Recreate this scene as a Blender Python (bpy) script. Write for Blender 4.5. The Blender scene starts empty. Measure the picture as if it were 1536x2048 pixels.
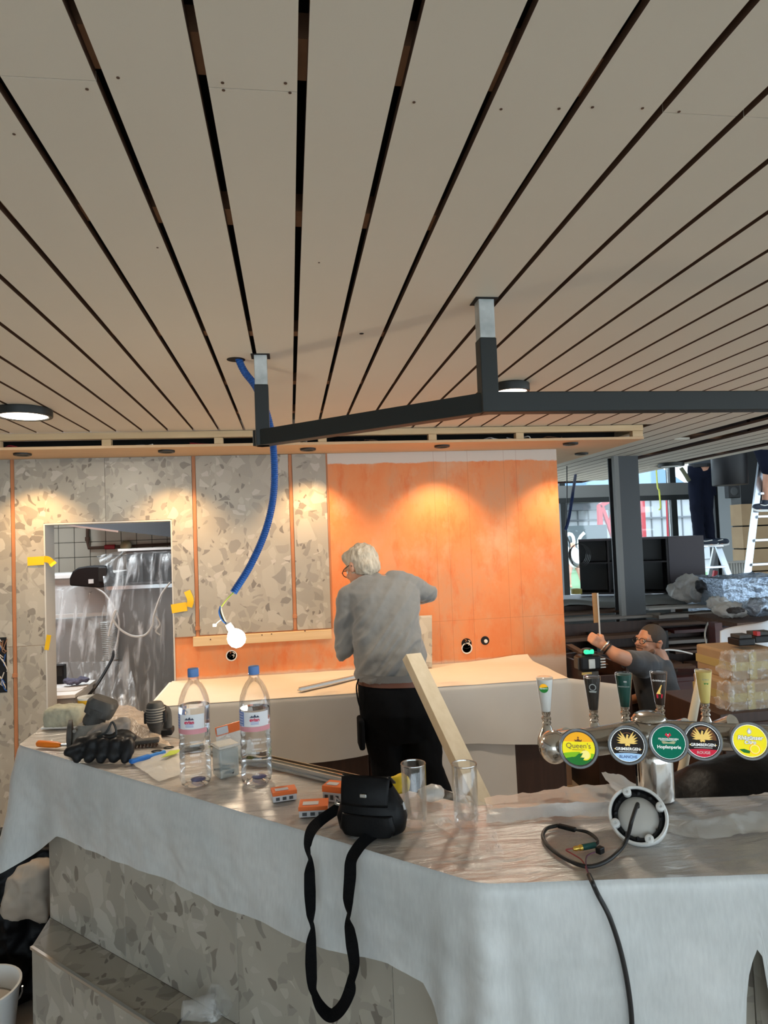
import bpy, bmesh, math, random
from mathutils import Vector, Matrix, Quaternion, noise
random.seed(7)
PI = math.pi
SC = bpy.context.scene
COL = SC.collection

# ------------------------------------------------------------------ camera
F, CX, CY, CAMH = 1340.0, 768.0, 1024.0, 1.75
def _basis():
    vy = Vector((581 - CX, 1085 - CY, F)).normalized()
    v2 = Vector((1581 - CX, 1085 - 37.6 - CY, F))
    up = vy.cross(v2).normalized()
    if up.y > 0: up = -up
    xx = vy.cross(up)
    if xx.x < 0: xx = -xx
    return xx, vy, up
_bx, _by, _bz = _basis()
cd = bpy.data.cameras.new('camera'); cam = bpy.data.objects.new('camera', cd); COL.objects.link(cam)
cd.sensor_fit = 'AUTO'; cd.sensor_width = 36.0; cd.lens = F * 36.0 / 2048.0; cd.clip_start = .05; cd.clip_end = 200
_r = Vector((_bx.x, _by.x, _bz.x)); _u = -Vector((_bx.y, _by.y, _bz.y)); _b = -Vector((_bx.z, _by.z, _bz.z))
cam.matrix_world = Matrix(((_r.x, _u.x, _b.x, 0), (_r.y, _u.y, _b.y, 0), (_r.z, _u.z, _b.z, CAMH), (0, 0, 0, 1)))
SC.camera = cam

# ------------------------------------------------------------------ world, exposure, large lights
w = bpy.data.worlds.new('sky'); SC.world = w; w.use_nodes = True
bg = w.node_tree.nodes['Background']
bg.inputs[0].default_value = (.74, .89, 1.0, 1); bg.inputs[1].default_value = 3.9
SC.view_settings.view_transform = 'Standard'; SC.view_settings.look = 'None'
SC.view_settings.exposure = 0.3; SC.view_settings.gamma = 1.0
try: SC.view_settings.use_curve_mapping = False
except Exception: pass
DISC_POWER, SPOT_POWER, BULB_POWER, KITCHEN_POWER = 14.0, 33.0, 4.0, 26.0
WARM = (1.0, .61, .27); NEUT = (1.0, .86, .68)

# ------------------------------------------------------------------ placing helpers: a point on a known plane of the room
def ray(x, y):
    d = Vector((x - CX, y - CY, F))
    return Vector((_bx.dot(d), _by.dot(d), _bz.dot(d)))
CAM0 = Vector((0, 0, CAMH))
def Zp(x, y, z): d = ray(x, y); return CAM0 + d * ((z - CAMH) / d.z)
def Yp(x, y, Y): d = ray(x, y); return CAM0 + d * (Y / d.y)
def Xp(x, y, X): d = ray(x, y); return CAM0 + d * (X / d.x)
def Pl(x, y, p, n): d = ray(x, y); return CAM0 + d * ((Vector(p) - CAM0).dot(n) / d.dot(n))

# ------------------------------------------------------------------ materials
MATS = {}
def mk(name, col, rough=.6, metal=0., col2=None, nscale=8., namt=1., bump=None, coat=0., trans=0., ior=1.45, emit=None, estr=0., alpha=1., sheen=0., spec=.5, stretch=None, detail=4.):
    if name in MATS: return MATS[name]
    m = bpy.data.materials.new(name); m.use_nodes = True; MATS[name] = m
    nt = m.node_tree; N = nt.nodes; L = nt.links; b = N['Principled BSDF']
    c4 = lambda c: (c[0], c[1], c[2], 1)
    b.inputs['Base Color'].default_value = c4(col)
    b.inputs['Roughness'].default_value = rough; b.inputs['Metallic'].default_value = metal
    b.inputs['Coat Weight'].default_value = coat; b.inputs['Coat Roughness'].default_value = .15
    b.inputs['Transmission Weight'].default_value = trans; b.inputs['IOR'].default_value = ior
    b.inputs['Alpha'].default_value = alpha; b.inputs['Specular IOR Level'].default_value = spec
    b.inputs['Sheen Weight'].default_value = sheen
    if emit: b.inputs['Emission Color'].default_value = c4(emit); b.inputs['Emission Strength'].default_value = estr
    tc = mp = None
    if col2 or bump:
        tc = N.new('ShaderNodeTexCoord'); mp = N.new('ShaderNodeMapping'); L.new(tc.outputs['Object'], mp.inputs[0])
        if stretch: mp.inputs['Scale'].default_value = stretch
    if col2:
        n = N.new('ShaderNodeTexNoise'); n.inputs['Scale'].default_value = nscale; n.inputs['Detail'].default_value = detail; L.new(mp.outputs[0], n.inputs[0])
        r = N.new('ShaderNodeValToRGB'); r.color_ramp.elements[0].position = .5 - .22 / max(namt, .01) * .9; r.color_ramp.elements[1].position = .5 + .22 / max(namt, .01) * .9
        r.color_ramp.elements[0].color = c4(col); r.color_ramp.elements[1].color = c4(col2)
        L.new(n.outputs[0], r.inputs[0]); L.new(r.outputs[0], b.inputs['Base Color'])
    if bump:
        n2 = N.new('ShaderNodeTexNoise'); n2.inputs['Scale'].default_value = bump[0]; n2.inputs['Detail'].default_value = 5; L.new(mp.outputs[0], n2.inputs[0])
        bp = N.new('ShaderNodeBump'); bp.inputs['Strength'].default_value = bump[1]; bp.inputs['Distance'].default_value = bump[2] if len(bump) > 2 else .01
        L.new(n2.outputs[0], bp.inputs['Height']); L.new(bp.outputs[0], b.inputs['Normal'])
    return m

def terrazzo(name, base, base2, chips, rough=.35, big=9.):
    """stone composite: layers of angular chips cut from 3-D cells"""
    m = bpy.data.materials.new(name); m.use_nodes = True; MATS[name] = m
    nt = m.node_tree; N = nt.nodes; L = nt.links; b = N['Principled BSDF']; b.inputs['Roughness'].default_value = rough
    g = N.new('ShaderNodeNewGeometry'); oi = N.new('ShaderNodeObjectInfo')
    mu = N.new('ShaderNodeVectorMath'); mu.operation = 'MULTIPLY_ADD'; mu.inputs[1].default_value = (1, 1, 1)
    sc = N.new('ShaderNodeVectorMath'); sc.operation = 'SCALE'; sc.inputs[0].default_value = (7, 3, 5)
    L.new(oi.outputs['Random'], sc.inputs['Scale']); L.new(g.outputs['Position'], mu.inputs[0]); L.new(sc.outputs[0], mu.inputs[2])
    nz = N.new('ShaderNodeTexNoise'); nz.inputs['Scale'].default_value = 6; L.new(mu.outputs[0], nz.inputs[0])
    dm = N.new('ShaderNodeVectorMath'); dm.operation = 'MULTIPLY_ADD'; dm.inputs[1].default_value = (.09, .09, .09)
    L.new(nz.outputs['Color'], dm.inputs[0]); L.new(mu.outputs[0], dm.inputs[2])
    rp = N.new('ShaderNodeValToRGB'); rp.color_ramp.elements[0].color = (*base, 1); rp.color_ramp.elements[1].color = (*base2, 1)
    rp.color_ramp.elements[0].position = .38; rp.color_ramp.elements[1].position = .62
    L.new(nz.outputs[0], rp.inputs[0]); cur = rp.outputs[0]
    for scale, gap, keep, cols, rot, st in chips:
        mp = N.new('ShaderNodeMapping'); mp.inputs['Rotation'].default_value = rot; mp.inputs['Scale'].default_value = st
        L.new(dm.outputs[0], mp.inputs[0])
        v = N.new('ShaderNodeTexVoronoi'); v.feature = 'F1'; v.inputs['Scale'].default_value = scale; v.inputs['Randomness'].default_value = 1; L.new(mp.outputs[0], v.inputs['Vector'])
        ve = N.new('ShaderNodeTexVoronoi'); ve.feature = 'DISTANCE_TO_EDGE'; ve.inputs['Scale'].default_value = scale; ve.inputs['Randomness'].default_value = 1; L.new(mp.outputs[0], ve.inputs['Vector'])
        sp = N.new('ShaderNodeSeparateColor'); L.new(v.outputs['Color'], sp.inputs[0])
        th = N.new('ShaderNodeMath'); th.operation = 'MULTIPLY_ADD'; th.inputs[1].default_value = gap * 1.6; th.inputs[2].default_value = gap * .35; L.new(sp.outputs[2], th.inputs[0])
        g1 = N.new('ShaderNodeMath'); g1.operation = 'GREATER_THAN'; L.new(ve.outputs['Distance'], g1.inputs[0]); L.new(th.outputs[0], g1.inputs[1])
        l1 = N.new('ShaderNodeMath'); l1.operation = 'LESS_THAN'; l1.inputs[1].default_value = keep; L.new(sp.outputs[0], l1.inputs[0])
        lt = N.new('ShaderNodeMath'); lt.operation = 'MULTIPLY'; L.new(g1.outputs[0], lt.inputs[0]); L.new(l1.outputs[0], lt.inputs[1])
        cr = N.new('ShaderNodeValToRGB'); cr.color_ramp.interpolation = 'CONSTANT'
        e = cr.color_ramp.elements; e[0].color = (*cols[0], 1); e[1].position = 1 / len(cols); e[1].color = (*cols[1], 1)
        for k in range(2, len(cols)): q = e.new(k / len(cols)); q.color = (*cols[k], 1)
        L.new(sp.outputs[1], cr.inputs[0])
        mx = N.new('ShaderNodeMix'); mx.data_type = 'RGBA'; L.new(lt.outputs[0], mx.inputs['Factor']); L.new(cur, mx.inputs['A']); L.new(cr.outputs[0], mx.inputs['B'])
        cur = mx.outputs['Result']
    L.new(cur, b.inputs['Base Color'])
    return m

CH = [(36., .10, .30, [(0.216, 0.193, 0.161), (0.433, 0.406, 0.340), (0.292, 0.268, 0.227), (0.188, 0.165, 0.137)], (.5, .2, 1.), (1, 1, .6)),
      (8., .12, .6, [(0.404, 0.372, 0.312), (0.325, 0.298, 0.248), (0.376, 0.344, 0.289), (0.442, 0.410, 0.350), (0.343, 0.316, 0.265)], (0.282, 0.471, 0.189), (1, 1, .62)),
      (13., .11, .45, [(0.475, 0.443, 0.379), (0.292, 0.268, 0.227), (0.433, 0.401, 0.340), (0.315, 0.288, 0.242), (0.268, 0.245, 0.207)], (.9, .1, .7), (1, .65, 1)),
      (27., .09, .14, [(0.470, 0.433, 0.379), (0.226, 0.203, 0.170), (0.320, 0.293, 0.246)], (.2, 1.1, .4), (.6, 1, 1))]
M_TER = terrazzo('terrazzo', (0.362, 0.330, 0.274), (0.395, 0.363, 0.303), CH, .36)
M_CEIL = mk('ceiling_paint', (.70, .66, .575), .7, col2=(.73, .69, .605), nscale=2.5, namt=.8)
M_MDF = mk('brown_fibreboard_edge', (.10, .055, .035), .8)
M_DECK = mk('black_roof_deck', (.012, .011, .010), .9)
M_BATTEN = mk('rough_batten', (.30, .16, .09), .8, col2=(.22, .11, .06), nscale=12)
def wood(name, a, b_, rough=.6, ax=(1, 14, 14), sc=3.):
    return mk(name, a, rough, col2=b_, nscale=sc, stretch=ax, namt=.9, bump=(sc * 3, .08, .004))
M_PINE = wood('pine', (.70, .52, .31), (.61, .43, .24))
M_PINEY = wood('pine_upright', (.60, .52, .39), (.53, .45, .32), ax=(10, 10, 1))
M_PLY = wood('plywood', (.72, .50, .30), (.64, .43, .25))
M_DWOOD = wood('dark_wood_veneer', (.055, .026, .018), (.035, .017, .012), .5, ax=(12, 12, 1))
M_RWOOD = wood('dark_red_wood', (.075, .018, .016), (.05, .012, .012), .45, ax=(1, 10, 10))
M_OLDP = wood('old_brown_plank', (.13, .075, .05), (.08, .045, .03), .7)
M_GREYP = wood('grey_plank', (.26, .24, .22), (.20, .18, .165), .7)
M_BLK = mk('black_metal', (.016, .018, .018), .42)
M_FRAME = mk('anthracite_steel', (.012, .015, .0145), .5, bump=(60, .03))
M_BLKP = mk('black_plastic', (.007, .007, .008), .45, spec=.35)
M_BLKL = mk('black_leather', (.003, .003, .0035), .42, spec=.2, bump=(70, .25, .003))
M_STRAP = mk('black_webbing', (.003, .003, .0035), .9, spec=.15, bump=(260, .3, .002))
M_GALV = mk('galvanised', (.62, .64, .62), .45, .35, col2=(.34, .36, .35), nscale=14)
M_STEEL = mk('grey_steel', (.055, .060, .066), .5, .1)
M_STAIN = mk('stainless', (.55, .56, .56), .28, .9)
M_ALU = mk('aluminium', (.55, .60, .66), .32, .85)
M_CHROME = mk('polished_steel', (.66, .63, .59), .13, 1.)
M_CHROME2 = mk('satin_steel', (.50, .475, .44), .2, 1.)
M_BEZEL = mk('dark_bezel', (.10, .10, .10), .35, .7)
M_COPPER = mk('orange_lath', (.50, .20, .085), .5, col2=(.34, .14, .06), nscale=6, stretch=(6, 6, 1))
M_WHITE = mk('white_paint', (.78, .77, .74), .5)
M_PLAST = mk('white_plastic', (.74, .74, .72), .38)
M_FRAMEW = mk('grey_white_lining', (.55, .54, .51), .5)
M_YTAPE = mk('yellow_tape', (.85, .50, .01), .45)
M_BLUE = mk('blue_conduit', (.008, .082, .33), .45)
M_PAPER = mk('white_paper', (.62, .585, .535), .85, col2=(.585, .55, .505), nscale=4, bump=(5, .25, .01))
M_SHIRT1 = mk('grey_knit', (.20, .20, .196), .95, sheen=.3, bump=(180, .25, .002))
M_TROU = mk('black_work_trousers', (.004, .0045, .0055), .95, spec=.1, bump=(90, .2, .002))
M_NAVY = mk('navy_trousers', (.006, .008, .018), .9, spec=.15)
M_SHIRT2 = mk('slate_tshirt', (.060, .068, .080), .95, sheen=.2)
M_SKIN = mk('skin', (.60, .32, .21), .55, col2=(.52, .25, .16), nscale=10)
M_HAIR = mk('white_hair', (.64, .57, .46), .75, col2=(.40, .35, .28), nscale=60, stretch=(1, 1, .25), bump=(110, .9, .006))
M_DHAIR = mk('dark_cropped_hair', (.06, .05, .045), .85, bump=(150, .5, .003))
M_TILE = mk('cream_tile', (.62, .61, .52), .25)
M_GROUT = mk('dark_grout', (.10, .10, .085), .9)
M_RED = mk('red_paint', (.40, .03, .04), .5)
M_FACADE = mk('white_cladding', (.40, .41, .42), .6)
M_CARD = mk('cardboard', (.36, .25, .14), .8, col2=(.32, .215, .12), nscale=5)
M_BROWNT = mk('brown_parcel_tape', (.42, .33, .13), .35)
M_GRASS = mk('pitch', (.08, .18, .07), .9, col2=(.13, .23, .11), nscale=3)
M_TARMAC = mk('outdoor_ground', (.26, .26, .255), .9)
M_RUBBER = mk('black_cable', (.014, .013, .013), .5)
M_ORANGE = mk('orange_plastic', (.85, .20, .01), .4)
M_GREEN = mk('green_lcd', (.0, .5, .2), .4, emit=(.05, .9, .45), estr=.8)
M_DUSTY = mk('dusty_grey_metal', (.17, .16, .145), .7, 0., col2=(.27, .25, .22), nscale=30)
M_DUSTYB = mk('dusty_black', (.035, .034, .033), .65, col2=(.075, .07, .064), nscale=22)
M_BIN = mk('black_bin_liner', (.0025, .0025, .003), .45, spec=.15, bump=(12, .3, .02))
M_FLOOR = wood('dusty_floor_boards', (.50, .42, .33), (.43, .355, .275), .55, ax=(1, 8, 1), sc=2.)

def film(name, col=(.85, .86, .86), alpha=.35, rough=.18, bsc=22, bst=.7):
    m = mk(name, col, rough, alpha=alpha, bump=(bsc, bst, .02), spec=.9)
    return m
M_FILM = film('clear_film', alpha=.22, rough=.16)
M_FILM2 = film('milky_film', (.80, .80, .78), .55, .3, 14, .6)
M_FILM3 = film('kitchen_film', (.80, .82, .82), .13, .18, 7, .6)
def streak(m, st, lo, hi):
    N = m.node_tree.nodes; L = m.node_tree.links; tc = N.new('ShaderNodeTexCoord'); mp = N.new('ShaderNodeMapping'); mp.inputs['Scale'].default_value = st
    n = N.new('ShaderNodeTexNoise'); n.inputs['Scale'].default_value = 1; n.inputs['Detail'].default_value = 4; n.inputs['Distortion'].default_value = .6
    r = N.new('ShaderNodeMapRange'); r.inputs['From Min'].default_value = .5; r.inputs['From Max'].default_value = .75; r.inputs['To Min'].default_value = lo; r.inputs['To Max'].default_value = hi
    L.new(tc.outputs['Object'], mp.inputs[0]); L.new(mp.outputs[0], n.inputs[0]); L.new(n.outputs[0], r.inputs[0]); L.new(r.outputs[0], N['Principled BSDF'].inputs['Alpha'])
streak(M_FILM3, (16, 5, 2.5), .07, .75); streak(M_FILM, (30, 12, 24), .12, .6)

def glassy(name, tint, gl=.12, refr=0.0):
    m = bpy.data.materials.new(name); m.use_nodes = True; MATS[name] = m
    nt = m.node_tree; N = nt.nodes; L = nt.links; N.remove(N['Principled BSDF']); o = N['Material Output']
    t = N.new('ShaderNodeBsdfTransparent'); t.inputs[0].default_value = (*tint, 1)
    g = N.new('ShaderNodeBsdfGlossy'); g.inputs['Roughness'].default_value = .06; g.inputs[0].default_value = (1, 1, 1, 1)
    f = N.new('ShaderNodeFresnel'); f.inputs['IOR'].default_value = 1.45
    a = N.new('ShaderNodeMath'); a.operation = 'MULTIPLY_ADD'; a.inputs[1].default_value = .5; a.inputs[2].default_value = gl; L.new(f.outputs[0], a.inputs[0])
    x = N.new('ShaderNodeMixShader'); L.new(a.outputs[0], x.inputs[0]); L.new(t.outputs[0], x.inputs[1]); L.new(g.outputs[0], x.inputs[2]); L.new(x.outputs[0], o.inputs[0])
    return m
M_PET = glassy('clear_bottle_plastic', (.985, .99, .995), .03)
M_GLASS = glassy('drinking_glass', (.975, .975, .97), .03)
M_PANE = glassy('window_glass', (.96, .98, .99), .02)
M_WATER = mk('water', (.97, .985, 1.), .02, trans=1., ior=1.09)

def cloth_mat(top=False):
    """fleece drop cloth with a plastic skin: white, softly glossy, fine fibres"""
    m = bpy.data.materials.new('crinkled_film' if top else 'coated_drop_cloth'); m.use_nodes = True; MATS['cloth'] = m
    nt = m.node_tree; N = nt.nodes; L = nt.links; b = N['Principled BSDF']
    tc = N.new('ShaderNodeTexCoord')
    n = N.new('ShaderNodeTexNoise'); n.inputs['Scale'].default_value = 5; n.inputs['Detail'].default_value = 6; L.new(tc.outputs['Object'], n.inputs[0])
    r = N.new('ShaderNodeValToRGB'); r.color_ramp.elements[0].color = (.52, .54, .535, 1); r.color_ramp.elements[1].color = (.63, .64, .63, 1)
    if top: r.color_ramp.elements[0].color = (.36, .335, .31, 1); r.color_ramp.elements[1].color = (.46, .435, .405, 1)  # darker brown base on top stands in for the ceiling's reflection
    r.color_ramp.elements[0].position = .35; r.color_ramp.elements[1].position = .65
    L.new(n.outputs[0], r.inputs[0]); L.new(r.outputs[0], b.inputs['Base Color'])
    fm = N.new('ShaderNodeMapping'); fm.inputs['Scale'].default_value = (70, 70, 14); L.new(tc.outputs['Object'], fm.inputs[0])
    fn = N.new('ShaderNodeTexNoise'); fn.inputs['Scale'].default_value = 2.2; fn.inputs['Detail'].default_value = 4; L.new(fm.outputs[0], fn.inputs[0])
    fr = N.new('ShaderNodeValToRGB'); fr.color_ramp.elements[0].position = .3; fr.color_ramp.elements[1].position = .7; fr.color_ramp.elements[0].color = (.94, .94, .945, 1); fr.color_ramp.elements[1].color = (1.04, 1.04, 1.04, 1); L.new(fn.outputs[0], fr.inputs[0])
    fx = N.new('ShaderNodeMix'); fx.data_type = 'RGBA'; fx.blend_type = 'MULTIPLY'; fx.inputs['Factor'].default_value = 1; L.new(r.outputs[0], fx.inputs['A']); L.new(fr.outputs[0], fx.inputs['B']); L.new(fx.outputs['Result'], b.inputs['Base Color'])
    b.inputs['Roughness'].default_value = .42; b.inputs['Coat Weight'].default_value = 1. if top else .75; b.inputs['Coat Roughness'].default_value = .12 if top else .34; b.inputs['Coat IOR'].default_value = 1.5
    n1 = N.new('ShaderNodeTexNoise'); n1.inputs['Scale'].default_value = 1 if top else 6; n1.inputs['Detail'].default_value = 5 if top else 3; n1.inputs['Distortion'].default_value = .5 if top else .2
    m1 = N.new('ShaderNodeMapping'); m1.inputs['Scale'].default_value = (9, 38, 20) if top else (1, 1, 1); m1.inputs['Rotation'].default_value = (0, 0, .5) if top else (0, 0, 0); L.new(tc.outputs['Object'], m1.inputs[0]); L.new(m1.outputs[0], n1.inputs[0])
    mp = N.new('ShaderNodeMapping'); mp.inputs['Scale'].default_value = (120, 120, 30); L.new(tc.outputs['Object'], mp.inputs[0])
    n2 = N.new('ShaderNodeTexNoise'); n2.inputs['Scale'].default_value = 3; n2.inputs['Detail'].default_value = 3; L.new(mp.outputs[0], n2.inputs[0])
    b1 = N.new('ShaderNodeBump'); b1.inputs['Strength'].default_value = .5 if top else .22; b1.inputs['Distance'].default_value = .02; L.new(n1.outputs[0], b1.inputs['Height'])
    b2 = N.new('ShaderNodeBump'); b2.inputs['Strength'].default_value = .28 if top else .6; b2.inputs['Distance'].default_value = .004; L.new(n2.outputs[0], b2.inputs['Height']); L.new(b1.outputs[0], b2.inputs['Normal'])
    L.new(b2.outputs[0], b.inputs['Coat Normal']); L.new(b1.outputs[0], b.inputs['Normal'])
    return m
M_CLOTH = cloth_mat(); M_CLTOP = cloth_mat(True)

def orange_mat():
    m = bpy.data.materials.new('orange_primer'); m.use_nodes = True
    nt = m.node_tree; N = nt.nodes; L = nt.links; b = N['Principled BSDF']; b.inputs['Roughness'].default_value = .7
    g = N.new('ShaderNodeNewGeometry'); sx = N.new('ShaderNodeSeparateXYZ'); L.new(g.outputs['Position'], sx.inputs[0])
    def nz(scale, st, det=5):
        mp = N.new('ShaderNodeMapping'); mp.inputs['Scale'].default_value = st; L.new(g.outputs['Position'], mp.inputs[0])
        n = N.new('ShaderNodeTexNoise'); n.inputs['Scale'].default_value = scale; n.inputs['Detail'].default_value = det; n.inputs['Roughness'].default_value = .65; L.new(mp.outputs[0], n.inputs[0]); return n.outputs[0]
    def ramp(src, stops):
        r = N.new('ShaderNodeValToRGB'); e = r.color_ramp.elements
        e[0].position, e[0].color = stops[0][0], (*stops[0][1], 1); e[1].position, e[1].color = stops[1][0], (*stops[1][1], 1)
        for p, c in stops[2:]: q = e.new(p); q.color = (*c, 1)
        L.new(src, r.inputs[0]); return r.outputs[0]
    def mix(f, a, c):
        x = N.new('ShaderNodeMix'); x.data_type = 'RGBA'; L.new(f, x.inputs['Factor'])
        for s, k in ((a, 'A'), (c, 'B')):
            if isinstance(s, tuple): x.inputs[k].default_value = (*s, 1)
            else: L.new(s, x.inputs[k])
        return x.outputs['Result']
    base = ramp(nz(2.0, (1.3, 1, .9)), [(.36, (.72, .215, .066)), (.64, (.63, .285, .14)), (.5, (.72, .26, .097))])
    streak = ramp(nz(4, (2.6, 1, .9), 6), [(.52, (0, 0, 0)), (.68, (.85, .85, .85))])
    c = mix(streak, base, (.68, .17, .044))
    pale = ramp(nz(3.1, (1, 1, .7), 6), [(.54, (0, 0, 0)), (.74, (.9, .9, .9))])
    c = mix(pale, c, (.66, .39, .235))
    # unprimed plaster along the top and the foot of the wall
    def edge(expr_scale, off, lo, hi, noise_amt):
        a = N.new('ShaderNodeMath'); a.operation = 'MULTIPLY_ADD'; a.inputs[1].default_value = expr_scale; a.inputs[2].default_value = off; L.new(sx.outputs[2], a.inputs[0])
        n = N.new('ShaderNodeMath'); n.operation = 'MULTIPLY_ADD'; n.inputs[1].default_value = noise_amt; L.new(nz(9, (1, 1, 2)), n.inputs[0]); L.new(a.outputs[0], n.inputs[2])
        return ramp(n.outputs[0], [(lo, (0, 0, 0)), (hi, (1, 1, 1))])
    c = mix(edge(10, -22.45, .42, .5, .5), c, (.62, .56, .50))
    c = mix(edge(-10, 9.3, .45, .75, .6), c, (.66, .50, .40))
    # pencil marks where the panel joints will come
    for x0, axis in ((.99, 0), (1.08, 0), (1.23, 0), (1.49, 0), (1.58, 0), (1.175, 2)):
        d = N.new('ShaderNodeMath'); d.operation = 'SUBTRACT'; d.inputs[1].default_value = x0; L.new(sx.outputs[axis], d.inputs[0])
        a = N.new('ShaderNodeMath'); a.operation = 'ABSOLUTE'; L.new(d.outputs[0], a.inputs[0])
        l = N.new('ShaderNodeMath'); l.operation = 'LESS_THAN'; l.inputs[1].default_value = .0018; L.new(a.outputs[0], l.inputs[0])
        k = N.new('ShaderNodeMath'); k.operation = 'MULTIPLY'; k.inputs[1].default_value = .32; L.new(l.outputs[0], k.inputs[0])
        c = mix(k.outputs[0], c, (.30, .10, .04))
    L.new(c, b.inputs['Base Color'])
    return m
M_ORW = orange_mat()

# ------------------------------------------------------------------ mesh helpers
def cat(pts, n=8, closed=False):
    """Catmull-Rom through the points"""
    P = [Vector(p) for p in pts]; out = []
    m = len(P)
    for i in range(m if closed else m - 1):
        p0 = P[(i - 1) % m] if closed or i > 0 else P[0] * 2 - P[1]
        p1 = P[i]; p2 = P[(i + 1) % m]
        p3 = P[(i + 2) % m] if closed or i + 2 < m else P[-1] * 2 - P[-2]
        for k in range(n):
            t = k / n
            out.append(.5 * ((2 * p1) + (p2 - p0) * t + (2 * p0 - 5 * p1 + 4 * p2 - p3) * t * t + (3 * p1 - p0 - 3 * p2 + p3) * t ** 3))
    if not closed: out.append(P[-1])
    return out
def lerp(a, b, t): return a + (b - a) * t
def interp(xs, ys, x):
    if x <= xs[0]: return ys[0]
    for i in range(len(xs) - 1):
        if x <= xs[i + 1]: return lerp(ys[i], ys[i + 1], (x - xs[i]) / (xs[i + 1] - xs[i]))
    return ys[-1]
WM = {}
class MB:
    def __init__(s): s.v = []; s.f = []; s.m = []
    def add(s, vs, fs, mi=0):
        o = len(s.v); s.v += [Vector(v) for v in vs]; s.f += [tuple(i + o for i in f) for f in fs]; s.m += [mi] * len(fs); return s
    def box(s, c, size, rz=0, mi=0, M=None):
        hx, hy, hz = [q / 2 for q in size]
        vs = [Vector((x, y, z)) for x in (-hx, hx) for y in (-hy, hy) for z in (-hz, hz)]
        R = M if M is not None else Matrix.Rotation(rz, 3, 'Z')
        vs = [R @ v + Vector(c) for v in vs]
        return s.add(vs, [(0, 1, 3, 2), (4, 6, 7, 5), (0, 4, 5, 1), (2, 3, 7, 6), (0, 2, 6, 4), (1, 5, 7, 3)], mi)
    def bx(s, x0, x1, y0, y1, z0, z1, mi=0): return s.box(((x0 + x1) / 2, (y0 + y1) / 2, (z0 + z1) / 2), (x1 - x0, y1 - y0, z1 - z0), mi=mi)
    def beam(s, a, b, w, h, up=(0, 0, 1), mi=0):
        a = Vector(a); b = Vector(b); d = (b - a); L_ = d.length; d.normalize()
        sd = d.cross(Vector(up)).normalized(); u = sd.cross(d).normalized()
        R = Matrix((sd, d, u)).transposed()
        return s.box((a + b) / 2, (w, L_, h), mi=mi, M=R)
    def prism(s, poly, z0, z1, mi=0, M=None):
        n = len(poly); T = (lambda v: M @ Vector(v)) if M is not None else Vector
        vs = [T((p[0], p[1], z0)) for p in poly] + [T((p[0], p[1], z1)) for p in poly]
        fs = [tuple(range(n - 1, -1, -1)), tuple(range(n, 2 * n))] + [(i, (i + 1) % n, (i + 1) % n + n, i + n) for i in range(n)]
        return s.add(vs, fs, mi)
    def loft(s, rings, mi=0, closed=True, caps=True):
        n = len(rings[0]); vs = [p for r in rings for p in r]; fs = []
        for i in range(len(rings) - 1):
            for j in range(n if closed else n - 1):
                k = (j + 1) % n; fs.append((i * n + j, i * n + k, (i + 1) * n + k, (i + 1) * n + j))
        if caps and closed:
            fs.append(tuple(range(n - 1, -1, -1))); fs.append(tuple((len(rings) - 1) * n + j for j in range(n)))
        return s.add(vs, fs, mi)
    def tube(s, pts, r, n=8, mi=0, flat=1.):
        P = [Vector(p) for p in pts]; rings = []
        t0 = (P[1] - P[0]).normalized(); a = t0.orthogonal().normalized()
        for i, p in enumerate(P):
            t = (P[min(i + 1, len(P) - 1)] - P[max(i - 1, 0)]).normalized()
            a = (a - t * a.dot(t)).normalized(); b = t.cross(a)
            rr = r[i] if isinstance(r, (list, tuple)) else r
            rings.append([p + (a * math.cos(2 * PI * k / n) + b * flat * math.sin(2 * PI * k / n)) * rr for k in range(n)])
        return s.loft(rings, mi)
    def lathe(s, prof, n=24, c=(0, 0, 0), axis=(0, 0, 1), mi=0, caps=True):
        q = Vector((0, 0, 1)).rotation_difference(Vector(axis).normalized()); c = Vector(c)
        rings = [[c + q @ Vector((r * math.cos(2 * PI * k / n), r * math.sin(2 * PI * k / n), h)) for k in range(n)] for r, h in prof]
        return s.loft(rings, mi, caps=caps)
    def sph(s, c, r, nu=14, nv=9, mi=0, R=None):
        r = (r, r, r) if not isinstance(r, (tuple, list)) else r; c = Vector(c); rings = []
        for i in range(nv + 1):
            th = PI * min(max(i / nv, .02), .98)
            ring = [Vector((r[0] * math.sin(th) * math.cos(2 * PI * k / nu), r[1] * math.sin(th) * math.sin(2 * PI * k / nu), -r[2] * math.cos(th))) for k in range(nu)]
            rings.append([c + ((R @ p) if R is not None else p) for p in ring])
        return s.loft(rings, mi)
    def cap(s, a, b, ra, rb, n=12):
        """tapered limb segment with round ends"""
        a = Vector(a); b = Vector(b); d = (b - a).normalized(); pts = []; rs = []
        for k in range(5): t = k / 4 * PI / 2; pts.append(a - d * ra * math.cos(t)); rs.append(max(ra * math.sin(t), ra * .12))
        for k in range(1, 5): t = k / 5; pts.append(a.lerp(b, t)); rs.append(lerp(ra, rb, t))
        for k in range(5): t = k / 4 * PI / 2; pts.append(b + d * rb * math.sin(t)); rs.append(max(rb * math.cos(t), rb * .12))
        return s.tube(pts, rs, n)
    def grid(s, fn, nu, nv, mi=0):
        vs = [fn(i / nu, j / nv) for j in range(nv + 1) for i in range(nu + 1)]
        fs = [(j * (nu + 1) + i, j * (nu + 1) + i + 1, (j + 1) * (nu + 1) + i + 1, (j + 1) * (nu + 1) + i) for j in range(nv) for i in range(nu)]
        return s.add(vs, fs, mi)
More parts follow.
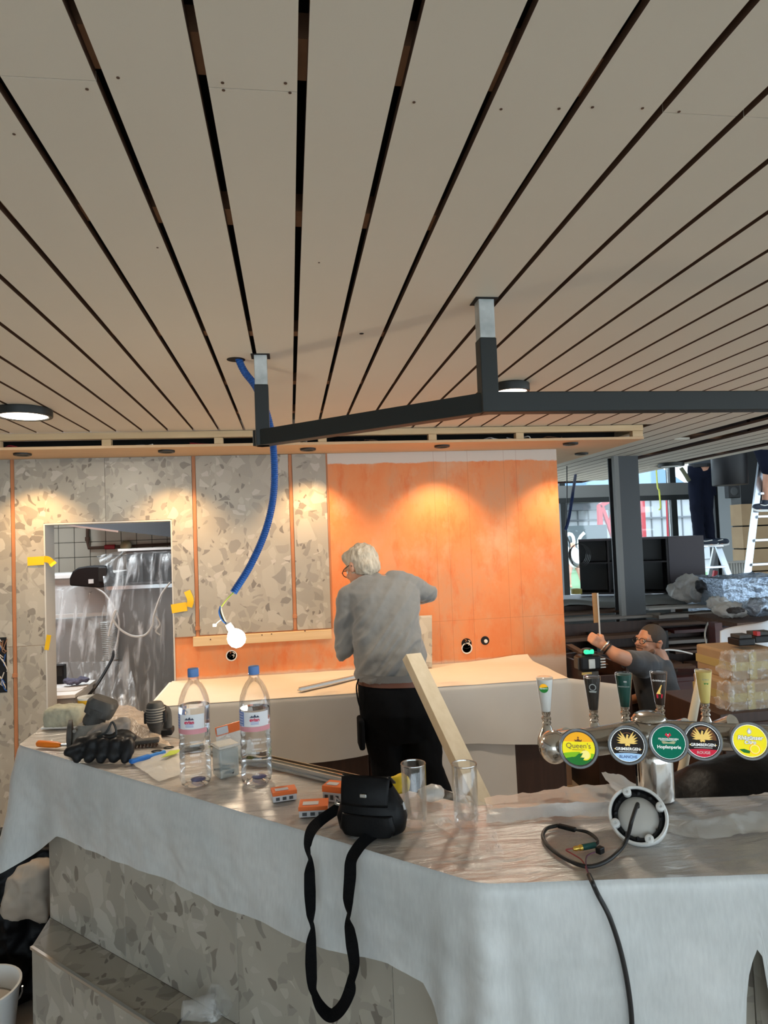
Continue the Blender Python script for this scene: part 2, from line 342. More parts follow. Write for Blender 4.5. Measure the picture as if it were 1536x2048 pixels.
    def strip(s, pts, sides, w, th=.002, mi=0):
        """flat webbing: centre points, width directions, width"""
        P = [Vector(p) for p in pts]; rings = []
        for i, p in enumerate(P):
            t = (P[min(i + 1, len(P) - 1)] - P[max(i - 1, 0)]).normalized(); a = Vector(sides[i]); a = (a - t * a.dot(t)).normalized(); n = t.cross(a)
            ww = w[i] if isinstance(w, (list, tuple)) else w
            rings.append([p + a * ww / 2 + n * th / 2, p - a * ww / 2 + n * th / 2, p - a * ww / 2 - n * th / 2, p + a * ww / 2 - n * th / 2])
        return s.loft(rings, mi)
    def mesh(s, name):
        me = bpy.data.meshes.new(name); me.from_pydata(s.v, [], s.f); me.polygons.foreach_set('material_index', s.m)
        bm = bmesh.new(); bm.from_mesh(me); bmesh.ops.recalc_face_normals(bm, faces=bm.faces); bm.to_mesh(me); bm.free(); return me
    def build(s, name, mats, parent=None, smooth=False, bevel=0., org=None, subsurf=0, solid=0., seg=2):
        mats = mats if isinstance(mats, (list, tuple)) else [mats]
        if parent is not None: inv = WM[parent.name].inverted()
        else:
            if org is None:
                lo = [min(v[i] for v in s.v) for i in range(3)]; hi = [max(v[i] for v in s.v) for i in range(3)]
                org = ((lo[0] + hi[0]) / 2, (lo[1] + hi[1]) / 2, lo[2])
            inv = Matrix.Translation(-Vector(org))
        s.v = [inv @ v for v in s.v]
        me = s.mesh(name)
        for m in mats: me.materials.append(m)
        return link(name, me, parent, org, smooth, bevel, subsurf, solid, seg)
def link(name, me, parent=None, org=None, smooth=False, bevel=0., subsurf=0, solid=0., seg=2):
    o = bpy.data.objects.new(name, me); COL.objects.link(o)
    if parent is not None: o.parent = parent; WM[o.name] = WM[parent.name].copy()
    else: o.location = org or (0, 0, 0); WM[o.name] = Matrix.Translation(Vector(org or (0, 0, 0)))
    if smooth:
        me.polygons.foreach_set('use_smooth', [True] * len(me.polygons))
        try:
            me.set_sharp_from_angle(angle=math.radians(42))
        except Exception: pass
    if solid: q = o.modifiers.new('solid', 'SOLIDIFY'); q.thickness = solid; q.offset = 0
    if bevel: q = o.modifiers.new('bevel', 'BEVEL'); q.width = bevel; q.segments = seg; q.limit_method = 'ANGLE'; q.angle_limit = .6
    if subsurf: q = o.modifiers.new('sub', 'SUBSURF'); q.levels = subsurf; q.render_levels = subsurf
    return o
def tag(o, label=None, cat_=None, group=None, kind=None):
    if label: o['label'] = label
    if cat_: o['category'] = cat_
    if group: o['group'] = group
    if kind: o['kind'] = kind
    return o
def thing(name, label, cat_, loc=(0, 0, 0), rotz=0., group=None, kind=None):
    o = bpy.data.objects.new(name, None); COL.objects.link(o); o.empty_display_size = .05
    o.location = loc; o.rotation_euler = (0, 0, rotz); WM[o.name] = Matrix.Translation(Vector(loc)) @ Matrix.Rotation(rotz, 4, 'Z')
    return tag(o, label, cat_, group, kind)
def struct(o, label=None): return tag(o, label, kind='structure')
def dup(root, loc, rotz=0., label=None, group=None):
    r = root.copy(); COL.objects.link(r); r.location = loc; r.rotation_euler = (0, 0, rotz)
    if label: r['label'] = label
    if group: r['group'] = group
    for ch in [o for o in COL.objects if o.parent == root]:
        c = ch.copy(); COL.objects.link(c); c.parent = r
        for g in [o for o in COL.objects if o.parent == ch]:
            d = g.copy(); COL.objects.link(d); d.parent = c
    return r
TMP = bpy.data.scenes.new('workbench')
def evaluate(o):
    TMP.collection.objects.link(o); vl = TMP.view_layers[0]; vl.update(); dg = vl.depsgraph
    me = bpy.data.meshes.new_from_object(o.evaluated_get(dg)); bpy.data.objects.remove(o); return me
def remesh(mb, name, voxel, smooth=3, fac=.5, disp=None):
    """merge overlapping limbs into one continuous skin"""
    me = mb.mesh(name + '_raw'); o = bpy.data.objects.new(name + '_raw', me)
    r = o.modifiers.new('r', 'REMESH'); r.mode = 'VOXEL'; r.voxel_size = voxel
    if smooth: q = o.modifiers.new('s', 'SMOOTH'); q.iterations = smooth; q.factor = fac
    out = evaluate(o); out.name = name; bpy.data.meshes.remove(me)
    if disp:
        n_ = len(out.vertices); co = [0.] * (3 * n_); no = [0.] * (3 * n_); out.vertices.foreach_get('co', co); out.vertices.foreach_get('normal', no)
        for i in range(n_):
            d = disp(Vector(co[3 * i:3 * i + 3]))
            for k in range(3): co[3 * i + k] += no[3 * i + k] * d
        out.vertices.foreach_set('co', co); out.update()
    return out
def skin(name, me, mats, parent=None, org=(0, 0, 0)):
    inv = WM[parent.name].inverted() if parent is not None else Matrix.Translation(-Vector(org))
    me.transform(inv)
    me.materials.clear()
    for m in (mats if isinstance(mats, list) else [mats]): me.materials.append(m)
    o = link(name, me, parent, org)
    me.polygons.foreach_set('use_smooth', [True] * len(me.polygons))
    return o
def text(s, size, mat, parent, M, name='lettering', ext=.0004, bold=0., shear=0., sx=1.):
    cu = bpy.data.curves.new('t', 'FONT'); cu.body = s; cu.size = size; cu.align_x = 'CENTER'; cu.align_y = 'CENTER'; cu.extrude = ext; cu.offset = bold; cu.shear = shear
    cu.resolution_u = 3
    me = evaluate(bpy.data.objects.new('t', cu))
    me.transform(Matrix.Scale(sx, 4, (1, 0, 0)))
    me.transform(WM[parent.name].inverted() @ M); me.materials.clear(); me.materials.append(mat)
    return link(name, me, parent)
def lamp(name, kind, loc, power, col, parent=None, size=.05, aim=None, spot=None, blend=.5):
    d = bpy.data.lights.new(name, kind); d.energy = power; d.color = col
    if kind == 'AREA': d.shape = 'DISK'; d.size = size
    else: d.shadow_soft_size = size
    if spot: d.spot_size = spot; d.spot_blend = blend
    o = bpy.data.objects.new(name, d); COL.objects.link(o)
    if parent is not None: o.parent = parent; o.location = WM[parent.name].inverted() @ Vector(loc)
    else: o.location = loc
    if aim is not None: o.rotation_euler = Vector(aim).to_track_quat('-Z', 'Y').to_euler()
    return o
def fbm(p, s, oct_=3):
    return noise.fractal(Vector(p) * s, 1.0, 2.0, oct_)
# ================================================================== the room shell
CZ = 2.435          # underside of the ceiling boards
WY = 4.50           # face of the primed back wall
struct(MB().bx(-4.2, 14, -6, 11.2, -.12, 0).build('floor', M_FLOOR), 'dusty brown board floor around the bar')

# ceiling: dark deck with battens and painted boards under it
ce = MB(); ce.bx(-4.2, 4.2, -5.2, 9.2, 2.72, 2.80); ce = struct(ce.build('ceiling', M_DECK), 'pale board ceiling with dark open joints')
MB().bx(4.2, 7.2, -5.2, 5.6, 2.72, 2.80).build('roof_deck', M_DECK, ce)
M_BLOCK = mk('dark_red_blocker', (.05, .018, .014), .7)  # closing boards added to keep bright sky out of the ceiling gaps
MB().bx(4.19, 4.21, 5.60, 9.2, CZ + .02, 2.719).build('sky_blocker', M_BLOCK, ce); MB().bx(2.3, 4.19, 9.16, 9.2, CZ + .02, 2.719).build('sky_blocker', M_BLOCK, ce); MB().bx(4.21, 7.2, 5.58, 5.60, CZ + .02, 2.719).build('sky_blocker', M_BLOCK, ce)
MB().bx(7.18, 7.2, -5.2, 5.58, CZ + .02, 2.719).build('sky_blocker', M_BLOCK, ce)
MB().bx(-4.2, 7.2, -5.2, -2.21, CZ, CZ + .016).build('rear_boarding', M_CEIL, ce)
# unseen window front added behind the camera for reflections, solid side wall on the left
wr = thing('wall_rear_added', 'unseen window front added behind the bar to shape reflections', None, (1.5, -5.1, 0), kind='structure')
MB().bx(-4.2, 7.2, -5.2, -5.0, 0, .35).build('sill_wall', M_FRAMEW, wr); MB().bx(-4.2, 7.2, -5.2, -5.0, 2.30, 2.719).build('lintel', M_FRAMEW, wr)
for i in range(8): x = -4.2 + i * 1.6; MB().bx(x, x + .22, -5.18, -5.02, .351, 2.299).build('post', M_FRAMEW, wr)
struct(MB().bx(-4.3, -4.2, -5.2, 4.5, 0, 2.72).build('wall_left', M_FRAMEW), 'plain grey side wall on the left')
PITCH, GAP, X0 = .146, .0145, .039
plank_cache = {}
def plank(k, y0, y1, th=.016):
    x0 = X0 + PITCH * k + GAP / 2; key = (round(y1 - y0, 3))
    if key not in plank_cache:
        w_ = PITCH - GAP; L_ = y1 - y0
        vs = [(x, y, z) for x in (0, w_) for y in (0, L_) for z in (0, th)]
        me = bpy.data.meshes.new('plank'); me.from_pydata([Vector(v) for v in vs], [], [(0, 2, 6, 4), (1, 5, 7, 3), (0, 1, 3, 2), (4, 6, 7, 5), (0, 4, 5, 1), (2, 3, 7, 6)])
        me.materials.append(M_CEIL); me.materials.append(M_MDF); me.polygons.foreach_set('material_index', [0, 1, 1, 1, 0, 0]); plank_cache[key] = me
    o = bpy.data.objects.new('plank', plank_cache[key]); COL.objects.link(o); o.parent = ce
    o.location = WM[ce.name].inverted() @ Vector((x0, y0, CZ))
GAPS = {20: (3.0, 4.8), 22: (4.0, 6.3), 27: (5.0, 7.0)}
for k in range(-19, 37):
    x = X0 + PITCH * (k + .5)
    end = 4.075 if x < 2.32 else 8.6 if x < 4.2 else 5.55
    cut = 1.0
    if k not in (-4, -3, -1, 4, 5, 20, 22, 27): plank(k, -2.2, end); continue
    plank(k, -2.2, cut - .0008)
    if k in GAPS: plank(k, cut + .0008, GAPS[k][0]); plank(k, GAPS[k][1], end)      # boards taken down near the window
    else: plank(k, cut + .0008, end)
for y, w_ in ((.955, .085), (1.44, .07), (2.25, .05), (2.95, .06), (3.62, .06)):
    b_ = MB().bx(-3.0, 6.2, y - w_ / 2, y + w_ / 2, CZ + .017, CZ + .055); b_.build('batten', M_BATTEN, ce)
for y in (4.9, 5.9, 6.9, 7.9): MB().bx(2.34, 4.2, y - .03, y + .03, CZ + .017, CZ + .055).build('batten', M_BATTEN, ce)
# cut-outs in the boards
for (px, py, r) in ((472, 719, .034), (723, 667, .0075)):
    p = Zp(px, py, CZ); MB().lathe([(r, 0), (r, .001)], 20, (p.x, p.y, CZ - .0012)).build('cut_out', M_DECK, ce)

for px, py in ((445, 165), (447, 180), (571, 166), (580, 185), (828, 204), (1002, 218), (1118, 217), (1185, 214), (1285, 216), (1358, 223), (315, 495), (638, 525), (28, 268), (174, 178), (236, 155)):
    p = Zp(px, py, CZ); MB().lathe([(.0026, 0), (.0026, .0008)], 8, (p.x, p.y, CZ - .0009)).build('screw_hole', M_MDF, ce)

# soffit above the back wall
SX, SY0 = 2.31, 4.08
so = MB().bx(-3.4, SX, SY0, WY, 2.340, 2.356); so = struct(so.build('trim_1', M_PLY, bevel=.001), 'plywood soffit board over the back wall with timber frame')
MB().bx(1.885, SX, WY + .001, 6.3, 2.340, 2.356).build('return_board', M_PLY, so)
MB().bx(-3.4, SX, SY0 + .002, SY0 + .042, 2.395, CZ - .001).build('top_rail', M_PINE, so, bevel=.002)
MB().bx(SX - .04, SX - .001, SY0 + .044, 6.2, 2.395, CZ - .001).build('side_rail', M_PINE, so, bevel=.002)
MB().bx(-3.4, SX - .05, SY0 + .30, SY0 + .32, 2.357, CZ).build('back_panel', M_DECK, so)
for px in (-205, 0 - 10, 212, 437, 645, 866, 1041):
    p = Yp(px, 886, SY0); MB().bx(p.x - .026, p.x + .026, SY0 + .004, SY0 + .05, 2.357, 2.394).build('block', M_PINE, so, bevel=.002)
MB().bx(SX - .075, SX - .002, SY0 + .004, SY0 + .05, 2.357, 2.394).build('block', M_PINE, so, bevel=.002)
for i in range(14):                       # offcuts of cable lying in the soffit
    x = random.uniform(-1.8, 2.1); pts = cat([(x + random.uniform(-.02, .02) + j * .05, SY0 + .06 + random.uniform(0, .12), 2.362 + random.uniform(0, .02)) for j in range(4)], 4)
    MB().tube(pts, .004, 5).build('cable', [M_BLKP, M_WHITE, M_RED, M_BATTEN][i % 4], so)
spot0 = None
SPOTS = ((45, 907, 'leftmost'), (333, 901, 'second'), (616, 897, 'third'), (884, 891, 'fourth'), (1141, 886, 'fifth'), (1163, 906, 'sixth'))
ORD = {'leftmost': 'round black spotlight in the soffit near the left picture edge', 'second': 'round black spotlight in the soffit above the kitchen opening', 'third': 'round black spotlight in the soffit right of the blue conduit',
       'fourth': 'round black spotlight in the soffit above the orange wall', 'fifth': 'round black spotlight at the right end of the soffit, the nearer one', 'sixth': 'round black spotlight at the right end of the soffit, the farther one'}
for px, py, w_ in SPOTS:
    p = Zp(px, py, 2.340)
    t = thing('soffit_spotlight', ORD[w_], 'spotlight', (p.x, p.y, 2.3395), group='soffit spotlights')
    MB().lathe([(.050, 0), (.050, -.010), (.044, -.013), (.034, -.012), (.030, -.003), (.030, 0)], 24, (p.x, p.y, 2.3395)).build('ring', M_BLK, t, smooth=True)
    MB().lathe([(.029, -.002), (.020, -.004), (.004, -.005)], 16, (p.x, p.y, 2.3395)).build('lens', mk('spot_lens', (1, .8, .5), .3, emit=WARM, estr=3.), t, smooth=True)
    if w_ != 'sixth':
        lamp('spot_beam', 'SPOT', (p.x, p.y, 2.318), SPOT_POWER, WARM, t, .02, aim=(0, .10, -1), spot=math.radians(104), blend=.75)

# back wall: primed boards, terrazzo panels, laths
OX0, OX1, OZ = -1.536, -.761, 1.922
XE = 1.880
poly = [(-4.2, 0), (OX0, 0), (OX0, OZ), (OX1, OZ), (OX1, 0), (XE, 0), (XE, 2.339), (-4.2, 2.339)]
Mw = Matrix(((1, 0, 0, 0), (0, 0, 1, WY), (0, 1, 0, 0), (0, 0, 0, 1)))
wb = MB().prism(poly, 0, .14, M=Mw); wb = struct(wb.build('wall_back', M_ORW), 'back wall with orange primer, terrazzo panels and a doorway')
PT = .012
def panel(x0, x1, z0, z1, parent=wb, y=WY): return MB().bx(x0, x1, y - PT, y - .0005, z0, z1).build('panel', M_TER, parent, bevel=.0012, seg=1)
LW = .026
xa, xb, xc, xd = -1.722, -.612, .013, .250
xm = Yp(211, 980, WY).x
zs = Yp(80, 1290, WY).z
panel(-2.6, xa - LW / 2, zs + .001, 2.338); panel(-2.6, xa - LW / 2, 0, zs - .001)
# left of the doorway and over it: two panels cut round the opening
def lpanel(poly): MB().prism(poly, -PT, -.0005, M=Mw).build('panel', M_TER, wb)
lpanel([(xa + LW / 2, zs + .001), (OX0 - .004, zs + .001), (OX0 - .004, OZ + .008), (xm - .001, OZ + .008), (xm - .001, 2.338), (xa + LW / 2, 2.338)])
panel(xa + LW / 2, OX0 - .004, 0, zs - .001)
zl = 1.168
lpanel([(xm + .001, OZ + .008), (OX1 + .004, OZ + .008), (OX1 + .004, zl), (xb - LW / 2, zl), (xb - LW / 2, 2.338), (xm + .001, 2.338)])
panel(xb + LW / 2, xc - LW / 2, zl + .004, 2.338); panel(xc + LW / 2, xd, zl + .004, 2.338)
for x, z0 in ((xa, 0), (xb, 1.13), (xc, 1.175)):
    o = MB().bx(x - .011, x + .011, WY - .010, WY - .0005, z0, 2.338).build('lath', M_COPPER, wb, bevel=.001, seg=1)
    MB().bx(x - .015, x + .015, WY - .016, WY - .0115, max(z0, .9) + .075, max(z0, .9) + .10).build('clip', M_COPPER, wb, bevel=.001, seg=1)
MB().bx(xd + .0005, xd + .012, WY - .006, WY - .0005, zl, 2.338).build('lath', M_COPPER, wb)
# doorway lining
for nm, b4 in (('lining', (OX0 - .004, OX0 + .004, 0, OZ + .004)), ('lining', (OX1 - .004, OX1 + .004, 0, OZ + .004))):
    MB().bx(b4[0], b4[1], WY - .016, WY + .15, b4[2], b4[3]).build('lining', M_FRAMEW, wb)
MB().bx(OX0 + .004, OX1 - .004, WY - .016, WY + .15, OZ - .003, OZ + .006).build('lining', M_FRAMEW, wb)
# round socket boxes let into the wall
for px, py, r, kind in ((463, 1311, .034, 0), (933, 1287, .036, 1), (970, 1281, .030, 2)):
    p = Yp(px, py, WY); t = thing('socket_box', ['round flush socket box with white plaster ring under the batten', 'round flush socket box with a white insert in the orange wall', 'round black socket box right of the white-insert one'][kind], 'socket', (p.x, WY, p.z), group='wall socket boxes')
    ax = (0, -1, 0)
    MB().lathe([(r, 0), (r, .002), (r * .92, .003), (r * .86, .0012), (r * .3, .001)], 20, (p.x, WY, p.z), ax).build('box_interior', M_BLKP, t, smooth=True)
    if kind < 2:
        rg = [(r * .98, .0022), (r * 1.06, .006), (r * .9, .007), (r * .84, .0022)]
        MB().lathe(rg, 20, (p.x, WY, p.z - (.0 if kind == 0 else r * .9)), ax).build('plaster_ring', M_WHITE, t, smooth=True)
        for a in range(4):
            q = Vector((p.x + r * .45 * math.cos(a * 1.7 + .4), WY - .006, p.z + r * .45 * math.sin(a * 1.7 + .4)))
            MB().tube(cat([q, q + Vector((.008, -.006, .01)), q + Vector((-.006, -.010, .016))], 3), .0022, 5).build('wire', [M_WHITE, M_COPPER, M_BLKP, M_WHITE][a], t)
    else:
        MB().lathe([(r * .42, .001), (r * .42, .01), (r * .3, .011)], 12, (p.x + .004, WY, p.z - .004), ax).build('plug', M_PLAST, t, smooth=True)
# opening with tangled wires at the left picture edge
p = Yp(2, 1330, WY - PT); t = thing('wall_outlet', 'open wall box with tangled wires at the left edge', 'outlet', (p.x, WY - PT, p.z - .15))
MB().bx(p.x - .06, p.x + .035, WY - PT - .003, WY - PT - .0005, p.z - .17, p.z + .17).build('box_interior', M_BLKP, t)
for i in range(16):
    zz = p.z - .15 + .3 * random.random(); xx = p.x + random.uniform(-.04, .03)
    MB().tube(cat([(xx, WY - .018, zz), (xx + random.uniform(-.03, .02), WY - .035, zz + .03), (xx + random.uniform(-.02, .02), WY - .028, zz - .03), (xx + .01, WY - .018, zz - .05)], 4), .0028, 5).build('wire', [M_PAPER, M_BATTEN, M_PAPER, M_BLUE][i % 4], t)
# yellow tape flags
def tape(pts, wpx, label):
    pp = [Yp(x, y, WY - PT - .004 - d) for x, y, d in pts]; n_ = len(pp)
    ctr = cat(pp, 5)
    tag(MB().strip(ctr, [Vector((0, 0, 1)) if abs(ctr[min(i + 1, len(ctr) - 1)].x - ctr[max(i - 1, 0)].x) > abs(ctr[min(i + 1, len(ctr) - 1)].z - ctr[max(i - 1, 0)].z) else Vector((1, 0, 0)) for i in range(len(ctr))], wpx / 1340 * 4.5, .001).build('tape_strip', M_YTAPE), label, 'tape')
tape([(55, 1123, 0), (72, 1122, .002), (88, 1121, .002)], 16, 'yellow tape strip stuck left of the kitchen doorway')
tape([(88, 1118, .002), (98, 1120, .02), (108, 1130, .035)], 12, 'loose yellow tape end folding into the kitchen doorway')
tape([(343, 1218, 0), (360, 1215, .004), (374, 1213, .006)], 17, 'horizontal yellow tape flag right of the kitchen doorway')
tape([(378, 1214, .012), (381, 1200, .016), (374, 1182, .012)], 12, 'curled upright yellow tape end beside the doorway')
tape([(93, 1300, 0), (96, 1282, .006), (98, 1270, .012)], 8, 'small yellow tape scrap low on the doorway jamb')
# timber batten under the panels
a = Yp(386, 1281, WY - .03); b_ = Yp(663, 1263, WY - .03)
MBt = MB().beam((a.x, WY - .017, 1.135), (b_.x, WY - .017, 1.135), .032, .060, (0, 0, 1))
t = tag(MBt.build('support_batten', M_PINE, bevel=.002), 'pine batten screwed across the wall under the terrazzo panels', 'batten')
for px, py in ((421, 1279), (524, 1270), (543, 1268), (610, 1262)):
    p = Yp(px, py, WY - .034); MB().lathe([(.0045, 0), (.0045, .001)], 8, (p.x, WY - .0335, p.z), (0, -1, 0)).build('knot', M_OLDP, t)

# ------------------------------------------------------------------ kitchen beyond the doorway
KY = 7.2
struct(MB().bx(-4.2, 1.8, KY, KY + .1, 0, 2.7).build('wall_kitchen', M_GROUT), 'tiled kitchen wall behind the doorway')
kw = bpy.data.objects['wall_kitchen']
tx = .152
tile_me = MB().box((0, 0, 0), (tx - .006, .008, tx - .006)).mesh('tile'); tile_me.materials.append(M_TILE)
for i in range(17):
    for j in range(8):
        o = link('tile', tile_me, kw, bevel=.0015, seg=1)
        o.location = WM[kw.name].inverted() @ Vector((-2.86 + i * tx, KY - .004, 1.30 + j * tx))
struct(MB().bx(-4.2, 1.8, WY + .15, KY, 2.6, 2.7).build('ceiling_kitchen', M_WHITE), 'white kitchen ceiling')
struct(MB().bx(1.75, 1.88, WY + .14, KY + .1, 0, 2.7).build('wall_kitchen_right', M_FRAMEW), 'grey kitchen side wall')
struct(MB().bx(-4.2, -4.1, WY + .14, KY + .1, 0, 2.7).build('wall_kitchen_left', M_FRAMEW), 'grey kitchen far side wall')
# unseen strip light added to brighten the kitchen
t = thing('added_strip_light', 'unseen strip light added to brighten the kitchen', 'light', (-1.9, 5.6, 2.59))
MB().bx(-2.5, -1.3, 5.54, 5.66, 2.56, 2.599).build('housing', M_WHITE, t); MB().bx(-2.48, -1.32, 5.56, 5.64, 2.548, 2.5595).build('diffuser', mk('kitchen_fill_face', (1, 1, 1), .5, emit=(.85, .95, 1.), estr=14.), t)
lamp('kitchen_fill', 'AREA', (-1.9, 5.6, 2.54), KITCHEN_POWER, (.88, .95, 1.), t, .8, aim=(0, 0, -1))
# extractor hood
h = [Yp(140, 1050, 6.4), Yp(238, 1062, 6.4), Yp(342, 1080, 6.4)]
t = thing('extractor_hood', 'dark steel extractor hood along the kitchen ceiling', 'hood', (-.9, 6.3, 1.99))
MB().prism([(h[0].x, h[0].z), (h[1].x, h[1].z), (h[2].x + .3, h[2].z - .02), (h[2].x + .3, 2.3), (h[0].x, 2.3)], 0, .55, M=Matrix(((1, 0, 0, 0), (0, 0, 1, 6.4), (0, 1, 0, 0), (0, 0, 0, 1)))).build('canopy', M_STEEL, t)
MB().beam(h[0] + Vector((0, -.012, -.005)), h[1] + Vector((0, -.012, -.005)), .02, .016).build('lip', M_STAIN, t)
# gas pipe with valve
pp = [Yp(175, 1055, KY - .06), Yp(175, 1082, KY - .06), Yp(177, 1096, KY - .06), Yp(215, 1095, KY - .06), Yp(290, 1091, KY - .06), Yp(345, 1088, KY - .06)]
t = thing('gas_pipe', 'dark gas pipe with a valve on the tiled wall', 'pipe', (pp[2].x, KY - .06, pp[2].z))
MB().tube(pp, .016, 10).build('pipe_run', M_OLDP, t, smooth=True)
q = Yp(252, 1092, KY - .10); MB().lathe([(.04, 0), (.055, .02), (.055, .05), (.03, .06)], 16, (q.x, KY - .06, q.z), (0, -1, 0)).build('valve', mk('brass_dull', (.34, .30, .18), .4, .6), t, smooth=True)
q = Yp(220, 1094, KY - .06); MB().lathe([(.024, -.05), (.024, .05)], 12, (q.x, KY - .06, q.z), (1, 0, 0)).build('union', M_RED, t, smooth=True)
q = Yp(175, 1078, KY - .06); MB().lathe([(.024, -.02), (.024, .02)], 12, q, (0, 0, 1)).build('collar', M_OLDP, t, smooth=True)
# wrapped equipment
def eqbox(name, x0p, x1p, ytop, ybot, Y, depth, mat, label, cat_):
    a = Yp(x0p, ytop, Y); b = Yp(x1p, ytop, Y); zb = Yp((x0p + x1p) / 2, ybot, Y).z
    t = thing(name, label, cat_, ((a.x + b.x) / 2, Y, max(zb, 0)))
    MB().bx(a.x, b.x, Y, Y + depth, max(zb, 0), a.z).build('body', mat, t, bevel=.01)
    return t, a, b, zb
t, a, b_, zb = eqbox('prep_cabinet', 60, 226, 1160, 1560, 6.1, .6, mk('white_enamel', (.62, .63, .62), .35), 'steel prep cabinet under clear film in the kitchen', 'cabinet')
MB().bx(a.x - .02, b_.x + .02, 6.06, 6.72, a.z, a.z + .035).build('worktop', M_WHITE, t, bevel=.004)
MB().bx(a.x + .05, b_.x + .02, 6.04, 6.06, a.z - .33, a.z - .30).build('rail', M_WHITE, t)
MB().bx(a.x + .02, b_.x - .01, 6.085, 6.098, zb if zb > 0 else .05, a.z - .34).build('door', mk('grey_door', (.36, .37, .365), .4), t, bevel=.003)
t, a, b_, zb = eqbox('tall_oven', 252, 372, 1102, 1600, 6.0, .7, mk('grey_enamel', (.17, .175, .175), .4, .3), 'tall dark oven wrapped in clear film in the kitchen', 'oven')
MB().bx(a.x + .01, b_.x, 5.985, 5.999, Yp(300, 1163, 6.).z, a.z - .03).build('glass_front', M_BLK, t)
MB().bx(a.x - .06, b_.x, 5.97, 6.72, a.z - .0, a.z + .02).build('top_edge', M_WHITE, t)
zz = Yp(300, 1168, 6.).z
MB().bx(a.x - .14, b_.x, 5.90, 5.985, zz - .03, zz).build('shelf_rail', M_STAIN, t)
MB().bx(a.x - .12, b_.x, 5.93, 5.98, .02, zz - .035).build('lower_front', mk('grey_lower', (.20, .20, .195), .45, .3), t)
# slicer
q = Yp(193, 1168, 5.9); t = thing('meat_slicer', 'black rounded slicer standing on the prep cabinet', 'slicer', (q.x, 5.95, q.z))
dm = [(-.19, 0), (-.19, .06), (-.165, .115), (-.12, .145), (-.05, .155), (.10, .15), (.10, .09), (.17, .03), (.17, -.01), (.05, -.03), (-.10, -.012)]
MB().prism(dm, 0, .22, M=Matrix.Translation((q.x, 5.82, q.z)) @ Matrix(((1, 0, 0, 0), (0, 0, 1, 0), (0, 1, 0, 0), (0, 0, 0, 1)))).build('housing', M_BLKP, t, bevel=.012)
MB().bx(q.x - .04, q.x - .0, 5.815, 5.8195, q.z + .01, q.z + .045).build('data_plate', M_PLAST, t)
MB().bx(q.x + .04, q.x + .11, 5.806, 5.8195, q.z + .02, q.z + .14).build('handle_block', M_BLK, t, bevel=.006)
MB().tube(cat([(q.x + .0, 5.84, q.z - .02), (q.x + .10, 5.82, q.z - .10), (q.x + .19, 5.83, q.z - .30), (q.x + .15, 5.85, q.z - .55), (q.x + .10, 5.86, q.z - .62)], 6), .008, 6).build('power_cord', M_PLAST, t, smooth=True)
# corrugated hose
q = Yp(213, 1243, 5.85); pts = []; rs = []
for i in range(49):
    pts.append((q.x + .004 * i / 8, 5.88, q.z - i * .0078)); rs.append(.060 if i % 2 else .050)
tag(MB().tube(pts, rs, 14).build('duct_hose', M_GALV, smooth=True), 'grey corrugated duct hose hanging behind clear film', 'hose')
# film draped over the equipment
def drape(name, rows, Yoff, label, amp=.03, mat=M_FILM3, fan=None):
    """rows: list of pixel polylines from top to bottom with their depth"""
    G = [[Yp(x, y, Y) for x, y, Y in r] for r in rows]
    nr = len(G); nc = len(G[0])
    def fn(u, v):
        a = v * (nr - 1); i = min(int(a), nr - 2); t_ = a - i; b = u * (nc - 1); j = min(int(b), nc - 2); s_ = b - j
        p = G[i][j].lerp(G[i][j + 1], s_).lerp(G[i + 1][j].lerp(G[i + 1][j + 1], s_), t_)
        r_ = noise.ridged_multi_fractal(Vector((u * 7, v * 1.3, Yoff)), 1., 2., 3, 1., 2.) - .9
        return p + Vector((0, -amp * r_, 0))
    return tag(MB().grid(fn, 54, 40).build(name, mat, smooth=True), label, 'plastic film')
drape('plastic_sheet', [[(98, 1150, 6.5), (160, 1150, 6.5), (235, 1160, 6.5)], [(98, 1180, 5.95), (160, 1182, 5.92), (232, 1195, 5.9)], [(98, 1325, 5.75), (165, 1325, 5.7), (238, 1318, 5.65)]], 1, 'clear film fanned over the steel prep cabinet')
drape('plastic_sheet', [[(195, 1112, 6.3), (255, 1098, 6.3), (300, 1094, 6.3), (348, 1094, 6.3)], [(205, 1140, 5.85), (250, 1112, 5.8), (300, 1108, 5.8), (350, 1108, 5.8)], [(215, 1225, 5.6), (250, 1250, 5.5), (300, 1250, 5.5), (352, 1250, 5.5)], [(225, 1500, 5.3), (255, 1500, 5.3), (300, 1500, 5.3), (355, 1500, 5.3)]], 4, 'large clear film hanging over the tall oven', .018)
drape('plastic_sheet', [[(120, 1325, 5.72), (200, 1322, 5.66), (260, 1322, 5.6)], [(150, 1420, 5.3), (210, 1420, 5.2), (280, 1415, 5.1)], [(160, 1500, 5.0), (220, 1500, 5.0), (290, 1500, 5.0)]], 9, 'clear film trailing to the kitchen floor', .03)
def cord(name, pts, r, mat, label, cat_='cable', par=None, n=6):
    o = MB().tube(cat(pts, 7), r, n).build(name, mat, par, smooth=True)
    if par is None: tag(o, label, cat_)
    return o
cord('kitchen_cable', [Yp(340, 1165, 5.3), Yp(322, 1190, 5.25), Yp(308, 1230, 5.2), Yp(305, 1250, 5.2), Yp(290, 1270, 5.2), Yp(265, 1272, 5.2), Yp(240, 1258, 5.2), Yp(226, 1236, 5.2), Yp(232, 1220, 5.2), Yp(222, 1250, 5.2), Yp(217, 1272, 5.2)], .008, M_PLAST, 'white cable looping over the film-wrapped oven')
cord('kitchen_cable', [Yp(312, 1232, 5.2), Yp(320, 1248, 5.2), Yp(312, 1262, 5.2), Yp(320, 1270, 5.2)], .006, M_PLAST, 'short white cable end beside the doorway jamb')
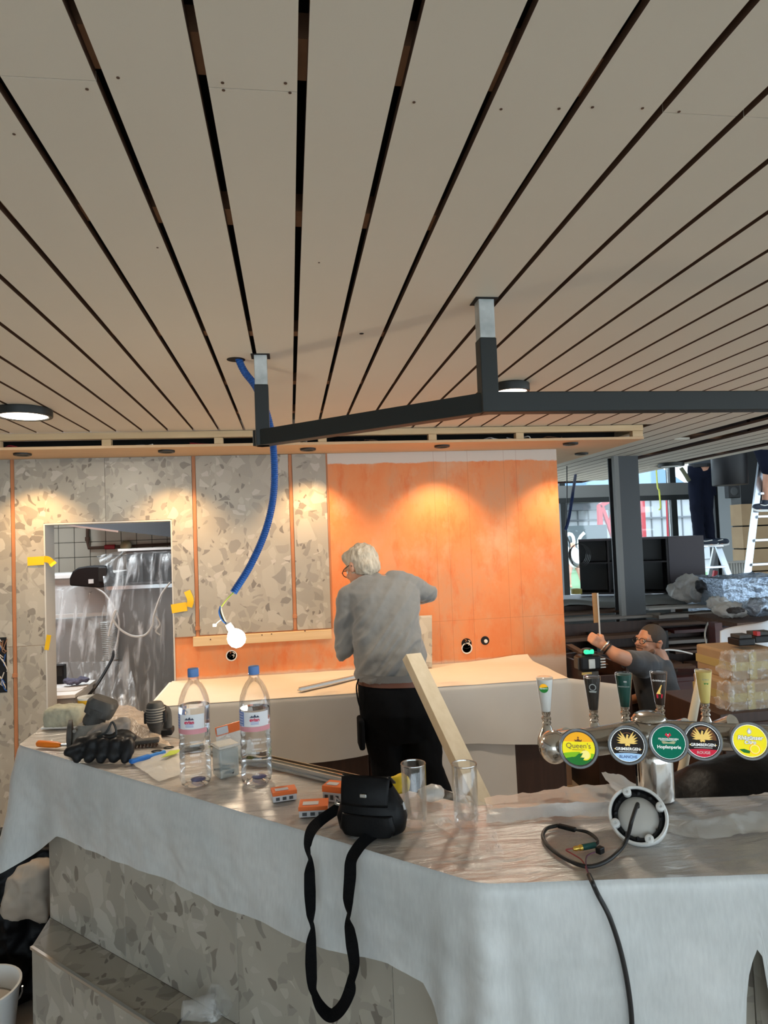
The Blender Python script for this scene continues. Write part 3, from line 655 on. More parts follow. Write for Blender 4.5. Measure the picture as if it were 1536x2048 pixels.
cord('drain_hose', [Yp(227, 1303, 5.55), Yp(224, 1318, 5.4), Yp(205, 1352, 5.2), Yp(190, 1375, 5.1), Yp(176, 1392, 5.1)], .011, M_BLKP, 'black hose running down past the kitchen table', 'hose')
# small table with papers, cloth and a dark device
TY = 4.95
a = Yp(92, 1388, TY); b_ = Yp(176, 1372, TY + .45)
t = thing('kitchen_table', 'small worn wooden table inside the kitchen doorway', 'table', ((a.x + b_.x) / 2, TY + .2, 0))
zt = Yp(100, 1392, TY).z
MB().bx(-1.80, Yp(150, 1385, TY).x, TY, TY + .5, zt - .025, zt).build('table_top', M_WHITE, t, bevel=.003)
MB().bx(-1.80, Yp(146, 1385, TY).x, TY + .012, TY + .03, zt - .11, zt - .026).build('apron', M_GREYP, t)
for x, y in ((Yp(143, 1400, TY).x, TY + .03), (Yp(143, 1400, TY).x, TY + .46), (-1.77, TY + .03), (-1.77, TY + .46)): MB().bx(x - .03, x + .02, y - .01, y + .04, 0, zt - .026).build('leg', M_GREYP, t)
MB().bx(Yp(150, 1385, TY).x - .015, Yp(150, 1385, TY).x - .003, TY + .075, TY + .43, .05, zt - .026).build('side_panel', M_PLAST, t)
q = Zp(128, 1382, zt)
tag(MB().prism([(-.10, -.05), (.09, -.06), (.13, .07), (-.08, .07)], 0, .004, M=Matrix.Translation((q.x, q.y + .03, zt + .0005))).build('paper_sheet', M_PAPER), 'white paper sheet on the kitchen table', 'paper')
me = remesh(MB().sph((0, 0, .02), (.07, .05, .02)).sph((.05, .01, .03), (.05, .04, .02)).sph((-.05, .0, .028), (.04, .03, .02)), 'rag', .006, 2, disp=lambda p: .012 * fbm(p, 30))
me.transform(Matrix.Translation((q.x + .03, q.y + .16, zt + .012))); tag(skin('cleaning_cloth', me, mk('blue_grey_rag', (.10, .10, .15), .9), None, (q.x + .03, q.y + .16, zt)), 'crumpled blue grey rag behind the paper sheet', 'cloth')
q = Zp(110, 1374, zt); t = thing('card_terminal', 'black upright device standing on the kitchen table', 'device', (q.x, q.y + .1, zt))
MB().bx(q.x - .045, q.x + .03, q.y + .10, q.y + .17, zt + .0005, zt + .14).build('body', M_BLKP, t, bevel=.006); MB().bx(q.x - .035, q.x + .02, q.y + .0975, q.y + .0995, zt + .06, zt + .125).build('screen', M_BLK, t)
# white sack by the right jamb
me = remesh(MB().cap((-.72, 5.0, .75), (-.70, 5.0, 1.02), .09, .045).cap((-.72, 5.0, .70), (-.75, 5.0, .5), .09, .10).cap((-.75, 5., .3), (-.75, 5., .12), .12, .11).cap((-.75, 5., .5), (-.75, 5., .3), .1, .12), 'sack', .012, 3, disp=lambda p: .02 * fbm(p, 9))
tag(skin('plaster_sack', me, M_PAPER, None, (-.75, 5.0, 0)), 'white paper sack leaning behind the right jamb', 'sack')

# ------------------------------------------------------------------ right-hand side: column, window wall, outside
cp = Zp(1238, 912, CZ)
t = thing('steel_column', 'dark grey steel column between the orange wall and windows', 'column', (cp.x + .10, cp.y + .1, 0)); t['kind'] = 'structure'; del t['category']
cw, chh = .20, CZ - .001
MB().bx(cp.x - .015, cp.x - .015 + cw, cp.y, cp.y + .012, 0, chh).build('flange', M_STEEL, t); MB().bx(cp.x - .015, cp.x - .015 + cw, cp.y + .19, cp.y + .202, 0, chh).build('flange', M_STEEL, t)
MB().bx(cp.x + .08, cp.x + .09, cp.y + .0125, cp.y + .1895, 0, chh).build('web', M_STEEL, t)
MB().bx(cp.x - .062, cp.x - .018, cp.y - .02, cp.y + .03, .80, chh).build('trim_strip', mk('pale_strip', (.20, .20, .195), .6), t)
WWY = 10.3
trans = [Yp(1300, y, WWY).z for y in (952, 975, 990)]
ww = thing('wall_window', 'glazed window wall with dark frames facing the yard', None, (6, WWY, 0), kind='structure')
def mull(px, wpx, z0=0., z1=3.3): 
    a = Yp(px, 1020, WWY); hw = wpx / 1340 * 10.6 / 2; MB().bx(a.x - hw, a.x + hw, WWY - .06, WWY + .06, z0, z1).build('mullion', M_FRAME, ww)
for px, wpx in ((1124, 12), (1239, 12), (1345, 13), (1446, 20)): mull(px, wpx)
zt0, zt1 = Yp(1350, 990, WWY).z, Yp(1350, 966, WWY).z
MB().bx(3.2, 9.5, WWY - .065, WWY + .065, zt0, zt1).build('transom', mk('grey_transom', (.19, .19, .18), .6), ww)
MB().bx(3.2, 9.5, WWY - .07, WWY + .07, zt0 - .08, zt0 - .001).build('transom', M_FRAME, ww)
MB().bx(3.2, 9.5, WWY - .07, WWY + .07, 0, .55).build('sill_wall', M_FRAME, ww)
mx_ = [3.2] + [Yp(px, 1020, WWY).x for px in (1124, 1239, 1345, 1446)] + [9.5]
for i in range(5):
    for z0, z1 in ((.551, zt0 - .081), (zt1 + .001, 3.3)): MB().bx(mx_[i] + .06, mx_[i + 1] - .06, WWY - .004, WWY + .004, z0, z1).build('pane', M_PANE, ww)
struct(MB().bx(4.23, 9.7, 5.62, 10.4, 3.31, 3.40).build('ceiling_hall_added', M_DECK), 'unseen dark deck added to keep daylight off the hall')  # cover out of view, added to darken the hall by the windows
struct(MB().bx(9.6, 9.72, 4.5, 9.89, 0, 3.30).build('wall_right_added', mk('charcoal_wall', (.030, .032, .034), .7)), 'unseen side wall added to darken the hall')  # out of view, added to cut the daylight at the right back
# dark pier and pale column right of the windows
q0 = Yp(1452, 1000, 9.6)
struct(MB().bx(q0.x, q0.x + .12, 9.6, 9.8, 0, 3.2).build('trim_2', M_FRAME), 'dark window pier')
q1 = Yp(1462, 1000, 9.2); q2 = Yp(1482, 1000, 9.2)
struct(MB().bx(q1.x, q2.x, 9.2, 9.5, 0, 3.2).build('trim_3', mk('pale_grey_column', (.16, .17, .17), .6)), 'pale grey pier right of the ladder')
struct(MB().bx(q2.x + .05, 14, 9.9, 10.1, 0, 3.2).build('wall_right_dark', mk('charcoal_wall', (.030, .032, .034), .7)), 'charcoal wall at the right')
# ventilation grille on the pier
q = Yp(1462, 983, 9.15); t = thing('wall_speaker', 'black square loudspeaker on the pale grey pier', 'speaker', (q.x, 9.15, q.z))
MB().box((q.x, 9.12, q.z), (.19, .1, .2)).build('cabinet', M_BLKP, t, bevel=.01); MB().lathe([(.07, 0), (.06, .004), (.02, -.004)], 20, (q.x, 9.069, q.z), (0, -1, 0)).build('cone', M_BLK, t, smooth=True)
# outside
struct(MB().bx(-2, 40, WWY + .4, 60, -.12, -.02).build('ground_outside', M_TARMAC), 'pale yard outside the windows')
struct(MB().bx(4, 16, 19.5, 30, -.019, -.005).build('ground_pitch', M_GRASS), 'green pitch outside')
fy = 34.0
fc = thing('clad_building', 'white clad hall with ribbed walls outside the windows', 'building', (14, fy, 0))
MB().bx(6, 40, fy, fy + 1, 0, 3.62).build('wall', M_FACADE, fc)
for i in range(56): MB().bx(8 + i * .6, 8.06 + i * .6, fy - .05, fy - .001, .6, 3.4).build('rib', mk('grey_rib', (.16, .17, .18), .6), fc)
for z in (.9, 2.3): MB().bx(6, 40, fy - .16, fy - .06, z, z + .09).build('girt', mk('grey_girt', (.14, .15, .16), .6), fc)
MB().bx(6, Yp(1215, 990, fy).x, fy - 1.6, fy - .2, 3.25, 3.85).build('canopy', M_GALV, fc)
MB().bx(6, Yp(1205, 990, fy).x, fy - 1.4, fy - .3, 2.85, 3.2).build('canopy_beam', M_STEEL, fc)
MB().bx(6, 40, fy - .3, fy - .17, 3.42, 3.62).build('eaves', M_FACADE, fc)
xr = Yp(1388, 960, fy).x
MB().add([(6, fy - .3, 3.64), (xr, fy - .3, 3.64), (xr, fy + 7, 7.2), (6, fy + 7, 7.2), (6, fy - .3, 3.70), (xr, fy - .3, 3.70), (xr, fy + 7, 7.26), (6, fy + 7, 7.26)], [(0, 1, 2, 3), (7, 6, 5, 4), (0, 4, 5, 1), (1, 5, 6, 2), (2, 6, 7, 3), (3, 7, 4, 0)]).build('sky_strip', mk('sky_strip_blue', (.035, .105, .19), .5), fc)  # sloped blue slab added in place of the strip of sky
rf = thing('red_steel_frame', 'red steel portal frame in front of the white hall', 'frame', (14, fy - 3, 0))
ry = 30.0
def rp(x, y): return Yp(x, y, ry)
MB().beam(Vector((rp(1199,1062).x,ry,-.02)), rp(1199, 1010), .2, .2, (0, 1, 0)).build('post', M_RED, rf); MB().beam(rp(1199, 1012), rp(1262, 976), .2, .2, (0, 1, 0)).build('rafter', M_RED, rf)
MB().beam(rp(1203, 1012), rp(1226, 1074), .16, .16, (0, 1, 0)).build('brace', M_RED, rf); MB().beam(rp(1230, 1000), rp(1218, 1046), .08, .08, (0, 1, 0)).build('tie', M_RED, rf)
MB().beam(Vector((rp(1288,1100).x,ry,-.02)), rp(1282, 972), .2, .2, (0, 1, 0)).build('post', M_RED, rf); MB().beam(Vector((rp(1339,1100).x,ry,-.02)), rp(1335, 972), .16, .16, (0, 1, 0)).build('post', M_RED, rf)
MB().beam(rp(1400, 1064), rp(1445, 1061), .2, .24).build('rail', M_RED, rf)
by = 28.0
bl = [Yp(1134, 1052, by), Yp(1214, 1056, by)]
t = thing('yard_banner', 'dark grey banner with pale figures outside the window', 'banner', (bl[0].x + .8, by, 0))
zb0 = Yp(1170, 1128, by).z
MB().bx(bl[0].x - .3, bl[1].x, by, by + .05, zb0, bl[0].z).build('board', mk('grey_banner', (.085, .095, .105), .7), t)
MT = lambda p, s=1.: Matrix.Translation(p) @ Matrix.Rotation(PI / 2, 4, 'X')
MB().bx(bl[0].x, bl[0].x + .08, by + .06, by + .12, -.02, bl[0].z).build('post', M_STEEL, t); MB().bx(bl[1].x - .1, bl[1].x - .02, by + .06, by + .12, -.02, bl[0].z).build('post', M_STEEL, t)
text('06', 1.15, M_WHITE, t, MT(Yp(1152, 1085, by - .02)), bold=.02)
# footballer far away
fp = Yp(1147, 1130, 20.0); sc_ = 1.
pm = MB(); fx, fz = fp.x, 0.
fb = Vector((fx, 20.0, 0))
zt_ = Yp(1147, 1088, 20.).z
def V(x, z, y=0): return fb + Vector((x, y, z))
hgt = max(zt_, 1.4)
k = hgt / 1.75
me = remesh(MB().sph(V(0, 1.64 * k), (.09, .1, .12)).cap(V(0, 1.5 * k), V(0, 1.55 * k), .06, .06).cap(V(0, 1.35 * k), V(0, .95 * k), .17, .15).cap(V(-.1, .9 * k), V(-.16, .5 * k), .09, .065).cap(V(-.16, .5 * k), V(-.14, .08 * k), .065, .04).cap(V(.1, .9 * k), V(.2, .5 * k), .09, .065).cap(V(.2, .5 * k), V(.26, .1 * k), .065, .04)
    .cap(V(-.2, 1.4 * k), V(-.28, 1.1 * k), .055, .045).cap(V(-.28, 1.1 * k), V(-.18, .95 * k), .045, .035).cap(V(.2, 1.4 * k), V(.3, 1.12 * k), .055, .045).cap(V(.3, 1.12 * k), V(.22, .98 * k), .045, .035).cap(V(-.14, .05), V(-.16, .05, -.12), .045, .04).cap(V(.26, .06), V(.3, .06, -.1), .045, .04), 'footballer', .03, 2)
fbo = tag(skin('person', me, M_SKIN, None, fb), 'person in white kit walking on the pitch outside', 'person')
me = remesh(MB().cap(V(0, 1.37 * k), V(0, .98 * k), .195, .18).cap(V(-.2, 1.4 * k), V(-.26, 1.18 * k), .075, .07).cap(V(.2, 1.4 * k), V(.28, 1.2 * k), .075, .07), 'jersey', .03, 2); skin('jersey', me, M_WHITE, fbo)
# ================================================================== back counter with its paper cover
KZ = .885; KF = 3.81
XL, XR = -.80, 1.60
t = thing('back_counter', 'dark wooden back counter below the orange wall', 'counter', ((XL + XR) / 2, 4.15, 0))
MB().bx(XL + .03, XR - .02, KF + .05, WY - .002, .10, KZ - .03).build('carcass', M_DWOOD, t)
MB().bx(XL, XR, KF + .012, WY - .002, KZ - .03, KZ - .002).build('worktop', M_WHITE, t, bevel=.003)
MB().bx(XL + .05, XR - .04, KF + .10, WY - .05, 0, .10).build('plinth', M_BLK, t)
for i in range(4):
    x = XL + .05 + i * .58; o = MB().bx(x, x + .57, KF + .030, KF + .049, .12, KZ - .05).build('door', M_DWOOD, t, bevel=.003); MB().bx(x + .50, x + .512, KF + .018, KF + .029, .60, .72).build('handle', M_STAIN, o)
# paper: one long sheet over the top and down the front, with a second sheet lower right
pc = thing('paper_cover', 'white paper sheet laid over the back counter', 'paper cover', (.4, 3.9, KZ))
def ptop(u, v):
    x = lerp(XL + .02, XR, u); y = lerp(KF, WY - .006, v)
    return Vector((x + .06 * (1 - v) * (1 - u) * 0, y, KZ + .003 + .004 * fbm((x * 2, y * 2, 1), 1.5) + .03 * max(0, (v - .82) / .18) ** 2 * (.5 + .5 * math.sin(x * 5)) * min(1., max(0., (x - 1.0) / .5))))
MB().grid(ptop, 70, 16).build('top_sheet', M_PAPER, pc, smooth=True)
hem_l = [(-.8, .52), (.0, .525), (.33, .535), (.62, .575), (.70, .56), (1.0, .56), (1.62, .50), (2.3, .45)]
xe_ = Yp(1244, 1376, 3.55).x
def pfr(u, v):
    x = lerp(XL + .02, xe_ + .02, u); z1 = interp([h_[0] for h_ in hem_l], [h_[1] for h_ in hem_l], x)
    bend = max(0., x - XR)
    top = KZ + .003 - bend * .06
    y = KF - .006 - .85 * bend
    z = lerp(top, z1, v)
    r = .010 * math.sin(x * 6 + 1) * v + .014 * fbm((x * 1.3, z, 2), 2.2) * v
    if v < .06: y += .012 * (1 - v / .06) ** 2
    return Vector((x, y - r - .008 * v, z))
MB().grid(pfr, 90, 26).build('front_sheet', M_PAPER, pc, smooth=True)
x0, x1 = Yp(885, 1520, KF).x, Yp(1032, 1520, KF).x
MB().grid(lambda u, v: Vector((lerp(x0 - .05 * v, x1, u), KF + .008 - .012 * v + .004 * math.sin(u * 9), lerp(.60, .20, v))), 20, 10).build('lower_sheet', M_PAPER, pc, smooth=True)
# steel rule on the counter
a = Zp(598, 1384, KZ + .008); b_ = Zp(716, 1357, KZ + .008)
t = thing('steel_profile', 'thin grey steel profile lying across the papered counter', 'profile', (a + b_) / 2)
MB().beam(a + Vector((0, 0, .008)), b_ + Vector((0, 0, .008)), .035, .006).build('base_strip', M_STAIN, t); MB().beam(a + Vector((0, .012, .017)), b_ + Vector((0, .012, .017)), .006, .012).build('upstand', M_CHROME2, t)
# pencil outline ellipse is too faint to build; terrazzo offcut leaning on the wall
q0 = Yp(828, 1230, 4.42); q1 = Yp(867, 1232, 4.42); zt_ = q1.z
tag(MB().add([(q0.x - .14, 4.36, KZ + .012), (q1.x - .035, 4.36, KZ + .012), (q1.x, 4.47, zt_), (q0.x - .14, 4.47, zt_), (q0.x - .14, 4.372, KZ + .012), (q1.x - .035, 4.372, KZ + .012), (q1.x, 4.482, zt_), (q0.x - .14, 4.482, zt_)],
    [(0, 1, 2, 3), (7, 6, 5, 4), (0, 4, 5, 1), (1, 5, 6, 2), (2, 6, 7, 3), (3, 7, 4, 0)]).build('terrazzo_offcut', M_TER), 'terrazzo offcut leaning on the orange wall beside the man', 'stone panel')
# laser level
q = Zp(1180, 1357, KZ + .004); q = Vector((q.x, q.y + .02, KZ + .010))
t = thing('laser_level', 'black laser level with a glowing green top on the counter', 'laser level', q)
MB().box(q + Vector((0, 0, .085)), (.135, .09, .09)).build('body', M_BLKP, t, bevel=.018, seg=3)
MB().box(q + Vector((.0, 0, .02)), (.10, .075, .038)).build('base', M_DUSTYB, t, bevel=.008)
MB().box(q + Vector((-.03, -.046, .03)), (.06, .004, .014)).build('level_vial', mk('brass', (.5, .33, .1), .4, .6), t)
MB().lathe([(.030, 0), (.034, .012), (.030, .016), (.034, .030), (.026, .034), (.02, .036)], 16, q + Vector((.0, 0, .131))).build('lens_ring', M_BLK, t, smooth=True)
MB().box(q + Vector((.0, -.012, .150)), (.056, .045, .026)).build('green_window', M_GREEN, t, bevel=.006)
MB().box(q + Vector((.004, -.047, .083)), (.040, .006, .055)).build('front_window', M_GALV, t, bevel=.003)
for s_ in (-1, 1): MB().box(q + Vector((s_ * .069, 0, .085)), (.010, .06, .07)).build('bumper', M_DUSTYB, t, bevel=.004)
for i in range(4): MB().box(q + Vector((.072, -.047, .06 + i * .016)), (.03, .006, .006)).build('grip_rib', M_GALV, t)

# ================================================================== clutter on the right
def plankbox(name, a, b, w_, h_, mat, label, cat_='plank', group=None):
    return tag(MB().beam(a, b, w_, h_).build(name, mat, bevel=.002, seg=1), label, cat_, group)
# dark cabinet with an open top in front of the kneeling man
q = Yp(1262, 1362, 4.15); ql = Yp(1125, 1345, 4.15)
zc = .86
t = thing('drawer_cabinet', 'dark wood open-topped cabinet behind the laser level', 'cabinet', ((ql.x + q.x) / 2, 4.35, 0))
cx0, cx1 = 1.92, q.x
MB().bx(cx0, cx1, 4.15, 4.17, 0, zc - .05).build('front_panel', M_DWOOD, t); MB().bx(cx0, cx1, 4.62, 4.64, 0, zc + .02).build('back_panel', M_DWOOD, t)
MB().bx(cx0, cx0 + .02, 4.1705, 4.6195, 0, zc).build('side_panel', M_DWOOD, t); MB().bx(cx1 - .02, cx1, 4.1705, 4.6195, 0, zc).build('side_panel', M_DWOOD, t)
MB().bx(cx0 + .02, cx1 - .02, 4.1705, 4.6195, .3, .32).build('shelf', M_DWOOD, t)
MB().beam((cx0 + .05, 4.66, zc + .07), (cx1 - .1, 4.3, zc - .02), .05, .02).build('loose_slat', M_OLDP, t)
# long low table carrying the planks
PZ = 1.03
t = thing('work_table', 'dark table under the grey sheet and the black shelf unit', 'table', (3.1, 6.7, 0))
MB().bx(2.2, 3.95, 6.25, 7.35, PZ - .05, PZ).build('table_top', M_DWOOD, t, bevel=.004)
for x in (2.3, 3.85):
    for y in (6.35, 7.25): MB().bx(x - .04, x + .04, y - .04, y + .04, 0, PZ - .05).build('leg', M_DWOOD, t)
random.seed(3)
PL = [  # x0, x1, y, z, w, h, rot, mat, label
 (2.15, 3.9, 5.55, .70, .16, .02, 0, M_OLDP, 'lowest brown plank end left of the steel column'),
 (3.3, 4.75, 5.60, .66, .15, .025, 2, M_OLDP, 'brown plank lowest in the pile beside the cropped head'),
 (3.1, 4.7, 5.58, .75, .16, .03, -1, M_GREYP, 'grey plank in the pile above the cropped head'),
 (2.2, 3.3, 5.60, .82, .14, .03, 3, M_OLDP, 'dark plank slanting behind the raised hand'),
 (3.3, 4.9, 5.60, .84, .17, .03, 1, M_RWOOD, 'reddish plank halfway up the pile'),
 (3.2, 4.6, 5.62, .90, .15, .025, -2, M_OLDP, 'brown plank just under the pale boards'),
 (2.1, 3.4, 5.85, .955, .16, .022, -2, M_GREYP, 'grey plank on the table left of the column'),
 (2.2, 3.2, 6.05, .985, .17, .02, 4, M_OLDP, 'brown plank under the grey sheet'),
 (3.25, 4.85, 5.75, .955, .17, .03, 1, M_GREYP, 'long grey plank in front of the shelf unit'),
 (3.3, 4.55, 5.95, 1.000, .18, .02, -3, mk('pale_board', (.42, .41, .39), .6), 'pale board on top of the pile in front of the shelf unit'),
 (3.9, 5.0, 5.62, .995, .16, .025, 2, mk('beige_board', (.46, .38, .30), .65), 'beige board end sticking out above the red cabinet')]
for x0, x1, y, z, w_, h_, ro, m_, lb in PL:
    d = math.tan(math.radians(ro)) * (x1 - x0) / 2
    plankbox('plank', (x0, y - d, z), (x1, y + d, z), w_, h_, m_, lb, group='planks piled on the right')
for i, (x0, x1, z) in enumerate(((2.3, 3.3, .58), (3.4, 4.7, .56), (3.6, 4.8, .48), (2.4, 3.5, .49))):
    plankbox('plank', (x0, 5.45, z), (x1, 5.5 + .03 * i, z), .18, .03, M_OLDP, ['dusty plank low behind the dark cabinet', 'dusty plank low beside the red cabinet', 'bottom plank beside the red cabinet', 'bottom plank behind the dark cabinet'][i], group='planks piled on the right')
t = thing('plank_trestle', 'dark trestle holding the lower planks', 'trestle', (3.5, 5.5, 0))
MB().bx(2.15, 3.80, 5.70, 5.72, 0, .93).build('added_dark_panel', M_DWOOD, t)  # dark panel added to hide the bright floor behind the planks
MB().bx(2.3, 3.8, 5.42, 5.56, .40, .46).build('cross_beam', M_DWOOD, t)
for x in (2.5, 3.2, 3.7): MB().bx(x - .03, x + .03, 5.44, 5.54, 0, .40).build('leg', M_DWOOD, t)
for x in (2.6, 3.2, 3.7): MB().bx(x - .03, x + .03, 5.48, 5.68, .461, .86).build('stacking_post', M_BLK, t)
# grey sheet lying over the table
def gs(u, v):
    x = lerp(2.25, 4.3, u); y = lerp(6.15, 6.74, v); return Vector((x, y - .05 * math.sin(u * 7) * (1 - v), PZ + .018 + .06 * math.exp(-((u - .2) / .12) ** 2) * (1 - v) + .012 * fbm((x, y, 3), 3.5) - (.05 * (1 - v / .15) if v < .15 else 0)))
tag(MB().grid(gs, 40, 14).build('dust_sheet', mk('grey_dust_sheet', (.20, .215, .22), .85), smooth=True, solid=.003), 'grey dust sheet spread under the black shelf unit', 'dust sheet')
# black shelf unit
sy = 6.75
a = Yp(1166, 1075, sy); b_ = Yp(1322, 1075, sy); zb = PZ + .035; zt_ = a.z - .0
t = thing('shelf_unit', 'black open shelf unit with six compartments on the table', 'shelf', ((a.x + b_.x) / 2, sy, zb))
M_SH = mk('black_shelf_board', (.020, .017, .020), .55); M_SH_LIT = mk('lit_black_side', (.055, .046, .055), .5)  # second one: lighter plum copy of the black, painted as its lit side
x0, x1, dp = a.x, b_.x + .02, .36
zt_ = Yp(1250, 1076, sy).z
MB().bx(x0, x1, sy, sy + dp, zt_ - .022, zt_).build('top_board', M_SH_LIT, t, bevel=.001, seg=1); MB().bx(x0, x1, sy, sy + dp, zb, zb + .02).build('bottom_board', M_SH, t)
for i in range(4):
    xx = lerp(x0, x1 - .02, i / 3); MB().bx(xx, xx + .02, sy + .001, sy + dp, zb + .0205, zt_ - .0225).build('upright', M_SH, t)
for i in range(3):
    xa_, xb_ = lerp(x0, x1 - .02, i / 3) + .0205, lerp(x0, x1 - .02, (i + 1) / 3) - .0005; MB().bx(xa_, xb_, sy + .006, sy + dp - .01, lerp(zb, zt_, .55), lerp(zb, zt_, .55) + .016).build('shelf_board', M_SH, t)
MB().bx(x0 + .02, x1 - .02, sy + dp - .008, sy + dp, zb + .02, zt_ - .023).build('back_board', M_BLK, t)
xs = Yp(1380, 1076, sy + .1).x
t2 = MB().bx(x1 + .045, xs + .03, sy - .12, sy + .16, PZ + .002, zt_ - .002).build('side_cabinet', M_SH_LIT, None, bevel=.002); t2.rotation_euler.z = -.25
t.rotation_euler.z = -.42; t.location = (t.location.x, t.location.y + .03, t.location.z)
tag(t2, 'closed cabinet painted as the lit side of the black shelf unit', 'cabinet')
# yellow tape roll and coiled wire
q = Yp(1152, 1167, 6.4); tag(MB().lathe([(.055, 0), (.055, .05), (.036, .05), (.036, 0)], 20, (q.x, 6.4, PZ + .10), caps=False).build('tape_roll', mk('yellow_roll', (.46, .38, .10), .5), smooth=True), 'small yellow tape roll beside the shelf unit', 'tape roll')
wc = Yp(1157, 1108, 6.6); t = thing('wire_coil', 'loose coil of black wire hanging before the window', 'wire', (wc.x, 6.6, wc.z))
for i in range(4):
    pts = [(wc.x + (.085 + .012 * i) * math.cos(a_ / 24 * 2 * PI) + .01 * i, 6.6 + .012 * i, wc.z + (.105 + .006 * i) * math.sin(a_ / 24 * 2 * PI) - .006 * i) for a_ in range(25)]
    MB().tube(pts, .004, 5).build('loop', M_RUBBER, t)
MB().tube(cat([Vector((Yp(1140, 1060, 6.6).x, 6.6, CZ)), Yp(1134, 1000, 6.6), Yp(1132, 1060, 6.6), Yp(1140, 1090, 6.6), Yp(1138, 1110, 6.6), Yp(1147, 1130, 6.6)], 6), .006, 5).build('loop_tail', M_RUBBER, t)
cord('hanging_conduit', [Zp(1151, 950, 2.43), Yp(1146, 985, 6.4), Yp(1137, 1040, 6.4), Yp(1131, 1060, 6.4)], .016, mk('navy_conduit', (.01, .03, .13), .5), 'dark blue conduit hanging right of the orange wall', 'conduit')
cord('yellow_lead', [Vector((Yp(1313, 940, 8.2).x, 8.2, 3.309)), Yp(1314, 962, 8.2), Yp(1318, 980, 8.2), Yp(1320, 1000, 8.2), Yp(1321, 1015, 8.2), Yp(1318, 1020, 8.2)], .010, mk('yellow_wire', (.65, .68, .10), .5), 'thin yellow lead dangling in front of the window', 'cable')
# red-brown cabinet, white sheet, wrapped boxes, batteries
q0 = Yp(1420, 1290, 4.6); q1 = Yp(1452, 1260, 4.6)
t = thing('red_cabinet', 'dark red cabinet with boards stacked over it', 'cabinet', (3.5, 4.8, 0))
ctz = Yp(1400, 1352, 4.7).z
MB().bx(Yp(1335, 1360, 4.7).x, 4.6, 4.7, 5.1, 0, ctz).build('body', M_RWOOD, t, bevel=.003)
for i in range(3):
    xx = lerp(Yp(1340, 1360, 4.7).x, 3.7, i / 3); MB().bx(xx, xx + .3, 4.685, 4.699, .08, ctz - .03).build('door', M_RWOOD, t, bevel=.002)
xq = Yp(1426, 1270, 4.75).x
MB().bx(xq, xq + .06, 4.72, 4.8, ctz + .001, Yp(1430, 1245, 4.75).z).build('end_panel', M_RWOOD, t)
for i, (x0p, x1p, yp) in enumerate(((1345, 1425, 1346), (1350, 1420, 1340), (1360, 1450, 1350))):
    a = Yp(x0p, yp, 4.45); b_ = Yp(x1p, yp + 8, 4.4); plankbox('plank', (a.x, 4.95 - .05 * i, ctz + .014 + .024 * i), (b_.x, 4.87 - .05 * i, ctz + .014 + .024 * i), .10, .02, M_OLDP, ['short plank lying on the red cabinet, lowest', 'short plank lying on the red cabinet, middle', 'short plank lying on the red cabinet, top'][i], group='offcuts on the red cabinet')
cord('white_lead', [Yp(1310, 1320, 4.4), Yp(1325, 1302, 4.5), Yp(1345, 1300, 4.6), Yp(1365, 1303, 4.7), Yp(1385, 1308, 4.7)], .006, M_PLAST, 'thin white lead curving over the cropped-haired man\'s back')
cord('white_lead', [Yp(1416, 1245, 4.9), Yp(1410, 1265, 4.7), Yp(1412, 1285, 4.6), Yp(1420, 1300, 4.6), Yp(1430, 1314, 4.6)], .006, M_GALV, 'grey lead hanging down the red cabinet end')
cord('black_lead', [Vector((3.3, 5.70, .976)), Vector((3.45, 5.75, .977)), Vector((3.6, 5.70, .977)), Vector((3.72, 5.76, .977)), Vector((3.82, 5.74, .977))], .006, M_RUBBER, 'black lead lying across the grey plank')
# white sheet hanging over the right cabinets
def ws(u, v):
    p = Yp(lerp(1440, 1540, u), lerp(lerp(1262, 1238, u), lerp(1292, 1300, u), v), 4.15 - .1 * v); return p + Vector((0, .03 * math.sin(u * 6), 0))
tag(MB().grid(ws, 20, 12).build('hanging_sheet', mk('white_sheet', (.62, .66, .72), .7), smooth=True, solid=.002), 'white sheet hanging above the wrapped boxes', 'sheet')
bxz = [(1463, 1570, 1303, 1362, 3.30), (1458, 1570, 1364, 1424, 3.25)]
for i, (xa_, xb_, ya, yb, Y) in enumerate(bxz):
    a = Yp(xa_, ya, Y); b_ = Yp(xb_, yb, Y)
    z0, z1 = Yp(1500, yb - 1, Y).z, Yp(1500, ya, Y).z
    t = thing('wrapped_box', ['upper film-wrapped cardboard box at the right edge', 'lower film-wrapped cardboard box at the right edge'][i], 'box', ((a.x + b_.x) / 2, Y + .15, z0), group='film wrapped boxes')
    MB().bx(a.x, b_.x, Y, Y + .32, z0, z1).build('carton', M_CARD, t, bevel=.012)
    zc_ = (z0 + z1) / 2
    MB().bx(a.x - .002, b_.x + .002, Y - .003, Y + .322, zc_ - .022, zc_ + .022).build('parcel_tape', M_BROWNT, t)
    MB().bx(lerp(a.x, b_.x, .32), lerp(a.x, b_.x, .46), Y - .0045, Y - .001, z0 + .002, z1 - .002).build('parcel_tape', M_BROWNT, t)
    def fw(u, v, a=a, b_=b_, z0=z0, z1=z1, Y=Y):
        return Vector((lerp(a.x - .02, b_.x + .02, u), Y - .016 + .012 * fbm((u * 6, v * 4, i), 3), lerp(z0, z1 + .012, v)))
    MB().grid(fw, 40, 20).build('film_wrap', M_FILM, t, smooth=True)
    me = remesh(MB().sph((a.x - .01, Y + .02, z1 - .03), (.035, .05, .04)).sph((a.x - .025, Y + .03, zc_ - .02), (.03, .05, .045)), 'film_knot', .007, 1, disp=lambda p: .015 * fbm(p, 40)); skin('film_knot', me, M_FILM, t)
a = Yp(1440, 1426, 3.2); z0 = Yp(1500, 1424, 3.2).z
t = thing('low_cupboard', 'dark wood low cupboard carrying the wrapped boxes', 'cupboard', (a.x + .4, 3.5, 0))
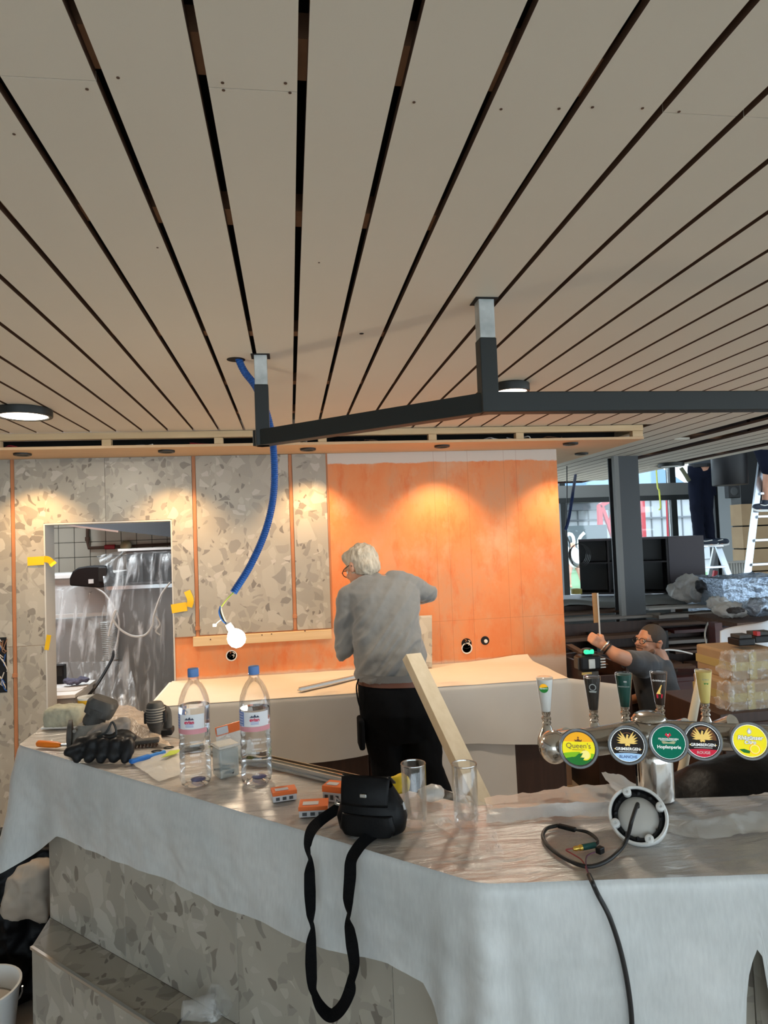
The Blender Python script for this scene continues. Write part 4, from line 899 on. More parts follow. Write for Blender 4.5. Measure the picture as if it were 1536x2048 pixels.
MB().bx(a.x, a.x + 1.0, 3.2, 3.75, .05, z0 - .001).build('body', M_DWOOD, t, bevel=.003); MB().bx(a.x + .01, a.x + .45, 3.185, 3.199, .08, z0 - .05).build('door', M_DWOOD, t, bevel=.002)
zb_ = Yp(1500, 1302, 3.30).z + .004
for i, (xa_, xb_, Y) in enumerate(((1479, 1512, 3.36), (1512, 1556, 3.42))):
    a = Yp(xa_, 1298, Y); b_ = Yp(xb_, 1298, Y)
    t = thing('battery_pack', ['black tool battery on the wrapped boxes, left one', 'black tool battery with red clip on the wrapped boxes'][i], 'battery', ((a.x + b_.x) / 2, Y, zb_))
    MB().bx(a.x, b_.x, Y, Y + .1, zb_ + .012, zb_ + .05).build('shell', M_BLKP, t, bevel=.006); MB().bx(a.x + .012, b_.x - .012, Y + .01, Y + .09, zb_ + .0505, zb_ + .07).build('rail_block', M_DUSTYB, t, bevel=.003)
    if i: MB().bx(a.x + .01, a.x + .03, Y - .003, Y + .03, zb_ + .052, zb_ + .075).build('release_clip', M_RED, t)
# crumpled film, foil and bags
def crumple(name, c, r, mat, label, cat_, seed, amp=.3, vox=.02, flat=1., sc_=9.):
    m_ = MB().sph(c, r)
    for k_ in range(4):
        m_.sph(Vector(c) + Vector((random.uniform(-.5, .5) * r[0], random.uniform(-.4, .4) * r[1], random.uniform(-.1, .3) * r[2])), (r[0] * .6, r[1] * .6, r[2] * .6))
    rm = min(r)
    me = remesh(m_, name, vox, 1, disp=lambda p: rm * amp * (noise.ridged_multi_fractal(Vector(p) * sc_ + Vector((seed, 0, 0)), 1., 2., 3, 1., 2.) - 1.))
    return tag(skin(name, me, mat, None, (c[0], c[1], c[2] - r[2])), label, cat_)
M_BAGG = mk('grey_white_bag', (.55, .55, .54), .28, alpha=.8, col2=(.34, .34, .34), nscale=6, bump=(20, .6, .02))
M_FOIL = mk('blue_silver_film', (.42, .52, .66), .22, .5, bump=(30, 1., .02))
q = Yp(1385, 1178, 6.0); crumple('plastic_bag', (q.x, 6.05, q.z), (.17, .14, .12), M_BAGG, 'crumpled grey white plastic bag beside the closed cabinet', 'bag', 1, .5, .010, sc_=5.5)
q = Yp(1420, 1172, 5.9); crumple('plastic_bag', (q.x, 5.95, q.z), (.13, .14, .08), mk('dark_bag', (.05, .055, .07), .3, bump=(20, .6, .02)), 'dark crumpled bag below the ladder', 'bag', 2)
q = Yp(1490, 1182, 5.6); t = thing('wrapped_pallet', 'stack wrapped in shiny blue film at the right', 'wrapped stack', (q.x + .1, 5.8, 0))
fa, fb_ = Yp(1443, 1160, 5.6), Yp(1540, 1160, 5.6)
def wp(u, v):
    s_ = u * 3
    if s_ < 1: p = Vector((fa.x + .04 * v, lerp(6.2, 5.6, s_)))
    elif s_ < 2: p = Vector((lerp(fa.x, fb_.x + .25, s_ - 1), 5.6))
    else: p = Vector((fb_.x + .25, lerp(5.6, 6.2, s_ - 2)))
    z = lerp(Yp(1490, 1156, 5.6).z, .86, v); r_ = .035 * (noise.ridged_multi_fractal(Vector((u * 12, v * 4, 1.)), 1., 2., 3, 1., 2.) - 1)
    return Vector((p.x, p.y - r_, z))
MB().grid(wp, 60, 24).build('film_sides', M_FOIL, t, smooth=True)
MB().grid(lambda u, v: Vector((lerp(fa.x, fb_.x + .25, u), lerp(5.6, 6.2, v), Yp(1490, 1156, 5.6).z - .01 + .03 * fbm((u * 3, v * 3, 7), 2.5))), 30, 14).build('film_top', M_FOIL, t, smooth=True)
MB().bx(fa.x + .05, fb_.x + .2, 5.68, 6.15, 0, .86).build('crate', M_CARD, t)
q = Yp(1480, 1222, 4.9); crumple('film_heap', (q.x, 5.0, q.z), (.15, .12, .055), M_FILM2, 'heap of crumpled clear film before the blue wrapped stack', 'plastic film', 4, .5, .015, sc_=14)
q = Yp(1437, 1208, 5.2); crumple('film_heap', (q.x, 5.2, q.z), (.09, .08, .06), M_FILM2, 'small ball of clear film above the white sheet', 'plastic film', 5, .5, .012, sc_=18)
q = Yp(1470, 1224, 4.8); crumple('work_glove', (q.x, 4.8, q.z + .012), (.08, .05, .022), mk('dark_grey_glove', (.05, .045, .045), .8), 'dark grey work glove lying on the film heap', 'glove', 6, .5, .008, sc_=20)
q = Yp(1530, 1215, 4.8); crumple('film_heap', (q.x, 4.85, q.z), (.13, .1, .07), M_FOIL, 'glossy blue grey film heap at the right edge', 'plastic film', 8, .5, .015, sc_=12)
t = thing('side_bench', 'bench hidden under the film heaps at the right', 'bench', (3.7, 4.9, 0))
bt = Yp(1480, 1236, 4.9).z
MB().bx(Yp(1436, 1236, 4.95).x, 4.6, 4.72, 5.35, bt - .05, bt - .012).build('bench_top', M_OLDP, t)
for x in (Yp(1450, 1236, 4.95).x, 4.5): MB().bx(x, x + .06, 5.12, 5.2, 0, bt - .05).build('leg', M_DWOOD, t)
# beer-side black void: big black liner bag on the floor behind the tower
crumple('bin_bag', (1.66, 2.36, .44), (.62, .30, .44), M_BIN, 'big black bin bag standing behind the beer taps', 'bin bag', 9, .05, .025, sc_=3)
# slanted pale stick behind the yellow tap handle
a = Yp(1404, 1338, 2.9); b_ = Yp(1382, 1452, 2.9)
tag(MB().tube([a, a.lerp(b_, .08), a.lerp(b_, .1), b_, b_ + (b_ - a) * 2.6], [.012, .013, .017, .020, .022], 10).build('broom_handle', M_PINEY, smooth=True), 'pale wooden broom handle leaning behind the yellow tap handle', 'broom handle')
# light cardboard behind the ladders
q = Yp(1510, 1090, 9.0); t = thing('crate_stack', 'brown boarded crate behind the right ladder', 'crate', (q.x + .3, 9.0, 0))
for i in range(6): MB().bx(Yp(1487, 1090, 8.9).x, 9.2, 8.9, 9.15, .1 + i * .33, .41 + i * .33).build('board', M_CARD, t)
xq = Yp(1448, 1100, 8.3).x; xr = Yp(1497, 1100, 8.3).x; z0, z1 = .95, Yp(1470, 1122, 8.3).z
t = thing('slatted_crate', 'pale slatted crate seen between the two ladders', 'crate', ((xq + xr) / 2, 8.3, 0))
for i in range(9): xx = lerp(xq, xr, i / 9); MB().bx(xx, xx + (xr - xq) / 9 - .012, 8.3, 8.33, .2, z1 - .03).build('slat', mk('pale_slat', (.30, .29, .26), .7), t)
MB().bx(xq, xr, 8.28, 8.36, z1 - .029, z1).build('top_rail', mk('pale_slat', (.3, .29, .26)), t); MB().bx(xq, xr, 8.331, 8.60, 0, .19).build('base', M_OLDP, t)
# hanging black loudspeaker / lamp box near the ceiling
a = Yp(1438, 918, 7.2); b_ = Yp(1502, 968, 7.2)
t = thing('black_drum', 'big black drum shade hanging by the ladder', 'lamp shade', ((a.x + b_.x) / 2, 7.3, b_.z))
rr = (b_.x - a.x) / 2
MB().lathe([(rr * .97, 0), (rr, .01), (rr, a.z - b_.z + .05), (rr * .95, a.z - b_.z + .05), (rr * .94, .02)], 32, ((a.x + b_.x) / 2, 7.3, b_.z)).build('shade', M_BLKP, t, smooth=True)
MB().tube([((a.x + b_.x) / 2, 7.3, a.z + .05), ((a.x + b_.x) / 2, 7.3, 3.3)], .008, 6).build('cord', M_BLK, t)
# ladders
def ladder(apex, foot_l, foot_r, label, rungs, back=True, Yb=.7):
    t = thing('step_ladder', label, 'ladder', (apex.x, apex.y, 0), group='aluminium ladders')
    apx = apex
    for f, s_ in ((foot_l, -1), (foot_r, 1)):
        top = apx + Vector((s_ * .16, 0, 0)); MB().beam(top, f, .075, .03, (0, 1, 0)).build('stile', M_ALU, t)
        if back: MB().beam(top + Vector((0, .06, -.03)), Vector((apx.x + s_ * .20, apx.y + Yb, 0.01)), .05, .025, (0, 1, 0)).build('rear_stile', M_ALU, t)
    for k_ in rungs:
        a = (apx + Vector((-.16, 0, 0))).lerp(foot_l, k_); b = (apx + Vector((.16, 0, 0))).lerp(foot_r, k_)
        MB().beam(a + Vector((.02, 0, 0)), b - Vector((.02, 0, 0)), .08, .028).build('tread', M_ALU, t, bevel=.003)
    return t
ly = 8.3
ap = Yp(1413, 1091, ly); fl = Vector((Yp(1384, 1160, ly - .3).x - .10, ly - .55, 0)); fr = Vector((Yp(1455, 1160, ly - .3).x + .22, ly - .55, 0))
t = ladder(ap, fl, fr, 'aluminium stepladder with the man in navy trousers on it', (.19, .37, .55, .73, .9))
MB().bx(ap.x - .19, ap.x + .19, ly - .09, ly + .16, ap.z - .02, ap.z).build('platform', M_ALU, t, bevel=.003)
for dx in (-.12, .1): MB().box((ap.x + dx, ly + .02, ap.z - .42), (.05, .04, .16), M=Matrix.Rotation(.3, 3, 'Y')).build('hinge_block', M_RED, t, bevel=.004)
ap = Yp(1548, 900, 7.6); fl = Yp(1503, 1150, 7.2); fl = ap + (fl - ap) * 1.7; fl = Vector((fl.x, fl.y, 0.0)) if fl.z > 0 else ap + (fl - ap) * ((ap.z) / (ap.z - fl.z))
fr = fl + Vector((.62, 0, 0))
ladder(ap, fl, fr, 'aluminium ladder cut by the right picture edge', tuple(.1 + i * .105 for i in range(9)), False)
# ceiling lamp discs
def disc_lamp(px, py, r, label, lit, z=CZ):
    p = Zp(px, py, z); t = thing('ceiling_lamp', label, 'ceiling lamp', (p.x, p.y, z), group='round ceiling lamps')
    MB().lathe([(r * .96, -.0005), (r, -.004), (r, -.034), (r * .985, -.038), (r * .86, -.038), (r * .85, -.030), (r * .5, -.029)], 40, (p.x, p.y, z)).build('housing', M_FRAME, t, smooth=True)
    MB().lathe([(r * .845, -.031), (r * .80, -.0355), (r * .4, -.0365), (r * .05, -.0365)], 36, (p.x, p.y, z)).build('diffuser', mk('lit_diffuser', (1, 1, 1), .5, emit=NEUT, estr=6.) if lit else M_PLAST, t, smooth=True)
    if lit: lamp('lamp_glow', 'AREA', (p.x, p.y, z - .045), DISC_POWER, NEUT, t, r * 1.5, aim=(0, 0, -1))
disc_lamp(48, 818, .125, 'lit round ceiling lamp at the left edge', True)
disc_lamp(1022, 768, .083, 'lit round ceiling lamp beside the black frame post', True)
disc_lamp(1342, 926, .13, 'unlit round ceiling lamp near the window wall', False)

# black overhead frame
FZ = 2.133
p1 = Zp(521, 712, CZ); p2 = Zp(968, 602, CZ); p3 = Zp(1536, 803, FZ)
t = thing('overhead_frame', 'black square-tube frame hung from the ceiling over the bar', 'frame', (p2.x, p2.y, FZ - .03))
d3 = (Vector((p3.x, p3.y)) - Vector((p2.x, p2.y))).normalized()
for p, gl in ((p1, .11), (p2, .115)):
    an = math.atan2(p2.y - p1.y, p2.x - p1.x) if p is p1 else 0.
    MB().box((p.x, p.y, (CZ - gl + FZ - .029) / 2), (.05, .05, CZ - gl - FZ + .029), rz=an * .0).build('post', M_FRAME, t, bevel=.003)
    MB().box((p.x, p.y, CZ - gl / 2), (.046, .046, gl - .0005)).build('galvanised_sleeve', M_GALV, t, bevel=.002)
    MB().box((p.x, p.y, CZ - .0015), (.068, .068, .002)).build('ceiling_cut_out', M_DECK, t)
mi = Vector((p2.x, p2.y, FZ))
e1 = Vector((p1.x, p1.y, FZ)); dd = (e1 - mi).normalized()
MB().beam(e1 + dd * .028, mi - Vector((0, 0, 0)), .05, .058).build('bar', M_FRAME, t, bevel=.003)
MB().beam(mi - Vector((d3.x, d3.y, 0)) * .02, mi + Vector((d3.x, d3.y, 0)) * 1.9, .05, .0585).build('bar', M_FRAME, t, bevel=.003)
# blue conduit, wires and bulb
hp = Zp(474, 719, CZ)
cp_ = [Vector((hp.x, hp.y, CZ + .03)), Vector((hp.x + .01, hp.y, CZ - .01)), Yp(490, 745, 2.52), Yp(512, 775, 2.56), Yp(533, 825, 2.60), Yp(545, 880, 2.62), Yp(549, 950, 2.62), Yp(544, 1010, 2.6), Yp(528, 1070, 2.58), Yp(500, 1132, 2.55), Yp(467, 1185, 2.52)]
path = cat(cp_, 14)
t = thing('blue_conduit', 'blue corrugated conduit hanging from the ceiling with a bare bulb', 'conduit', path[0])
fine = []; rr_ = []
Ls = [0.]
for i in range(1, len(path)): Ls.append(Ls[-1] + (path[i] - path[i - 1]).length)
nn = int(Ls[-1] / .0028)
for i in range(nn + 1):
    s_ = Ls[-1] * i / nn; k_ = max(j for j in range(len(Ls)) if Ls[j] <= s_ + 1e-9); k_ = min(k_, len(path) - 2)
    fine.append(path[k_].lerp(path[k_ + 1], (s_ - Ls[k_]) / max(Ls[k_ + 1] - Ls[k_], 1e-6))); rr_.append(.0142 if i % 3 else .0126)
MB().tube(fine, rr_, 12).build('corrugated_tube', M_BLUE, t, smooth=True)
wy = 2.5
MB().tube(cat([path[-1], Yp(455, 1197, wy), Yp(443, 1213, wy)], 5), .0022, 5).build('earth_wire', mk('green_yellow', (.35, .5, .05), .5), t)
for i, m_ in enumerate((M_BLUE, M_BLKP, M_GALV)):
    MB().tube(cat([Yp(441, 1212, wy), Yp(438 + i * 3, 1225, wy), Yp(444 + i * 3, 1240, wy), Yp(455 + i, 1250, wy), Yp(468, 1262, wy)], 5), .0028, 5).build('lead_wire', m_, t)
MB().tube(cat([Yp(444, 1238, wy), Yp(436, 1244, wy), Yp(430, 1250, wy)], 4), .002, 5).build('lead_wire', M_WHITE, t)
q = Yp(429, 1250, wy); MB().box(q, (.014, .01, .012)).build('connector', M_PLAST, t, bevel=.002)
bc = Yp(473, 1277, wy); bt_ = Yp(462, 1258, wy); ax = (bt_ - bc).normalized()
MB().lathe([(.013, .030), (.0135, .045), (.012, .062), (.006, .066)], 16, bc, ax).build('bulb_socket', M_PLAST, t, smooth=True)
bm_ = mk('lit_bulb', (1, 1, 1), .4, emit=(1., .86, .66), estr=14.)
MB().lathe([(.004, -.0335), (.018, -.029), (.029, -.017), (.0335, 0), (.030, .015), (.022, .027), (.0135, .034)], 24, bc, ax).build('bulb', bm_, t, smooth=True)
lamp('bulb_glow', 'POINT', bc + Vector((0, -.05, -.02)), BULB_POWER, (1, .78, .52), t, .034)
# ================================================================== people
def ell(c, rx, ry, n=26, pw=2.4, tilt=0.):
    out = []
    for k in range(n):
        a = 2 * PI * k / n; ca, sa = math.cos(a), math.sin(a)
        out.append(Vector((c[0] + rx * math.copysign(abs(ca) ** (2 / pw), ca), c[1] + ry * math.copysign(abs(sa) ** (2 / pw), sa), c[2] + tilt * ca)))
    return out
def rings(rows):
    """rows: pixel height, left and right pixel, depth, half thickness"""
    out = []
    for y, xl, xr, Y, ry in rows:
        a = Yp(xl, y, Y); b = Yp(xr, y, Y); out.append(ell(((a.x + b.x) / 2, Y, (a.z + b.z) / 2), (b.x - a.x) / 2, ry, tilt=(b.z - a.z) / 2))
    return out
def inset(rs, k): 
    out = []
    for r in rs:
        c = sum(r, Vector()) / len(r); out.append([c + (p - c) * k for p in r])
    return out
def hand(mb, wrist, palm_dir, side, curl, s=1.):
    """palm with four fingers and a thumb; palm_dir: wrist to knuckles, side: towards the thumb, curl: direction the fingers bend to"""
    d = Vector(palm_dir).normalized(); sd = Vector(side); sd = (sd - d * sd.dot(d)).normalized(); cu = Vector(curl); cu = (cu - d * cu.dot(d) - sd * cu.dot(sd)).normalized(); w0 = Vector(wrist)
    kn = w0 + d * .085 * s
    mb.cap(w0, w0 + d * .02 * s, .026 * s, .028 * s)
    for o_ in (-.028, -.010, .010, .028): mb.cap(w0 + d * .02 * s + sd * o_ * .7 * s, kn + sd * o_ * s, .017 * s, .0125 * s)
    for o_, L_ in ((.029, .9), (.010, 1.), (-.010, .95), (-.028, .75)):
        a = kn + sd * o_ * s; b = a + (d * .62 + cu * .6).normalized() * .040 * L_ * s; c = b + (cu * .95 - d * .25).normalized() * .028 * L_ * s; e = c + (-d * .8 + cu * .35).normalized() * .020 * L_ * s
        mb.cap(a, b, .0100 * s, .0092 * s, 8); mb.cap(b, c, .0092 * s, .0085 * s, 8); mb.cap(c, e, .0085 * s, .0075 * s, 8)
    a = w0 + d * .028 * s + sd * .022 * s; b = a + (sd * .8 + d * .5 + cu * .3).normalized() * .036 * s; c = b + (d * .7 + cu * .75 - sd * .15).normalized() * .030 * s; e = c + (cu * .8 - sd * .5).normalized() * .02 * s
    mb.cap(a, b, .014 * s, .011 * s, 8); mb.cap(b, c, .011 * s, .0095 * s, 8); mb.cap(c, e, .0095 * s, .008 * s, 8)
def head(mb, c, fwd, upv, s=1.):
    """skull, jaw, nose, brow, ears, chin; returns frame"""
    f = Vector(fwd).normalized(); u = Vector(upv); u = (u - f * u.dot(f)).normalized(); r = f.cross(u); c = Vector(c)
    R = Matrix((r, f, u)).transposed()
    P = lambda x, y, z: c + R @ Vector((x, y, z)) * s
    mb.sph(P(0, -.012, .022), (.076 * s, .096 * s, .092 * s), 18, 12, R=R)
    mb.sph(P(0, .022, -.030), (.062 * s, .070 * s, .082 * s), 16, 10, R=R)
    mb.sph(P(0, .052, -.085), (.032 * s, .030 * s, .026 * s), 10, 8, R=R)
    mb.cap(P(0, .086, .012), P(0, .108, -.022), .010 * s, .014 * s, 8)
    mb.sph(P(.014, .094, -.026), .010 * s, 8, 6); mb.sph(P(-.014, .094, -.026), .010 * s, 8, 6)
    mb.cap(P(-.045, .074, .020), P(.045, .074, .020), .013 * s, .013 * s, 8)
    mb.cap(P(-.024, .084, -.056), P(.024, .084, -.056), .009 * s, .009 * s, 8); mb.cap(P(-.018, .083, -.066), P(.018, .083, -.066), .009 * s, .009 * s, 8)
    for sx in (-1, 1):
        mb.sph(P(sx * .080, -.012, -.012), (.010 * s, .018 * s, .031 * s), 10, 8, R=R)
        mb.sph(P(sx * .083, -.018, .004), (.010 * s, .016 * s, .018 * s), 10, 8, R=R)
        mb.sph(P(sx * .036, .074, -.026), (.022 * s, .018 * s, .016 * s), 8, 6, R=R)
    return P, R
def eyes(P, R, s, par):
    for sx in (-1, 1):
        MB().sph(P(sx * .031, .078, .001), .012 * s, 12, 8).build('eye', mk('eye_white', (.75, .72, .68), .2), par, smooth=True)
        MB().sph(P(sx * .031, .0865, .001), .0058 * s, 10, 6).build('iris', mk('dark_iris', (.03, .02, .015), .2), par, smooth=True)
def glasses(P, s, par, mat):
    for sx in (-1, 1):
        pts = [P(sx * (.033 + .026 * math.cos(a / 16 * 2 * PI)), .104 - .006 * abs(math.cos(a / 16 * 2 * PI)), .000 + .019 * math.sin(a / 16 * 2 * PI)) for a in range(17)]
        g = MB().tube(pts, .0026 * s, 6).build('spectacle_rim', mat, par, smooth=True)
        MB().tube([P(sx * .060, .100, .004), P(sx * .082, .05, .006), P(sx * .088, -.010, .006), P(sx * .088, -.028, -.008)], .0026 * s, 6).build('spectacle_arm', mat, par, smooth=True)
    MB().tube([P(-.008, .104, .004), P(0, .108, .008), P(.008, .104, .004)], .0024 * s, 6).build('spectacle_bridge', mat, par, smooth=True)

# ---------------------------------------------- the man working at the orange wall
T1 = [(1358, 713, 852, 3.47, .118), (1330, 712, 851, 3.47, .135), (1300, 710, 848, 3.48, .142), (1270, 707, 845, 3.50, .142), (1240, 704, 841, 3.52, .138), (1210, 698, 838, 3.54, .132), (1185, 691, 838, 3.56, .122), (1168, 697, 833, 3.58, .105), (1156, 716, 821, 3.59, .080), (1149, 735, 800, 3.60, .055)]
TR = rings(T1)
sl, el, wl = Yp(701, 1196, 3.57), Yp(687, 1296, 3.56), Yp(700, 1282, 3.84)
sr, er, wr = Yp(818, 1173, 3.59), Yp(856, 1189, 3.66), Yp(818, 1200, 3.92)
nk, hd = Yp(748, 1166, 3.60), Yp(722, 1134, 3.66)
PLg = [(1352, 717, 852, 3.47, .120), (1385, 716, 862, 3.46, .135), (1420, 719, 872, 3.45, .140), (1455, 722, 880, 3.46, .125), (1475, 725, 884, 3.46, .115)]
PR = rings(PLg)
hl, hr = Yp(764, 1440, 3.46), Yp(838, 1440, 3.46)
kl, kr = Yp(777, 1540, 3.44), Yp(853, 1535, 3.42)
al, ar = Vector((kl.x - .0, 3.50, .10)), Vector((kr.x + .16, 3.34, .10))
b1 = MB(); b1.loft(inset(TR, .78)); b1.loft(inset(PR, .86))
for a, b, ra, rb in ((sl, el, .050, .040), (el, wl, .040, .028), (sr, er, .050, .040), (er, wr, .040, .028), (hl, kl, .080, .058), (kl, al, .056, .040), (hr, kr, .080, .058), (kr, ar, .056, .040)): b1.cap(a, b, ra, rb)
b1.cap(nk + Vector((.02, .0, -.06)), hd + Vector((.012, -.02, -.03)), .050, .052)
P1, R1 = head(b1, hd, (-.55, .78, -.42), (-.16, .36, .95), .98)
hand(b1, wl, (.15, .95, .1), (1, 0, .2), (0, .2, -1)); hand(b1, wr, (-.2, .95, -.1), (-1, 0, .2), (0, .2, -1))
for a in (al, ar): b1.cap(a + Vector((0, -.05, -.045)), a + Vector((0, .16, -.055)), .045, .040)
FO = Vector(((al.x + ar.x) / 2, 3.45, 0))
me = remesh(b1, 'man_body', .007, 2)
m1 = tag(skin('person', me, M_SKIN, None, FO), 'white-haired man in grey sweater working at the orange wall, seen from behind', 'person')
eyes(P1, R1, .98, m1)
# sweater with diagonal pull folds
s1 = MB(); s1.loft(TR)
for a, b, ra, rb in ((sl, el, .074, .063), (el, wl, .061, .045), (sr, er, .070, .056), (er, wr, .054, .042)): s1.cap(a, b, ra, rb, 16)
s1.cap(Yp(735, 1176, 3.57), sl + Vector((.01, 0, .0)), .075, .074); s1.cap(Yp(790, 1166, 3.58), sr, .075, .070)
s1.cap(nk + Vector((.02, -.02, -.03)), nk + Vector((.006, -.01, -.004)), .070, .064)
def fold(p):
    d = Vector((p.x, p.y, p.z)); q_ = d.x * .75 - d.z * .66 * -1
    along = d.x * .64 + d.z * .77; across = d.x * .77 - d.z * .64
    f_ = noise.ridged_multi_fractal(Vector((along * 2.4, across * 15, d.y * 3)), 1., 2., 2, 1., 2.) - .9
    low = max(0., min(1., (1.52 - d.z) / .35))
    return .018 * f_ * (.4 + low) + .004 * fbm((d.x, d.y * .4, d.z), 16)
me = remesh(s1, 'sweater', .0075, 4, disp=fold); sw = skin('sweater', me, M_SHIRT1, m1)
hemr = [r for r in rings([(1358, 713, 852, 3.47, .128), (1342, 711, 853, 3.47, .142)])]
MB().loft([[p.copy() for p in hemr[0]], [p.copy() for p in hemr[1]]], caps=False).build('hem', M_SHIRT1, sw, smooth=True)
MB().tube([nk + Vector((.012, -.012, .004)) + Vector((.062 * math.cos(a / 20 * 2 * PI), .058 * math.sin(a / 20 * 2 * PI), .012 * math.cos(a / 20 * 2 * PI) - .010)) for a in range(21)], .008, 6).build('collar', M_SHIRT1, sw, smooth=True)
t1 = MB(); t1.loft(PR)
for a, b, ra, rb in ((hl, kl, .108, .088), (kl, al, .086, .072), (hr, kr, .108, .088), (kr, ar, .086, .070)): t1.cap(a, b, ra, rb, 16)
me = remesh(t1, 'trousers', .009, 3, disp=lambda p: .007 * fbm((p.x, p.y, p.z * .8), 11)); tr = skin('trousers', me, M_TROU, m1)
MB().loft([ [p.copy() for p in r] for r in rings([(1366, 715, 854, 3.465, .130), (1354, 715, 853, 3.47, .128)])], caps=False).build('belt', mk('brown_belt', (.09, .03, .015), .5), m1, smooth=True)
lp = Yp(722, 1465, 3.40); MB().box(lp, (.03, .12, .15)).build('tool_pocket', M_TROU, tr, bevel=.012)
MB().tube(cat([Yp(717, 1358, 3.40), Yp(713, 1375, 3.38), Yp(716, 1400, 3.38), Yp(722, 1420, 3.39)], 6), .004, 6).build('key_strap', M_TROU, tr)
for a in (al, ar):
    z0 = .0
    s_ = MB().cap(a + Vector((0, -.06, -.055)), a + Vector((0, .17, -.060)), .050, .046); s_.cap(a + Vector((0, 0, .03)), a + Vector((0, -.02, -.05)), .055, .055)
    me = remesh(s_, 'boot', .009, 2); 
    skin('work_boot', me, M_BLKP, m1)
# hair: a cap that follows the skull, open at the face, with tufts
h1 = MB(); 
h1.sph(P1(0, -.022, .030), (.088, .100, .100), 20, 14, R=R1); h1.sph(P1(0, -.062, -.012), (.076, .058, .070), 16, 10, R=R1); h1.sph(P1(.028, .035, .075), (.050, .055, .042), 14, 8, R=R1); h1.sph(P1(-.028, .035, .075), (.050, .055, .042), 14, 8, R=R1)
me = remesh(h1, 'hair', .006, 2, disp=lambda p: .007 * noise.turbulence(Vector((p.x, p.y, p.z * .5)) * 38, 3, False) - .002)
skin('hair', me, M_HAIR, m1)
glasses(P1, .98, m1, M_BLK)
# board leaning behind him
a = Yp(823, 1312, 3.20); b_ = Yp(962, 1606, 2.75)
d_ = (b_ - a); ext = a + d_ * (a.z / (a.z - b_.z)) * 0.985
t = thing('leaning_board', 'long pale wooden board leaning diagonally behind the grey-sweatered man', 'board', (ext.x, ext.y, 0))
MB().beam(a, ext, .088, .045, (.5, -1, .3)).build('board', M_PINEY, t, bevel=.002)
q = a.lerp(ext, .07); MB().sph(Yp(826, 1345, 3.13), (.006, .004, .006), 8, 6).build('knot', M_OLDP, t)

# ---------------------------------------------- the cropped-haired man crouching on the right
Y2 = 4.36
T2 = [(1316, 1290, 1330, Y2, .06), (1322, 1276, 1336, Y2, .10), (1335, 1270, 1341, Y2, .13), (1355, 1270, 1346, Y2, .145), (1385, 1277, 1355, Y2, .15), (1415, 1284, 1367, Y2, .15), (1445, 1290, 1386, Y2, .155), (1480, 1296, 1402, Y2 + .02, .16), (1515, 1302, 1412, Y2 + .04, .16)]
TR2 = rings(T2)
hd2 = Yp(1300, 1283, Y2 - .02); nk2 = Yp(1314, 1312, Y2)
s2, e2, w2 = Yp(1284, 1330, Y2 - .12), Yp(1232, 1310, Y2 - .20), Yp(1209, 1292, Y2 - .16)
s2r, e2r, w2r = Yp(1325, 1335, Y2 + .13), Yp(1300, 1390, Y2 + .2), Yp(1262, 1400, Y2 + .1)
hp2 = Yp(1350, 1500, Y2 + .03)
b2 = MB(); b2.loft(inset(TR2, .88))
for a, b, ra, rb in ((s2, e2, .058, .048), (e2, w2, .047, .031), (s2r, e2r, .052, .042), (e2r, w2r, .042, .030)): b2.cap(a, b, ra, rb)
b2.cap(nk2 + Vector((.02, .0, -.03)), hd2 + Vector((.025, 0, -.04)), .062, .058)
P2, R2 = head(b2, hd2, (-.93, -.22, .16), (.14, 0, 1), 1.0)
hand(b2, w2, (-.80, .05, .55), (.1, -.1, 1), (-.2, .95, .3), .95); hand(b2, w2r, (-.9, -.3, 0), (0, 0, 1), (0, -1, 0))
lg = []
for s_ in (-.12, .14):
    h_ = hp2 + Vector((0, s_, 0)); k_ = Vector((hp2.x - .34, hp2.y + s_ * 1.3, max(h_.z - .02, .2))); a_ = Vector((hp2.x - .10, hp2.y + s_ * 1.2, .10)); lg.append((h_, k_, a_))
    b2.cap(h_, k_, .085, .062); b2.cap(k_, a_, .058, .042); b2.cap(a_ + Vector((.05, 0, -.04)), a_ + Vector((-.15, 0, -.055)), .045, .038)
me = remesh(b2, 'man_body', .007, 2)
m2 = tag(skin('person', me, M_SKIN, None, (hp2.x, Y2, 0)), 'dark-haired man with glasses in slate T-shirt crouching behind the beer taps', 'person')
eyes(P2, R2, 1., m2)
s2m = MB(); s2m.loft(TR2); s2m.cap(s2 + Vector((.03, .02, -.0)), s2.lerp(e2, .42), .088, .074, 16); s2m.cap(s2r, s2r.lerp(e2r, .6), .08, .065); s2m.cap(Yp(1312, 1328, Y2 + .02), s2, .085, .088)
me = remesh(s2m, 'tshirt', .009, 3, disp=lambda p: .006 * math.sin((p.x * .8 + p.z * .6) * 55 + 2 * fbm(p, 6)) * (.4 + .6 * fbm(p, 5)) ); skin('tshirt', me, M_SHIRT2, m2)
tm = MB()
for h_, k_, a_ in lg: tm.cap(h_, k_, .112, .088); tm.cap(k_, a_ + Vector((0, 0, .02)), .085, .070)
tm.sph(hp2 + Vector((.02, 0, .02)), (.17, .20, .15)); me = remesh(tm, 'trousers', .012, 3); skin('trousers', me, mk('blue_work_trousers', (.03, .045, .085), .85), m2)
for h_, k_, a_ in lg:
    me = remesh(MB().cap(a_ + Vector((.06, 0, -.05)), a_ + Vector((-.16, 0, -.055)), .047, .042).cap(a_ + Vector((0, 0, .02)), a_ + Vector((.02, 0, -.05)), .05, .05), 'boot', .01, 2); skin('work_boot', me, M_BLKP, m2)
h2 = MB(); h2.sph(P2(0, -.020, .030), (.0815, .0985, .0925), 18, 12, R=R2); h2.sph(P2(0, -.055, -.012), (.070, .056, .062), 14, 8, R=R2)
me = remesh(h2, 'hair', .007, 2); skin('cropped_hair', me, M_DHAIR, m2)
